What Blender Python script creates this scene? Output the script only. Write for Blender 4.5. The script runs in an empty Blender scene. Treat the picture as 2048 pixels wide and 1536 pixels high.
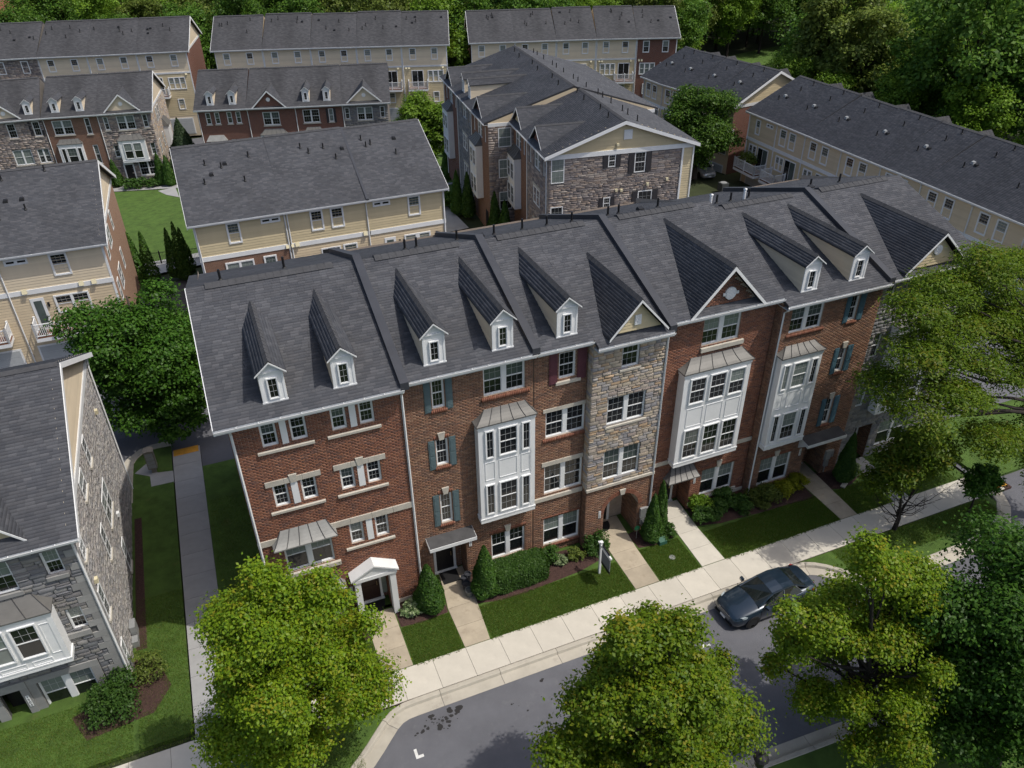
import bpy, bmesh, math, random
import numpy as np
from mathutils import Matrix, Vector
R = math.radians
rnd = random.Random(7)
sc = bpy.context.scene
COL = sc.collection
# ---------------------------------------------------------------- camera
yaw, pitch, roll, FPX = R(21.834), R(33.570), R(0.771), 1579.56
fw = Vector((math.sin(yaw)*math.cos(pitch), math.cos(yaw)*math.cos(pitch), -math.sin(pitch)))
rt = Vector((math.cos(yaw), -math.sin(yaw), 0)); dn = fw.cross(rt)
rr = rt*math.cos(roll) + dn*math.sin(roll); dd = dn*math.cos(roll) - rt*math.sin(roll)
cd = bpy.data.cameras.new('camera'); cam = bpy.data.objects.new('camera', cd); COL.objects.link(cam)
cam.matrix_world = Matrix(((rr.x, -dd.x, -fw.x, 0), (rr.y, -dd.y, -fw.y, 0), (rr.z, -dd.z, -fw.z, 28.65), (0, 0, 0, 1)))
cd.sensor_width = 36; cd.lens = FPX/2048*36; cd.clip_end = 2000; cd.clip_start = .5
sc.camera = cam
# ---------------------------------------------------------------- sky, sun, exposure
SUN = Vector((.47, -.31, 1.0)).normalized()
w = bpy.data.worlds.new('World'); sc.world = w; w.use_nodes = True
nt = w.node_tree; bg = nt.nodes['Background']
sky = nt.nodes.new('ShaderNodeTexSky'); sky.sky_type = 'NISHITA'; sky.sun_disc = False
sky.sun_elevation = math.asin(SUN.z); sky.sun_rotation = math.atan2(SUN.x, SUN.y)
sky.air_density = 1.0; sky.dust_density = 3.5; sky.ozone_density = 1.0
nt.links.new(sky.outputs[0], bg.inputs[0]); bg.inputs[1].default_value = .14
sl = bpy.data.lights.new('sun', 'SUN'); sl.energy = 3.1; sl.angle = R(.55); sl.color = (1, .95, .87)
so = bpy.data.objects.new('sun', sl); COL.objects.link(so); so.rotation_euler = (-SUN).to_track_quat('-Z', 'Y').to_euler(); so.location = SUN*120
sc.view_settings.view_transform = 'Standard'; sc.view_settings.look = 'None'; sc.view_settings.gamma = 1; sc.view_settings.use_curve_mapping = False
sc.view_settings.exposure = .12
sc.cycles.max_bounces = 6; sc.cycles.transparent_max_bounces = 4; sc.cycles.diffuse_bounces = 3; sc.cycles.glossy_bounces = 2; sc.cycles.transmission_bounces = 3
sc.cycles.use_denoising = True
# ---------------------------------------------------------------- helpers
class MB:
    def __init__(s): s.v = []; s.f = []; s.m = []
    def poly(s, pts, m=0):
        b = len(s.v); s.v += [tuple(p) for p in pts]; s.f.append(tuple(range(b, b+len(pts)))); s.m.append(m); return s
    def box(s, x0, x1, y0, y1, z0, z1, m=0):
        b = len(s.v); s.v += [(x0,y0,z0),(x1,y0,z0),(x1,y1,z0),(x0,y1,z0),(x0,y0,z1),(x1,y0,z1),(x1,y1,z1),(x0,y1,z1)]
        for f in ((0,3,2,1),(4,5,6,7),(0,1,5,4),(1,2,6,5),(2,3,7,6),(3,0,4,7)): s.f.append(tuple(b+i for i in f)); s.m.append(m)
        return s
    def hexa(s, p, m=0):   # 8 points: bottom ring then top ring
        b = len(s.v); s.v += [tuple(q) for q in p]
        for f in ((0,3,2,1),(4,5,6,7),(0,1,5,4),(1,2,6,5),(2,3,7,6),(3,0,4,7)): s.f.append(tuple(b+i for i in f)); s.m.append(m)
        return s
    def prism(s, pts, d, m=0):   # polygon extruded along vector d
        d = Vector(d); n = len(pts); a = [Vector(p) for p in pts]; c = [p+d for p in a]
        s.poly(a[::-1], m); s.poly(c, m)
        for i in range(n): s.poly([a[i], a[(i+1) % n], c[(i+1) % n], c[i]], m)
        return s
    def tube(s, pts, rad, n=6, m=0, cap=True):
        rings = []; pts = [Vector(p) for p in pts]
        if not hasattr(rad, '__len__'): rad = [rad]*len(pts)
        for i, p in enumerate(pts):
            t = (pts[min(i+1, len(pts)-1)] - pts[max(i-1, 0)]).normalized()
            a = t.cross(Vector((0,0,1)) if abs(t.z) < .9 else Vector((1,0,0))).normalized(); c = t.cross(a)
            b = len(s.v); rings.append(b)
            for k in range(n):
                an = 2*math.pi*k/n; s.v.append(tuple(p + (a*math.cos(an) + c*math.sin(an))*rad[i]))
        for i in range(len(rings)-1):
            for k in range(n):
                s.f.append((rings[i]+k, rings[i]+(k+1) % n, rings[i+1]+(k+1) % n, rings[i+1]+k)); s.m.append(m)
        if cap:
            s.f.append(tuple(range(rings[0], rings[0]+n))); s.m.append(m); s.f.append(tuple(range(rings[-1], rings[-1]+n))); s.m.append(m)
        return s
    def lathe(s, c, prof, n=14, m=0):   # prof: (r, z)
        b = len(s.v)
        for r_, z in prof:
            for k in range(n):
                an = 2*math.pi*k/n; s.v.append((c[0]+r_*math.cos(an), c[1]+r_*math.sin(an), c[2]+z))
        for i in range(len(prof)-1):
            for k in range(n):
                s.f.append((b+i*n+k, b+i*n+(k+1) % n, b+(i+1)*n+(k+1) % n, b+(i+1)*n+k)); s.m.append(m)
        s.f.append(tuple(b+(len(prof)-1)*n+k for k in range(n))); s.m.append(m)
        return s
    def mesh(s, name, mats, smooth=False, off=None):
        v = s.v if off is None else [(a-off[0], b-off[1], c-off[2]) for a, b, c in s.v]
        me = bpy.data.meshes.new(name); me.from_pydata(v, [], s.f)
        for m in (mats if isinstance(mats, (list, tuple)) else [mats]): me.materials.append(m)
        me.polygons.foreach_set('material_index', s.m)
        if smooth: me.polygons.foreach_set('use_smooth', [True]*len(s.f))
        me.update(); return me
def link(name, me, parent=None, loc=(0,0,0), rot=(0,0,0), scale=(1,1,1), kind=None):
    o = bpy.data.objects.new(name, me); COL.objects.link(o); o.location = loc; o.rotation_euler = rot; o.scale = scale
    if parent is not None: o.parent = parent
    if kind: o['kind'] = kind
    return o
def tag(o, label, cat, group=None):
    o['label'] = label; o['category'] = cat
    if group: o['group'] = group
    return o
def thing(name, label, cat, loc=(0,0,0), rot=0, group=None):
    o = link(name, None, None, loc, (0,0,rot)); o.empty_display_size = .3
    return tag(o, label, cat, group)
def np_mesh(name, v, f, mats, mi=None, smooth=False):
    v = np.asarray(v, np.float32); f = np.asarray(f, np.int32); k = f.shape[1]
    me = bpy.data.meshes.new(name); me.vertices.add(len(v)); me.vertices.foreach_set('co', v.ravel())
    me.loops.add(f.size); me.loops.foreach_set('vertex_index', f.ravel())
    me.polygons.add(len(f)); me.polygons.foreach_set('loop_start', np.arange(0, f.size, k, dtype=np.int32))
    for m in (mats if isinstance(mats, (list, tuple)) else [mats]): me.materials.append(m)
    if mi is not None: me.polygons.foreach_set('material_index', np.asarray(mi, np.int32))
    if smooth: me.polygons.foreach_set('use_smooth', np.ones(len(f), bool))
    me.update(calc_edges=True); return me
# ---------------------------------------------------------------- materials
def mat(name, col, rough=.8, var=0, src=None, noise=0, nscale=3, bump=0, bscale=40, spec=.3, metal=0, stain=None, stretch=(1,1,1)):
    """col: rgb; var: list of rgb for a random ramp fed by src ('island' or 'object'); noise: soft value variation of the surface itself"""
    m = bpy.data.materials.new(name); m.use_nodes = True; n = m.node_tree.nodes; l = m.node_tree.links; b = n['Principled BSDF']
    b.inputs['Roughness'].default_value = rough; b.inputs['Specular IOR Level'].default_value = spec; b.inputs['Metallic'].default_value = metal
    b.inputs['Base Color'].default_value = (*col, 1); out = None
    tc = n.new('ShaderNodeTexCoord')
    mp = n.new('ShaderNodeMapping'); mp.inputs['Scale'].default_value = stretch; l.new(tc.outputs['Object'], mp.inputs[0])
    if var:
        s = n.new('ShaderNodeNewGeometry').outputs['Random Per Island'] if src == 'island' else n.new('ShaderNodeObjectInfo').outputs['Random']
        r = n.new('ShaderNodeValToRGB'); r.color_ramp.interpolation = 'CONSTANT' if len(var) > 3 else 'LINEAR'
        e = r.color_ramp.elements
        while len(e) < len(var): e.new(.5)
        for i, c in enumerate(var): e[i].position = i/len(var) if len(var) > 3 else i/(len(var)-1); e[i].color = (*c, 1)
        l.new(s, r.inputs[0]); out = r.outputs[0]
    if noise:
        tx = n.new('ShaderNodeTexNoise'); tx.inputs['Scale'].default_value = nscale; tx.inputs['Detail'].default_value = 6; tx.inputs['Roughness'].default_value = .65
        l.new(mp.outputs[0], tx.inputs[0])
        mr = n.new('ShaderNodeMapRange'); mr.inputs[1].default_value = .3; mr.inputs[2].default_value = .7; mr.inputs[3].default_value = 1-noise; mr.inputs[4].default_value = 1+noise; l.new(tx.outputs[0], mr.inputs[0])
        mx = n.new('ShaderNodeVectorMath'); mx.operation = 'SCALE'
        if out: l.new(out, mx.inputs[0])
        else: mx.inputs[0].default_value = col
        l.new(mr.outputs[0], mx.inputs['Scale']); out = mx.outputs[0]
    if stain:   # (rgb, scale, threshold): dirt of its own shape
        tx = n.new('ShaderNodeTexNoise'); tx.inputs['Scale'].default_value = stain[1]; tx.inputs['Detail'].default_value = 8; tx.inputs['Roughness'].default_value = .7; l.new(mp.outputs[0], tx.inputs[0])
        mr = n.new('ShaderNodeMapRange'); mr.inputs[1].default_value = stain[2]; mr.inputs[2].default_value = stain[2]+.18; mr.inputs[4].default_value = .75; l.new(tx.outputs[0], mr.inputs[0])
        mi = n.new('ShaderNodeMix'); mi.data_type = 'RGBA'; l.new(mr.outputs[0], mi.inputs[0])
        if out: l.new(out, mi.inputs[6])
        else: mi.inputs[6].default_value = (*col, 1)
        mi.inputs[7].default_value = (*stain[0], 1); out = mi.outputs[2]
    if out: l.new(out, b.inputs['Base Color'])
    if bump:
        tx = n.new('ShaderNodeTexNoise'); tx.inputs['Scale'].default_value = bscale; tx.inputs['Detail'].default_value = 4; l.new(mp.outputs[0], tx.inputs[0])
        bp = n.new('ShaderNodeBump'); bp.inputs['Strength'].default_value = bump; bp.inputs['Distance'].default_value = .03; l.new(tx.outputs[0], bp.inputs['Height']); l.new(bp.outputs[0], b.inputs['Normal'])
    return m
def sc_(c, k): return tuple(x*k for x in c)
def ramp(base, *ks): return [sc_(base, k) for k in ks]
M = {}
M['mortar'] = mat('mortar', (.40,.33,.27), .95, noise=.12, nscale=5)
RED = [(.205,.090,.056),(.165,.074,.050),(.235,.112,.072),(.14,.072,.055),(.19,.082,.052),(.22,.098,.058)]
BRN = [(.215,.122,.076),(.17,.094,.064),(.255,.152,.10),(.15,.09,.066),(.195,.104,.068),(.225,.118,.074)]
OLV = [(.185,.12,.076),(.15,.092,.066),(.22,.15,.10),(.12,.08,.06),(.175,.10,.07),(.20,.118,.078)]
M['red'] = mat('red_brick', RED[0], .9, var=RED, src='island', noise=.14, nscale=1.2)
M['brown'] = mat('brown_brick', BRN[0], .9, var=BRN, src='island', noise=.14, nscale=1.2)
M['tan'] = mat('tan_brick', OLV[0], .9, var=OLV, src='island', noise=.14, nscale=1.2)
M['rowlock'] = mat('rowlock_brick', (.2,.09,.06), .9, var=[(.22,.09,.055),(.17,.07,.045),(.25,.12,.08)], src='island')
ST = [(.40,.335,.26),(.31,.27,.225),(.47,.40,.305),(.35,.29,.255),(.42,.305,.20),(.29,.275,.28),(.36,.335,.315),(.45,.385,.32)]
GR = [(.22,.22,.225),(.175,.175,.185),(.26,.255,.25),(.20,.19,.19),(.23,.22,.205),(.155,.16,.17)]
GT = [(.31,.30,.285),(.26,.25,.245),(.36,.345,.325),(.28,.26,.25),(.33,.31,.285),(.245,.24,.24)]
DK = [(.27,.225,.20),(.21,.18,.17),(.34,.285,.25),(.17,.15,.148),(.29,.23,.19),(.38,.33,.29),(.235,.21,.205)]
for k, c in (('stone', ST), ('grey', GR), ('pale', GT), ('dark', DK)):
    M[k+'_o'] = mat(k+'_stone', c[0], .9, var=c, src='object', noise=.16, nscale=4, bump=.5, bscale=9)
    M[k+'_i'] = mat(k+'_stone_pieces', c[0], .9, var=c, src='island', noise=.16, nscale=4, bump=.5, bscale=9)
M['joint'] = mat('stone_joint', (.17,.155,.14), .95, noise=.15)
M['jointg'] = mat('grey_stone_joint', (.10,.10,.10), .95, noise=.15)
SH = [(.060,.063,.072),(.070,.073,.082),(.080,.083,.092),(.064,.067,.076),(.074,.076,.084),(.066,.068,.076),(.088,.090,.099)]
M['shingle'] = mat('roof_shingle', SH[0], .92, var=SH, src='island', noise=.16, nscale=.35, bump=.25, bscale=120, spec=.2)
M['deckroof'] = mat('roof_deck', (.045,.045,.048), .95)
M['cap'] = mat('ridge_shingle', (.055,.056,.06), .9, noise=.2, nscale=3, bump=.3)
M['parapet'] = mat('parapet_flashing', (.040,.043,.052), .55, noise=.15, nscale=1)
M['white'] = mat('white_paint', (.72,.73,.73), .5, noise=.05, nscale=2)
M['trim'] = mat('white_trim', (.66,.67,.67), .55, noise=.06, nscale=1.5)
M['soffit'] = mat('cream_soffit', (.56,.52,.44), .7)
M['lime'] = mat('cast_stone', (.46,.43,.37), .85, noise=.12, nscale=3, stain=((.28,.25,.21), 1.6, .56))
M['quoin'] = mat('grey_quoin_stone', (.27,.27,.265), .85, var=ramp((.27,.268,.26), .88, 1.1), src='object', noise=.1, nscale=3)
M['metal'] = mat('standing_seam_metal', (.125,.122,.115), .5, noise=.12, nscale=2, metal=.1, spec=.35)
M['metal2'] = mat('pale_seam_metal', (.25,.25,.238), .5, noise=.15, nscale=2, metal=.1, spec=.4)
M['canopy'] = mat('canopy_membrane', (.06,.06,.062), .7, noise=.2)
def siding(n, c): return mat(n, c, .65, var=ramp(c, .94, 1.05), src='object', noise=.05, nscale=1.2)
def sidingi(n, c): return mat(n, c, .65, var=ramp(c, .94, 1.05), src='island', noise=.05, nscale=1.2)
CR, CW, CT = (.56,.47,.30), (.66,.56,.41), (.60,.49,.335)
M['cream'] = siding('cream_siding', CR); M['creamw'] = siding('pale_cream_siding', CW); M['tanside'] = siding('tan_siding', CT)
M['cream_i'] = sidingi('cream_siding_boards', CR); M['creamw_i'] = sidingi('pale_cream_boards', CW); M['tanside_i'] = sidingi('tan_siding_boards', CT)
M['shut_teal'] = mat('teal_shutter', (.085,.125,.135), .6, noise=.12); M['shut_blue'] = mat('blue_shutter', (.055,.115,.15), .6, noise=.12)
M['shut_wine'] = mat('burgundy_shutter', (.10,.035,.045), .6, noise=.12); M['shut_dark'] = mat('charcoal_shutter', (.035,.033,.037), .6)
def glass(n, c, r=.04):
    m = mat(n, c, r, spec=.65, noise=.25, nscale=.7); m.node_tree.nodes['Principled BSDF'].inputs['IOR'].default_value = 1.5; return m
M['muntin'] = mat('window_grille', (.36,.37,.37), .6)
M['glass'] = glass('window_glass', (.012,.014,.015)); M['blind'] = glass('window_glass_with_blind', (.17,.20,.185), .08)
M['curtain'] = glass('window_glass_with_curtain', (.07,.09,.085), .08)
M['door'] = mat('dark_door', (.03,.014,.011), .45); M['doorb'] = mat('black_door', (.012,.011,.013), .45); M['garage'] = mat('garage_door', (.40,.42,.43), .6, noise=.05)
M['black'] = mat('black_metal', (.015,.015,.016), .5); M['brass'] = mat('handle_metal', (.4,.33,.2), .35, metal=1)
M['steel'] = mat('grey_metal_box', (.33,.34,.34), .5, metal=.3, noise=.1); M['plastic'] = mat('vent_plastic', (.62,.56,.38), .6)
M['concrete'] = mat('pale_concrete', (.50,.47,.405), .9, var=ramp((.50,.47,.405), .93, 1.05), src='object', noise=.07, nscale=1.3, stain=((.38,.35,.29), 1.1, .60), bump=.1)
M['concrete2'] = mat('weathered_concrete', (.36,.31,.235), .92, var=ramp((.36,.31,.235), .9, 1.1), src='object', noise=.13, nscale=1.6, stain=((.22,.18,.13), 1.5, .55), bump=.1)
M['concrete3'] = mat('grey_concrete', (.30,.30,.30), .92, var=ramp((.30,.30,.295), .93, 1.05), src='object', noise=.1, nscale=1.2, bump=.1)
M['kerb'] = mat('kerb_concrete', (.40,.37,.31), .92, var=ramp((.40,.37,.31), .92, 1.06), src='object', noise=.12, nscale=1.1, stain=((.19,.17,.145), .9, .55))
M['asphalt'] = mat('asphalt', (.115,.117,.130), .95, noise=.14, nscale=.5, stain=((.145,.146,.152), 2.5, .57), bump=.35, bscale=90)
M['oil'] = mat('oil_stain', (.022,.021,.021), .6); M['paint'] = mat('road_paint', (.62,.62,.60), .8, noise=.15, nscale=8)
M['yellow'] = mat('yellow_tactile_pad', (.55,.27,.035), .8, noise=.15)
M['mulch'] = mat('bark_mulch', (.058,.032,.027), .97, noise=.45, nscale=14, bump=1.0, bscale=45)
M['lawn'] = mat('lawn_soil', (.062,.112,.020), .95, noise=.3, nscale=1.4, stain=((.115,.11,.035), .9, .60), bump=.9, bscale=60)
M['earth'] = mat('ground_earth', (.035,.045,.018), .95, noise=.3, nscale=.3)
M['wood'] = mat('deck_boards', (.16,.075,.045), .8, noise=.2); M['bark'] = mat('bark', (.055,.045,.036), .95, noise=.35, nscale=6, bump=.6, bscale=20)
M['barkd'] = mat('dark_bark', (.026,.021,.018), .95, noise=.3, nscale=6)
def leafmat(n, cols, trans=.35, tipc=None):
    m = bpy.data.materials.new(n); m.use_nodes = True; N = m.node_tree.nodes; l = m.node_tree.links; N.remove(N['Principled BSDF'])
    g = N.new('ShaderNodeNewGeometry'); r = N.new('ShaderNodeValToRGB'); e = r.color_ramp.elements
    while len(e) < len(cols): e.new(.5)
    for i, c in enumerate(cols): e[i].position = i/(len(cols)-1); e[i].color = (*c, 1)
    l.new(g.outputs['Random Per Island'], r.inputs[0]); out = r.outputs[0]
    oi = N.new('ShaderNodeObjectInfo'); hs = N.new('ShaderNodeHueSaturation'); l.new(out, hs.inputs['Color'])
    mr = N.new('ShaderNodeMapRange'); mr.inputs[3].default_value = .8; mr.inputs[4].default_value = 1.2; l.new(oi.outputs['Random'], mr.inputs[0]); l.new(mr.outputs[0], hs.inputs['Value'])
    out = hs.outputs[0]
    if tipc:
        at = N.new('ShaderNodeAttribute'); at.attribute_name = 'tip'; mi = N.new('ShaderNodeMix'); mi.data_type = 'RGBA'
        l.new(at.outputs['Fac'], mi.inputs[0]); l.new(out, mi.inputs[6]); mi.inputs[7].default_value = (*tipc, 1); out = mi.outputs[2]
    d = N.new('ShaderNodeBsdfDiffuse'); t = N.new('ShaderNodeBsdfTranslucent'); gl = N.new('ShaderNodeBsdfGlossy'); gl.inputs['Roughness'].default_value = .45
    mx = N.new('ShaderNodeMixShader'); mx.inputs[0].default_value = trans; mg = N.new('ShaderNodeMixShader'); mg.inputs[0].default_value = .012
    l.new(out, d.inputs[0]); l.new(out, t.inputs[0]); l.new(d.outputs[0], mx.inputs[1]); l.new(t.outputs[0], mx.inputs[2])
    l.new(mx.outputs[0], mg.inputs[1]); l.new(gl.outputs[0], mg.inputs[2]); l.new(mg.outputs[0], N['Material Output'].inputs[0]); return m
M['maple'] = leafmat('maple_leaf', [(.10,.19,.012),(.15,.245,.012),(.20,.275,.014),(.07,.15,.012)], .42, (.30,.25,.02))
M['linden'] = leafmat('linden_leaf', [(0.029,0.086,0.010),(0.048,0.124,0.013),(0.072,0.156,0.018),(0.023,0.065,0.010)], .3)
M['oak'] = leafmat('oak_leaf', [(.075,.145,.012),(.11,.185,.012),(.145,.205,.016),(.055,.115,.012)], .42, (.19,.17,.02))
M['forest'] = leafmat('forest_leaf', [(0.047,0.113,0.017),(0.074,0.156,0.019),(0.103,0.187,0.022),(0.032,0.082,0.016)], .32)
M['forest2'] = leafmat('olive_leaf', [(0.090,0.133,0.025),(0.125,0.172,0.028),(0.152,0.191,0.037),(0.062,0.094,0.022)], .32)
M['forest3'] = leafmat('bright_leaf', [(0.118,0.218,0.022),(0.164,0.265,0.023),(0.094,0.187,0.022)], .38)
M['conifer'] = leafmat('arborvitae_foliage', [(0.029,0.075,0.014),(0.044,0.101,0.016),(0.065,0.130,0.018)], .2)
M['spruce'] = leafmat('spruce_needles', [(.035,.06,.028),(.05,.075,.034),(.026,.05,.022)], .1)
M['hedge'] = leafmat('hedge_leaf', [(0.031,0.075,0.016),(0.047,0.104,0.018),(0.065,0.130,0.023)], .28)
M['gold'] = leafmat('golden_shrub_leaf', [(.22,.25,.015),(.30,.31,.018),(.16,.20,.016)], .38)
M['hosta'] = leafmat('hosta_leaf', [(.06,.14,.03),(.36,.42,.24),(.09,.17,.04)], .3)
M['grass'] = leafmat('grass_blade', [(.06,.13,.014),(.09,.17,.018),(.115,.18,.026),(.17,.165,.04)], .4)
# ---------------------------------------------------------------- pieces on a plane: O origin, U along, N outward, z up
def cut(a, b, holes):
    iv = [(a, b)]
    for h0, h1 in holes:
        nv = []
        for p, q in iv:
            if h1 <= p or h0 >= q: nv.append((p, q)); continue
            if h0-p > .03: nv.append((p, h0))
            if q-h1 > .03: nv.append((h1, q))
        iv = nv
    return iv
def plane_boxes(rects, dep, O, U, N, taper=.0, jit=0, seed=1):
    """rects (K,4) u0,u1,z0,z1; dep proud depth (K); returns verts, faces"""
    r = np.asarray(rects, float); K = len(r); rg = np.random.RandomState(seed)
    O, U, N = (np.asarray(q, float) for q in (O, U, N)); dep = np.broadcast_to(dep, K)
    t = np.minimum(taper, .3*np.minimum(r[:,1]-r[:,0], r[:,3]-r[:,2]))
    us = np.stack([r[:,0], r[:,1], r[:,1], r[:,0], r[:,0]+t, r[:,1]-t, r[:,1]-t, r[:,0]+t], 1)
    zs = np.stack([r[:,2], r[:,2], r[:,3], r[:,3], r[:,2]+t, r[:,2]+t, r[:,3]-t, r[:,3]-t], 1)
    ds = np.concatenate([np.full((K,4), -.004), np.repeat(dep[:,None], 4, 1)], 1)
    if jit:
        us = us + rg.uniform(-jit, jit, us.shape); zs = zs + rg.uniform(-jit, jit, zs.shape); ds[:,4:] *= rg.uniform(.75, 1.25, (K,4))
    v = O + us[...,None]*U + ds[...,None]*N; v[...,2] += zs
    f = np.array([(4,5,6,7),(0,1,5,4),(1,2,6,5),(2,3,7,6),(3,0,4,7)])[None] + (np.arange(K)*8)[:,None,None]
    return v.reshape(-1,3), f.reshape(-1,4)
def brick_rects(u0, u1, z0, z1, holes, L=.245, H=.076, g=.011):
    out = []; k = 0; z = z0
    while z < z1-.02:
        zc = z+H/2; hs = []
        for h in holes:
            if callable(h): q = h(zc); hs += [q] if q else []
            elif h[2] < zc < h[3]: hs.append((h[0], h[1]))
        off = (L/2 if k % 2 else 0)
        for p, q in cut(u0, u1, sorted(hs)):
            n0 = math.floor((p-u0-off)/L)
            u = u0+off+n0*L
            while u < q:
                a, b = max(u, p), min(u+L-g, q)
                if b-a > .03: out.append((a, b, z, min(z+H-g, z1)))
                u += L
        z += H; k += 1
    return out
def ashlar(u0, u1, z0, z1, holes, hr=(.11,.23), lr=(.22,.5), g=.016, seed=3):
    q = random.Random(seed); out = []; z = z0
    while z < z1-.04:
        H = min(q.uniform(*hr), z1-z)
        if z1-z-H < .08: H = z1-z
        zc = z+H/2; hs = []
        for h in holes:
            if callable(h): t = h(zc); hs += [t] if t else []
            elif h[2] < zc < h[3]: hs.append((h[0], h[1]))
        for a, b in cut(u0, u1, sorted(hs)):
            u = a
            while u < b-.01:
                L = q.uniform(*lr)
                if b-u-L < .12: L = b-u
                if H > .17 and q.random() < .3:
                    s_ = z+H*q.uniform(.4,.6); out += [(u, u+L-g, z, s_-g), (u, u+L-g, s_, z+H-g)]
                else: out.append((u, u+L-g, z, z+H-g))
                u += L
        z += H
    return out
def wall_quads(mb, u0, u1, z0, z1, holes, O, U, m=0):
    us = sorted({u0, u1, *[min(max(h[i], u0), u1) for h in holes for i in (0,1)]}); zs = sorted({z0, z1, *[min(max(h[i], z0), z1) for h in holes for i in (2,3)]})
    O, U = Vector(O), Vector(U)
    for j in range(len(zs)-1):
        run = None
        for i in range(len(us)):
            if i < len(us)-1:
                uc, zc = (us[i]+us[i+1])/2, (zs[j]+zs[j+1])/2
                solid = not any(h[0] < uc < h[1] and h[2] < zc < h[3] for h in holes)
            else: solid = False
            if solid and run is None: run = us[i]
            if not solid and run is not None:
                a, b = O+U*run, O+U*us[i]
                mb.poly([(a.x,a.y,zs[j]+a.z),(b.x,b.y,zs[j]+b.z),(b.x,b.y,zs[j+1]+b.z),(a.x,a.y,zs[j+1]+a.z)], m); run = None
def reveal(mb, h, O, U, N, d, m=0):
    O, U, N = Vector(O), Vector(U), Vector(N); Z = Vector((0,0,1))
    c = [O+U*h[0]+Z*h[2], O+U*h[1]+Z*h[2], O+U*h[1]+Z*h[3], O+U*h[0]+Z*h[3]]
    for i in range(4): mb.poly([c[i], c[(i+1) % 4], c[(i+1) % 4]-N*d, c[i]-N*d], m)
# stone blocks shared by all walls whose stones are built one by one
BLK = {}
def block(key, i):
    k = (key, i)
    if k not in BLK:
        v, f = plane_boxes([(-.5,.5,-.5,.5)], 1., (0,0,0), (1,0,0), (0,-1,0), .07, .05, i+11)
        BLK[k] = np_mesh('stone', v, f, M[key])
    return BLK[k]
def stones(parent, rects, O, U, N, key, depth=(.02,.05), seed=5, limit=300, near=None, name='stone'):
    q = random.Random(seed); rects = list(rects)
    if near: rects.sort(key=near)
    one, rest = rects[:limit], rects[limit:]; ang = math.atan2(U[1], U[0])
    for i, (a, b, c, d) in enumerate(one):
        p = Vector(O)+Vector(U)*((a+b)/2); p.z += (c+d)/2
        link(name, block(key+'_o', i % 10), parent, p, (0,0,ang), (b-a, q.uniform(*depth), d-c))
    if rest:
        v, f = plane_boxes(rest, np.random.RandomState(seed).uniform(depth[0], depth[1], len(rest)), O, U, N, .02, .008, seed)
        link(name, np_mesh('stones', v, f, M[key+'_i']), parent, kind='stuff')
# shingles: tabs on a slope, clipped to a convex polygon in (u, v)
class Shingles:
    def __init__(s, seed=1): s.v = []; s.n = 0; s.k = 1.; s.r = np.random.RandomState(seed)
    def plane(s, O, U, V, poly, ex=.145, tab=.33):
        O, U, V = (np.asarray(q, float) for q in (O, U, V)); N = np.cross(U, V)
        vs = [p[1] for p in poly]; v = min(vs); k = 0
        while v < max(vs)-.02:
            vc = min(v+ex*.5, max(vs)-1e-4); xs = []
            for i in range(len(poly)):
                (a, b), (c, d) = poly[i], poly[(i+1) % len(poly)]
                if (b <= vc < d) or (d <= vc < b): xs.append(a+(c-a)*(vc-b)/(d-b))
            if len(xs) == 2 and abs(xs[0]-xs[1]) > .05:
                a, b = min(xs), max(xs); off = s.r.uniform(0, tab)
                e = np.unique(np.clip(np.concatenate([[a], np.arange(a-off+tab, b, tab)+s.r.uniform(-.06,.06,len(np.arange(a-off+tab, b, tab))), [b]]), a, b))
                u0, u1 = e[:-1]+.003, e[1:]-.003; K = len(u0); l1 = (.008+s.r.uniform(0,.009,K))*s.k; l0 = np.full(K,.004)
                v0, v1 = np.full(K, v), np.full(K, min(v+ex+.004, max(vs)))
                pu = np.stack([u0,u1,u1,u0,u0,u1],1); pv = np.stack([v0,v0,v1,v1,v0,v0],1); pn = np.stack([l1,l1,l0,l0,l0*0,l0*0],1)
                s.v.append((O+pu[...,None]*U+pv[...,None]*V+pn[...,None]*N).reshape(-1,3)); s.n += K
            v += ex; k += 1
    def build(s, parent, off=(0,0,0), m='shingle'):
        v = np.concatenate(s.v)-np.array(off); b = (np.arange(s.n)*6)[:,None,None]
        f = (np.array([(0,1,2,3),(4,5,1,0)])[None]+b).reshape(-1,4)
        return link('shingle', np_mesh('shingles', v, f, M[m]), parent, kind='stuff')
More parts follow.
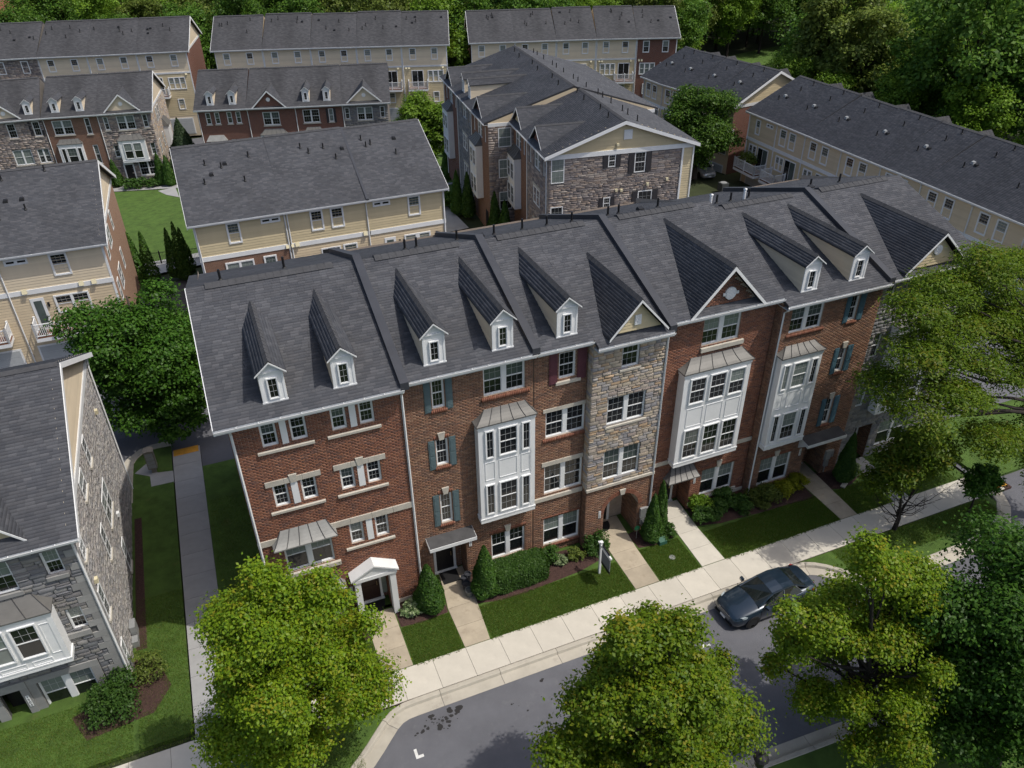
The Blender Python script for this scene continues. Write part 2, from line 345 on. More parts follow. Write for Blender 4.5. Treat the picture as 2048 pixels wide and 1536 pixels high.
# ---------------------------------------------------------------- windows
WIN = {}
def win_mesh(w, h, n=1, grid='both', cas=.048, mull=.14, bl=0, proud=0, single=False, gx=3, flat=False):
    key = (round(w,2), round(h,2), n, grid, round(cas,2), round(mull,2), bl, proud, single, gx, flat)
    if key in WIN: return WIN[key]
    f, p = MB(), MB(); y0 = -proud
    yb = y0+.04 if flat else .1
    f.box(0, cas, y0, yb, 0, h); f.box(w-cas, w, y0, yb, 0, h); f.box(cas, w-cas, y0, yb, h-cas, h); f.box(cas, w-cas, y0, yb, 0, cas)
    iw = (w-2*cas-(n-1)*mull)/n
    for i in range(n):
        x = cas+i*(iw+mull)
        if i: f.box(x-mull, x, y0+.004, yb, cas, h-cas)
        z0, z1 = cas, h-cas; zm = (z0+z1)/2
        for s_, (a, b) in enumerate([(z0, z1)] if single else [(z0, zm), (zm, z1)]):
            y = y0+.035 if (s_ == 0 and not single) else y0+.02
            if flat: y = y0+.004
            t = .026
            ys = y+(.03 if flat else .04); f.box(x, x+t, y, ys, a, b); f.box(x+iw-t, x+iw, y, ys, a, b); f.box(x+t, x+iw-t, y, ys, a, a+t); f.box(x+t, x+iw-t, y, ys, b-t, b)
            mi = 0
            if bl == 1 and s_ == 1: mi = 1
            if bl == 2: mi = 2 if s_ else 0
            if bl == 3: mi = 1
            yp = y+(.012 if flat else .03); p.poly([(x+t, yp, a+t), (x+iw-t, yp, a+t), (x+iw-t, yp, b-t), (x+t, yp, b-t)], mi)
            if grid == 'both' or (grid == 'upper' and s_ == 1):
                for c in range(1, gx): xx = x+t+(iw-2*t)*c/gx; f.box(xx-.006, xx+.006, yp-.010, yp-.002, a+t, b-t, 1)
                rws = 2 if not single else 3
                for c in range(1, rws): zz = a+t+(b-a-2*t)*c/rws; f.box(x+t, x+iw-t, yp-.009, yp-.003, zz-.006, zz+.006, 1)
    WIN[key] = (f.mesh('window_frame', [M['white'], M['muntin']]), p.mesh('window_pane', [M['glass'], M['blind'], M['curtain']])); return WIN[key]
def window(parent, x, y, z, w, h, rot=0, name='window', **k):
    k.setdefault('bl', rnd.choice([0,0,0,1,1,2,2,3]))
    f, p = win_mesh(w, h, **k)
    o = link(name, f, parent, (x, y, z), (0,0,rot)); link('pane', p, o); return o
DIG = {}
def text_mesh(t, size, m, depth=.004):
    k = (t, size, m.name)
    if k not in DIG:
        c = bpy.data.curves.new('t', 'FONT'); c.body = t; c.size = size; c.extrude = depth; c.align_x = 'CENTER'; c.align_y = 'CENTER'
        o = bpy.data.objects.new('t', c); COL.objects.link(o); dg = bpy.context.evaluated_depsgraph_get(); dg.update()
        me = bpy.data.meshes.new_from_object(o.evaluated_get(dg)); me.materials.clear(); me.materials.append(m); bpy.data.objects.remove(o); DIG[k] = me
    return DIG[k]
def number(parent, num, x, y, z, off, s=.16):
    """vertical plaque of white tiles, one black digit each, top tile at z"""
    for i, ch in enumerate(num):
        zz = z-i*(s*1.28); t = link('number_tile', MB().box(-s*.5, s*.5, -.02, 0, -s*.6, s*.6).mesh('tile', M['white']), parent, (x-off[0], y-off[1], zz-off[2]))
        link('digit', text_mesh(ch, s*1.35, M['black']), t, (0, -.022, 0), (R(90), 0, 0))
# ================================================================ ground
TY, TZ = [-60, 44, 57, 108, 130, 700], [0, 0, -1.7, -4.5, -5, -5]
TT = [-60, 44, 57, 75, 100, 130, 700], [0, 0, 1.2, 1.8, .6, .3, .3]
YB_, XB_ = [44, 57, 75, 100, 108, 130], [-12, 0, 12, 25]
def gz(x, y): return float(np.interp(y, TY, TZ)+np.interp(y, *TT)*min(1, max(0, (x+12)/37)))
def strip_poly(mb, poly, dz, m=0):
    """polygon laid on the terrain: split at the terrain's break lines"""
    bm = bmesh.new(); bm.faces.new([bm.verts.new((p[0], p[1], 0)) for p in poly])
    for y in YB_: bmesh.ops.bisect_plane(bm, geom=bm.verts[:]+bm.edges[:]+bm.faces[:], plane_co=(0,y,0), plane_no=(0,1,0))
    for x in XB_: bmesh.ops.bisect_plane(bm, geom=bm.verts[:]+bm.edges[:]+bm.faces[:], plane_co=(x,0,0), plane_no=(1,0,0))
    bm.normal_update()
    for f in bm.faces:
        ps = [(v.co.x, v.co.y, gz(v.co.x, v.co.y)+dz) for v in f.verts]
        mb.poly(ps if f.normal.z > 0 else ps[::-1], m)
    bm.free(); return mb
def sheet(name, polys, dz, m, kind='structure'):
    mb = MB()
    for p in polys: strip_poly(mb, p, dz)
    return link(name, mb.mesh(name, m), kind=kind)
def slab(name, polys, z0, z1, m, parent=None, kind='structure'):
    mb = MB()
    for p in polys: mb.prism([(x, y, z0) for x, y in p], (0,0,z1-z0))
    return link(name, mb.mesh(name, m), parent, kind=kind)
Q = lambda x0,x1,y0,y1: [(x0,y0),(x1,y0),(x1,y1),(x0,y1)]
sheet('ground', [Q(-260,330,-60,640)], -.24, M['earth'])
sheet('road', [Q(-20,50,11,21),Q(36,50,21,60),Q(-34,36,39.2,60),Q(31,41,60,112),Q(-22,-3,58,70)], -.15, M['asphalt'])
sheet('road', [[(70,112),(140,128),(140,136),(70,121)]], -.08, M['asphalt'])
sheet('lane', [Q(-8,34,96.5,103)][:0]+[Q(4.5,31,106,112.5),Q(-24,4.4,121,125.6)], -.10, M['asphalt'])
KB = [(-9,12.6),(-4,14.6),(-1.2,16.4),(.54,18.21),(1.09,18.65),(1.75,19.3),(2.15,19.67),(2.47,19.87),(2.79,20.0),(3.14,20.05)]
KI = [(22.6,20.05),(22.95,20.03),(23.35,19.93),(23.88,19.6),(24.32,19.2),(24.7,18.75),(25.2,18.32),(26,18.0),(27.7,17.93),(29.2,17.95),(31.4,17.99),(33.5,18.3),(34.6,18.8),(35.4,19.5),(35.9,20.4),(36.1,22)]
KF = [(-6,11.9),(4,12),(9,12),(12.6,12.05),(14.8,12.05),(16.5,11.95),(22.3,11.65),(25.2,11.8),(34,12.0),(48,12.4)]
slab('lawn', [Q(-3.41,35.6,21.6,39.2)], -.2, 0, M['lawn'])
slab('lawn', [[(-15,22),(-5.0,22),(-5.0,41.9),(-5.51,41.95),(-6.08,41.95),(-6.69,41.7),(-7.06,40.95),(-7.12,39.2),(-15,39.2)]], -.2, .0, M['lawn'])
slab('lawn', [[(-15,20.03),(-15,10),(-9,12.6)]+KB[1:-1]], -.2, .0, M['lawn'])
slab('lawn', [[(22.95,20.03)]+KI[2:-2]+[(35.4,20.03)]], -.2, .0, M['lawn'])
slab('lawn', [KF+[(48,-30),(-6,-30)]], -.2, .0, M['lawn'])
slab('lawn', [Q(50,66,30,44),Q(36.3,46,21,26)], -.2, .02, M['lawn'])
sheet('lawn', [[(-11.5,104.3),(-2.2,101),(-.6,76),(-9.2,76)], Q(21.5,26.2,71.6,75),Q(22.9,26.2,76.8,82.6),Q(24.9,27.4,83.6,87.6),Q(26.4,29.4,88.4,91.2),Q(27.6,31.4,92,99.4)], -.02, M['lawn'])
sheet('lawn', [[(70,122.5),(150,140),(150,152),(70,131)]], .0, M['lawn'])
sheet('path', [[(-11.5,106.1),(-1.9,102.7),(-1.9,101.1),(-11.5,104.5)],[(-2.9,101.9),(-2.6,97),(-4.0,99),(-4.9,101.3)],Q(-8.6,-.5,72.6,76),[(-9.0,107.2),(-7.6,107.2),(-8.1,104),(-9.4,104.5)],
  Q(22.5,28,75.2,76.6),Q(23.9,28,82.7,83.5),Q(25.3,29.5,87.7,88.3),Q(27.2,31,91.3,91.9),Q(20.5,23,68,100)], .01, M['concrete3'])
sheet('path', [[(96,122.9),(125,134.3),(125,135.6),(96,124.2)]], .0, M['concrete'])
# sidewalk of single slabs with open joints
sw = slab('sidewalk', [Q(-14,37.2,20.06,21.6)], -.2, -.02, M['mulch'])
sm_ = MB().box(0, 1.505, 0, 1.52, -.1, .012).mesh('slab', M['concrete'])
for i in range(-11, 22): link('slab', sm_, sw, (3.265+1.52*i, 20.07, 0))
pw = slab('path', [Q(-4.93,-3.42,21.6,41.4)], -.2, -.02, M['mulch'])
ps_ = MB().box(-4.93, -3.42, 0, 1.5, -.1, .01).mesh('slab', M['concrete3'])
for i in range(13): link('slab', ps_, pw, (0, 21.62+1.515*i, 0))
slab('slab', [[(-6.16,38.43),(-4.97,38.4),(-4.97,39.42),(-5.78,39.58),(-6.36,40.7),(-7.0,40.0),(-6.2,39.4)]], -.1, .012, M['concrete3'], pw, None)
slab('tactile_pad', [Q(-4.88,-3.5,40.75,41.35)], 0, .022, M['yellow'], pw, None)
def walk(name, L, Rr, m):   # left and right edge polylines, y descending, cut into slabs
    ys = [L[0][1]]; y1 = L[-1][1]
    n = max(2, round((ys[0]-y1)/1.25)); base = slab(name, [[(a-.0, b) for a, b in L]+[(a, b) for a, b in Rr[::-1]]], -.12, -.01, M['mulch'])
    fx = lambda P, y: float(np.interp(-y, [-p[1] for p in P], [p[0] for p in P]))
    for i in range(n):
        a = ys[0]+(y1-ys[0])*i/n-.006; b = ys[0]+(y1-ys[0])*(i+1)/n+.006
        slab('slab', [[(fx(L,b),b),(fx(Rr,b),b),(fx(Rr,a),a),(fx(L,a),a)]], -.1, .03, m, base, None)
walk('path', [(2.64,25.0),(2.64,21.61)], [(3.93,25.0),(3.93,21.61)], M['concrete2'])
walk('path', [(6.54,26.2),(6.40,24.6),(6.27,24.0),(6.29,21.61)], [(7.75,26.2),(7.70,24.6),(7.66,23.96),(7.45,21.61)], M['concrete2'])
walk('path', [(14.9,26.4),(14.81,24.02),(14.79,21.61)], [(16.35,26.4),(16.14,23.90),(16.07,21.61)], M['concrete2'])
walk('path', [(18.6,26.2),(18.57,23.91),(18.46,21.61)], [(19.9,26.2),(19.74,24.15),(19.75,21.61)], M['concrete'])
walk('path', [(26.85,26.2),(26.9,21.61)], [(28.2,26.2),(27.94,21.61)], M['concrete2'])
walk('path', [(30.6,25.2),(30.42,21.61)], [(31.6,25.2),(31.45,21.61)], M['concrete3'])
# kerbs
def kerb(pts, step=2.6, side=-1, flip=1):
    P = [Vector((a,b,0)) for a, b in pts]; ds = [0]
    for i in range(1, len(P)): ds.append(ds[-1]+(P[i]-P[i-1]).length)
    def at(s):
        s = min(max(s,0),ds[-1]); i = max(1, next((j for j in range(1,len(ds)) if ds[j] >= s), len(ds)-1)); t = (s-ds[i-1])/max(1e-6, ds[i]-ds[i-1])
        return P[i-1].lerp(P[i], t)
    root = None; nseg = max(1, round(ds[-1]/step))
    prof = [(0,-.2),(0,.0),(.03,.02),(.17,.02),(.21,0),(.25,-.125),(.72,-.135),(.72,-.2)]
    for k in range(nseg):
        a, b = ds[-1]*k/nseg, ds[-1]*(k+1)/nseg-.018; m = max(1, int((b-a)/.45)); mb = MB(); rows = []
        for j in range(m+1):
            s = a+(b-a)*j/m; p = at(s); t = (at(s+.12)-at(s-.12)); t.normalize(); nrm = Vector((t.y, -t.x, 0))*flip
            rows.append([(p+nrm*o).to_tuple()[:2]+(z,) for o, z in prof])
        for j in range(m):
            for i in range(len(prof)-1): mb.poly([rows[j][i], rows[j][i+1], rows[j+1][i+1], rows[j+1][i]][::flip])
        mb.poly(rows[0]); mb.poly(rows[-1][::-1])
        me = mb.mesh('kerb_segment', M['kerb'])
        if root is None: root = link('kerb', me, kind='structure')
        else: link('kerb_segment', me, root)
kerb(KB+[(12,20.05)]+[(22.6,20.05)]+KI[1:])
kerb(KF[::-1])
kerb([(-7.12,37.4),(-7.1,39.3),(-7.05,40.95),(-6.69,41.7),(-6.08,41.97),(-5.51,41.97),(-5.0,41.95)], flip=-1)
# mulch beds, slightly domed
def bed(pts, h=.05):
    mb = MB(); P = [Vector((a,b,.006)) for a, b in pts]; c = sum(P, Vector())/len(P); ins = [p.lerp(c,.22)+Vector((0,0,h)) for p in P]
    for i in range(len(P)): mb.poly([P[i], P[(i+1) % len(P)], ins[(i+1) % len(P)], ins[i]])
    mb.poly(ins); return link('mulch_bed', mb.mesh('mulch', M['mulch']), kind='structure')
bed([(-1,25.1),(-1,23.9),(.6,23.5),(2.6,23.7),(2.6,25.1)]); bed([(3.97,25.1),(3.99,23.77),(4.89,23.65),(6.22,23.75),(6.4,25.4)])
bed([(7.75,25.4),(7.5,23.74),(8.7,23.45),(9.95,23.4),(10.91,23.5),(12.93,23.65),(14.4,24),(14.76,24.05),(14.8,24.95),(11.2,25.4)])
bed([(16.2,24.95),(16.25,23.9),(17.08,23.74),(18.42,23.9),(18.5,25.4)]); bed([(20,25.4),(19.8,24.1),(21,23.8),(22.3,23.73),(23.8,23.63),(25.45,23.56),(26.8,23.45),(26.85,25)])
bed([(28.1,25),(28.03,23.7),(28.6,23.5),(29.4,23.6),(30.3,24),(30.4,25.2)]); bed([(-7.25,25.4),(-9.5,24.5),(-8.9,23.2),(-6.4,23.5),(-5.7,24.6),(-6.2,26.2),(-7.15,26.6)], .03)
bed([(-8.6,103.8),(-3.2,102.6),(-3.0,103.6),(-8.4,105)][:0] or [(-7.05,27),(-7.05,36),(-6.7,36),(-6.6,27)], .02)
# painted bay corners and oil spots
def mark(name, boxes): 
    mb = MB()
    for x0,x1,y0,y1 in boxes: mb.poly([(x0,y0,-.146),(x1,y0,-.146),(x1,y1,-.146),(x0,y1,-.146)])
    return link(name, mb.mesh(name, M['paint']), kind='structure')
mark('road_marking', [(2.87,2.98,17.56,17.98),(2.98,3.18,17.56,17.68)]); mark('road_marking', [(9.30,9.88,17.66,17.76),(9.53,9.64,17.76,18.08)])
mark('road_marking', [(15.7,16.3,17.66,17.76),(15.95,16.06,17.76,18.08)]); mark('road_marking', [(22.7,23.2,17.56,17.66),(22.6,22.7,17.56,17.9)])
mb = MB(); q = random.Random(3)
for cx, cy, n, sp, rs in [(4.0,19.0,4,.2,.13),(4.75,19.02,7,.25,.14),(4.55,18.65,9,.3,.1),(3.45,18.58,9,.25,.08),(4.1,18.5,3,.1,.12),(8.9,19.0,2,.3,.09),(7.6,18.2,5,.6,.05),(4.3,18.8,26,.55,.035)]:
    for i in range(n):
        x, y, r_ = q.gauss(cx,sp*.6), q.gauss(cy,sp*.4), rs*q.uniform(.4,1.1)
        mb.poly([(x+r_*q.uniform(.7,1.2)*math.cos(a), y+r_*.8*q.uniform(.7,1.2)*math.sin(a), -.1455-.0001*i) for a in np.linspace(0,6.283,11)[:-1]])
link('oil_stains', mb.mesh('oil', M['oil']), kind='stuff')
# ================================================================ roofs and fittings shared by all houses
K0 = .365
def roof_slab(mb, quad, t=.14, m=0):
    a = [Vector(p) for p in quad]; n = (a[1]-a[0]).cross(a[3]-a[0]).normalized(); mb.hexa([p-n*t for p in a]+a, m)
def ridge_cap(parent, p0, p1, off, w=.17, drop=.07, m='cap', name='ridge_cap'):
    a, b = Vector(p0)-Vector(off), Vector(p1)-Vector(off); d = (b-a).normalized(); s = d.cross(Vector((0,0,1))).normalized()*w; up = Vector((0,0,.05)); dz = Vector((0,0,drop))
    mb = MB(); n = max(1, int((b-a).length/.3))
    for i in range(n):
        p, q_ = a+(b-a)*i/n, a+(b-a)*(i+1)/n+d*.03; l0, l1 = up, up*.6
        mb.poly([p-s-dz+l0*.5, q_-s-dz+l1*.5, q_+l1, p+l0]); mb.poly([p+l0, q_+l1, q_+s-dz+l1*.5, p+s-dz+l0*.5]); mb.poly([p-s-dz, p-s-dz+l0*.5, p+l0, p+s-dz+l0*.5, p+s-dz])
    return link(name, mb.mesh(name, M[m]), parent)
def gutter(parent, p0, p1, off, m='trim'):
    a, b = Vector(p0)-Vector(off), Vector(p1)-Vector(off); d = b-a; n = Vector((d.y,-d.x,0)).normalized()
    mb = MB(); pr = [(0,0),(.10,.0),(.12,.10),(.105,.10),(.09,.02),(0,.02)]
    mb.prism([a+n*x+Vector((0,0,z-.1)) for x, z in pr], d); L = d.length; k = int(L/.7)
    for i in range(1, k): p = a+d*i/k; mb.box(p.x-.012, p.x+.012, min(p.y,p.y+n.y*.12)-.006, max(p.y,p.y+n.y*.12)+.006, p.z-.005, p.z+.012) if abs(n.y) > .5 else None
    return link('gutter', mb.mesh('gutter', M[m]), parent)
def pipe_vent(parent, x, y, z, h=.45, r=.05, m='black', name='vent_pipe'):
    mb = MB().tube([(x,y,z-.1),(x,y,z+h)], r, 8); mb.lathe((x,y,z), [(r*2.4,-.06),(r*2.0,.03),(r*1.1,.09)], 8); return link(name, mb.mesh(name, M[m]), parent)
def box_vent(parent, x, y, z, s=.3, m='black'):
    mb = MB(); mb.hexa([(x-s*.6,y-s*.6,z-.06),(x+s*.6,y-s*.6,z-.06),(x+s*.6,y+s*.6,z+.02),(x-s*.6,y+s*.6,z+.02),(x-s*.45,y-s*.45,z+.13),(x+s*.45,y-s*.45,z+.13),(x+s*.45,y+s*.4,z+.17),(x-s*.45,y+s*.4,z+.17)]); return link('roof_vent', mb.mesh('roof_vent', M[m]), parent)
def downspout(parent, pts, off, r=.05, m='trim'):
    mb = MB(); P = [tuple(Vector(p)-Vector(off)) for p in pts]; mb.tube(P, r, 4)
    return link('downspout', mb.mesh('downspout', M[m]), parent)
# ================================================================ front row
class House:
    def __init__(s, name, label, x0, x1, Yp, ze, yr, zr, group='townhouses of the front brick row'):
        s.x0, s.x1, s.Yp, s.ze, s.yr, s.zr = x0, x1, Yp, ze, yr, zr; s.off = (x0, Yp, 0)
        s.o = thing(name, label, 'townhouse', s.off, 0, group); s.k = (zr-ze)/(yr-(Yp-.4)); s.sh = Shingles(int(x0*10) % 97+1); s.holes = []
        s.keys = {}
    def zr_at(s, y): return s.ze+s.k*(y-(s.Yp-.4))
    def part(s, name, mb, m, parent=None, kind=None, smooth=False): return link(name, mb.mesh(name, m, smooth, s.off), parent or s.o, kind=kind)
    def bx(s, name, a, m, parent=None): return s.part(name, MB().box(*a), M[m] if isinstance(m, str) else m, parent)
    def win(s, x0, x1, z0, z1, n=1, rec=.09, Yp=None, **k):
        y = (Yp or s.Yp); s.holes.append((x0, x1, z0, z1)); return window(s.o, x0-s.x0, y+rec-.03-s.Yp, z0, x1-x0, z1-z0, n=n, **k)
    def sill(s, x0, x1, z1, h=.13, d=.09, m='lime', Yp=None, name='sill'):
        y = Yp or s.Yp; mb = MB(); mb.hexa([(x0,y-d,z1-h),(x1,y-d,z1-h),(x1,y+.1,z1-h),(x0,y+.1,z1-h),(x0,y-d,z1-.03),(x1,y-d,z1-.03),(x1,y+.1,z1),(x0,y+.1,z1)]); return s.part(name, mb, M[m])
    def lintel(s, x0, x1, z0, z1, key=None, Yp=None):
        y = Yp or s.Yp; n = max(1, round((x1-x0)/.72)); w_ = (x1-x0)/n; mb = MB()
        for i in range(n): mb.box(x0+i*w_+.004, x0+(i+1)*w_-.004, y-.05, y+.05, z0, z1)
        o = s.part('lintel', mb, M['lime'])
        if key: s.keystone(key, z0-.01, z1+.12, Yp)
        return o
    def keystone(s, xc, z0, z1, Yp=None, w0=.1, w1=.16):
        y = Yp or s.Yp; mb = MB(); mb.prism([(xc-w0,y-.075,z0),(xc+w0,y-.075,z0),(xc+w1,y-.075,z1),(xc-w1,y-.075,z1)], (0,.13,0)); return s.part('keystone', mb, M['lime'])
    def shutters(s, *pr, z0, z1, m):
        for a, b in pr:
            y = s.Yp; mb = MB(); mb.box(a, b, y-.045, y-.005, z0, z1); zm = (z0+z1)/2
            for c, d in ((z0+.06, zm-.04), (zm+.04, z1-.06)):
                k = int((d-c)/.07)
                for i in range(k): zz = c+(d-c)*i/k; mb.hexa([(a+.05,y-.062,zz),(b-.05,y-.062,zz),(b-.05,y-.044,zz),(a+.05,y-.044,zz),(a+.05,y-.05,zz+.05),(b-.05,y-.05,zz+.05),(b-.05,y-.044,zz+.05),(a+.05,y-.044,zz+.05)])
            s.part('shutter', mb, M[m])
    def rowlock(s, x0, x1, z0, z1, d=.03, Yp=None, name='brick_sill'):
        y = Yp or s.Yp; n = int((x1-x0)/.078); w_ = (x1-x0)/n; rects = [(x0+i*w_, x0+(i+1)*w_-.012, z0, z1) for i in range(n)]
        v, f = plane_boxes(rects, d, (0,y,0), (1,0,0), (0,-1,0)); v = v-np.array(s.off); o = link(name, np_mesh(name, v, f, M['rowlock']), s.o, kind='stuff'); return o
    def downspout(s, x, y, z1, z0=.1):
        return downspout(s.o, [(x,y-.38,z1),(x,y-.30,z1-.12),(x,y-.06,z1-.35),(x,y-.06,z0+.2),(x+.0,y-.25,z0)], s.off)
    def wall(s, spans, left=None, right=None):
        """spans: (x0,x1,z0,z1,Yp,kind,seed)"""
        mb = MB()
        for x0, x1, z0, z1, Yp, kind, near in spans:
            hs = [h for h in s.holes if not callable(h)]
            wall_quads(mb, x0, x1, z0, z1, [h for h in hs if h[0] < x1 and h[1] > x0], (0,Yp,0), (1,0,0), 0)
            for h in hs:
                if x0-.01 <= h[0] and h[1] <= x1+.01 and h[2] >= z0-.01 and h[3] <= z1+.01: reveal(mb, h, (0,Yp,0), (1,0,0), (0,-1,0), .16, 1 if kind in ('stone','grey') else 0)
        yb = s.yr+7
        for X, on in ((s.x0, left), (s.x1, right)):
            mb.poly([(X,s.Yp,0),(X,yb,0),(X,yb,s.zr_at(s.Yp)-.02),(X,s.yr,s.zr-.16),(X,s.Yp,s.zr_at(s.Yp)-.2)], 0)
        mb.poly([(s.x0,yb,0),(s.x1,yb,0),(s.x1,yb,s.ze-.1),(s.x0,yb,s.ze-.1)], 0)
        W = s.part('wall', mb, [M['mortar'], M['joint']])
        for x0, x1, z0, z1, Yp, kind, near in spans:
            hs = [h for h in s.holes]
            if kind in ('stone', 'grey'):
                stones(W, ashlar(x0+.01, x1, z0, z1, hs, seed=int(x0*7) % 50), (-s.off[0],Yp-s.off[1],0), (1,0,0), (0,-1,0), kind, near=near)
            else:
                r_ = brick_rects(x0, x1, z0, z1, hs); v, f = plane_boxes(r_, .009, (0,Yp,0), (1,0,0), (0,-1,0)); link('brick', np_mesh('bricks', v-np.array(s.off), f, M[kind]), W, kind='stuff')
        return W
    def side_bricks(s, X, kind, U=(0,1,0), N=(-1,0,0)):
        hs = [lambda z: (s.yr-s.Yp+(0), 99) if False else None]
        r_ = [q for q in brick_rects(0, s.yr+7-s.Yp, 0, s.zr-.25, []) if q[3] < s.zr_at(min(s.Yp+q[1], 2*s.yr-s.Yp-q[0]))-.2]
        v, f = plane_boxes(r_, .009, (X,s.Yp,0), U, N); link('brick', np_mesh('bricks', v-np.array(s.off), f, M[kind]), s.o, kind='stuff')
    def roof(s, segs=None, ohl=0, ohr=0, ridge=True):
        """segs: (x0,x1,eave_y,eave_z); they share the plane"""
        mb = MB(); segs = segs or [(s.x0-ohl, s.x1+ohr, s.Yp-.4)]; yb = 2*s.yr-(s.Yp-.4)
        for x0, x1, ye in segs:
            z0 = s.zr_at(ye); roof_slab(mb, [(x0,ye,z0),(x1,ye,z0),(x1,s.yr,s.zr),(x0,s.yr,s.zr)])
            roof_slab(mb, [(x1,yb,s.ze),(x0,yb,s.ze),(x0,s.yr,s.zr),(x1,s.yr,s.zr)])
            mb.box(x0, x1, ye-.001, ye+.025, z0-.24, z0-.01, 1)                        # fascia
            mb.box(x0, x1, ye+.02, s.Yp+.6, z0-.25, z0-.235, 1)                        # soffit
        s.R = s.part('roof', mb, [M['deckroof'], M['trim']])
        for x0, x1, ye in segs:
            L = math.hypot(s.yr-ye, s.zr-s.zr_at(ye)); V = (0,(s.yr-ye)/L,(s.zr-s.zr_at(ye))/L)
            s.sh.plane((x0,ye-.03,s.zr_at(ye)+.0), (1,0,0), V, [(0,0),(x1-x0,0),(x1-x0,L),(0,L)])
            Lb = math.hypot(yb-s.yr, s.zr-s.ze); Vb = (0,-(yb-s.yr)/Lb,(s.zr-s.ze)/Lb)
            s.sh.plane((x1,yb,s.ze), (-1,0,0), Vb, [(0,0),(x1-x0,0),(x1-x0,Lb),(0,Lb)])
            gutter(s.o, (x0,ye,s.zr_at(ye)-.03), (x1,ye,s.zr_at(ye)-.03), s.off)
        a, b = min(q[0] for q in segs)+.75, max(q[1] for q in segs)-1.05
        if ridge: ridge_cap(s.R, (a,s.yr,s.zr+.05), (b,s.yr,s.zr+.05), s.off, .3, .11)
    def pipes(s, *xy, m='black'):
        for x, dy, h in xy: y = s.yr+dy; pipe_vent(s.o, x-s.x0, y-s.Yp, s.zr-s.k*abs(dy), h, .055, m)
    def gable_roof(s, parent, xa, xb, yf, ze, za, rake='white', w_=.13):
        """xa..xb eave tips, yf front edge, ze eave height, za apex"""
        xc = (xa+xb)/2; ya = s.Yp-.4+(za-s.ze)/s.k; yeb = max(s.Yp-.4+(ze-s.ze)/s.k, yf+.01); e = .02
        mb = MB(); A, B = Vector((xc,yf,za)), Vector((xc,ya+.05,za))
        for X in (xa, xb):
            p, q_ = Vector((X,yf,ze)), Vector((X,yeb,ze)); d = Vector((0,0,-.07))
            pts = [p, q_, B, A] if X == xa else [p, A, B, q_]
            mb.poly(pts[::-1] if X == xa else pts[::-1]); mb.poly([v_+d for v_ in pts]); mb.poly([p,p+d,A+d,A]); mb.poly([p,q_,q_+d,p+d])
        Ro = s.part('roof', mb, M['deckroof'], parent)
        sh = Shingles(int(xa*31) % 89); sh.k = .15; L = math.hypot(xc-xa, za-ze)
        def P(O, U, V, pts): sh.plane(O, U, V, [((Vector(p)-Vector(O)).dot(Vector(U)), (Vector(p)-Vector(O)).dot(Vector(V))) for p in pts], .13, .3)
        P((xa,yf,ze+.006), (0,-1,0), ((xc-xa)/L,0,(za-ze)/L), [(xa,yf,ze),(xa,yeb,ze),(xc,ya,za),(xc,yf,za)])
        P((xb,yf,ze+.006), (0,1,0), (-(xc-xa)/L,0,(za-ze)/L), [(xb,yf,ze),(xb,yeb,ze),(xc,ya,za),(xc,yf,za)])
        sh.build(Ro, s.off); ridge_cap(Ro, (xc,yf+.02,za+.02), (xc,ya-.1,za+.02), s.off, .13, .13*(za-ze)/(xc-xa)-.0)
        mb = MB(); n = Vector((0,.05,0))
        for X in (xa, xb):
            p, a = Vector((X,yf-.02,ze)), Vector((xc,yf-.02,za)); d = Vector((0,0,-w_)); mb.hexa([p+d, a+d, a+d+n, p+d+n, p-Vector((0,0,.012)), a-Vector((0,0,.012)), a+n-Vector((0,0,.012)), p+n-Vector((0,0,.012))])
        s.part('rake_board', mb, M[rake], parent); return Ro
    def dormer(s, xa, xb, yf, za, ze):
        zb = s.zr_at(yf); mb = MB(); yt = s.Yp-.4+(ze-s.ze)/s.k; xc = (xa+xb)/2
        mb.poly([(xa,yf,zb-.1),(xb,yf,zb-.1),(xb,yf,ze),(xa,yf,ze)]); mb.prism([(xa-.03,yf-.015,ze+.02),(xb+.03,yf-.015,ze+.02),(xc,yf-.015,za-.06)], (0,.05,0))
        for X in (xa, xb): mb.poly([(X,yf,zb-.1),(X,yt,ze),(X,yf,ze)], 1)
        mb.box(xa-.05, xb+.05, yf-.05, yf+.02, ze-.035, ze+.02); mb.box(xa-.03, xb+.03, yf-.03, yf+.02, zb-.02, zb+.06)
        for X in (xa, xb-.07): mb.box(X-.008, X+.078, yf-.018, yf+.04, zb, ze-.03)
        D = s.part('dormer', mb, [M['white'], M['creamw']])
        rows = []; z = zb+.02
        sl = MB()
        while z < ze-.05:
            yk = s.Yp-.4+(z+.12-s.ze)/s.k
            for X, sg in ((xa,-1),(xb,1)):
                sl.hexa([(X+sg*.02,yf+.02,z),(X+sg*.02,yk,z),(X,yk,z),(X,yf+.02,z),(X+sg*.006,yf+.02,z+.12),(X+sg*.006,yk,z+.12),(X,yk,z+.12),(X,yf+.02,z+.12)])
            z += .125
        s.part('siding_board', sl, M['creamw_i'], D, kind='stuff')
        s.gable_roof(D, xa-.13, xb+.13, yf-.14, ze-.02, za, w_=.07)
        ww, wh = .40, .90; z0 = zb+.16; f, p = win_mesh(ww, wh, grid='both', single=True, gx=2, cas=.035, proud=.03)
        mb = MB(); o = link('window', f, D, (xc-ww/2-s.x0, yf-.03-s.Yp, z0)); 
        dx = link('pane', p, D, (xc-ww/2-s.x0, yf-.03-s.Yp, z0)); return D
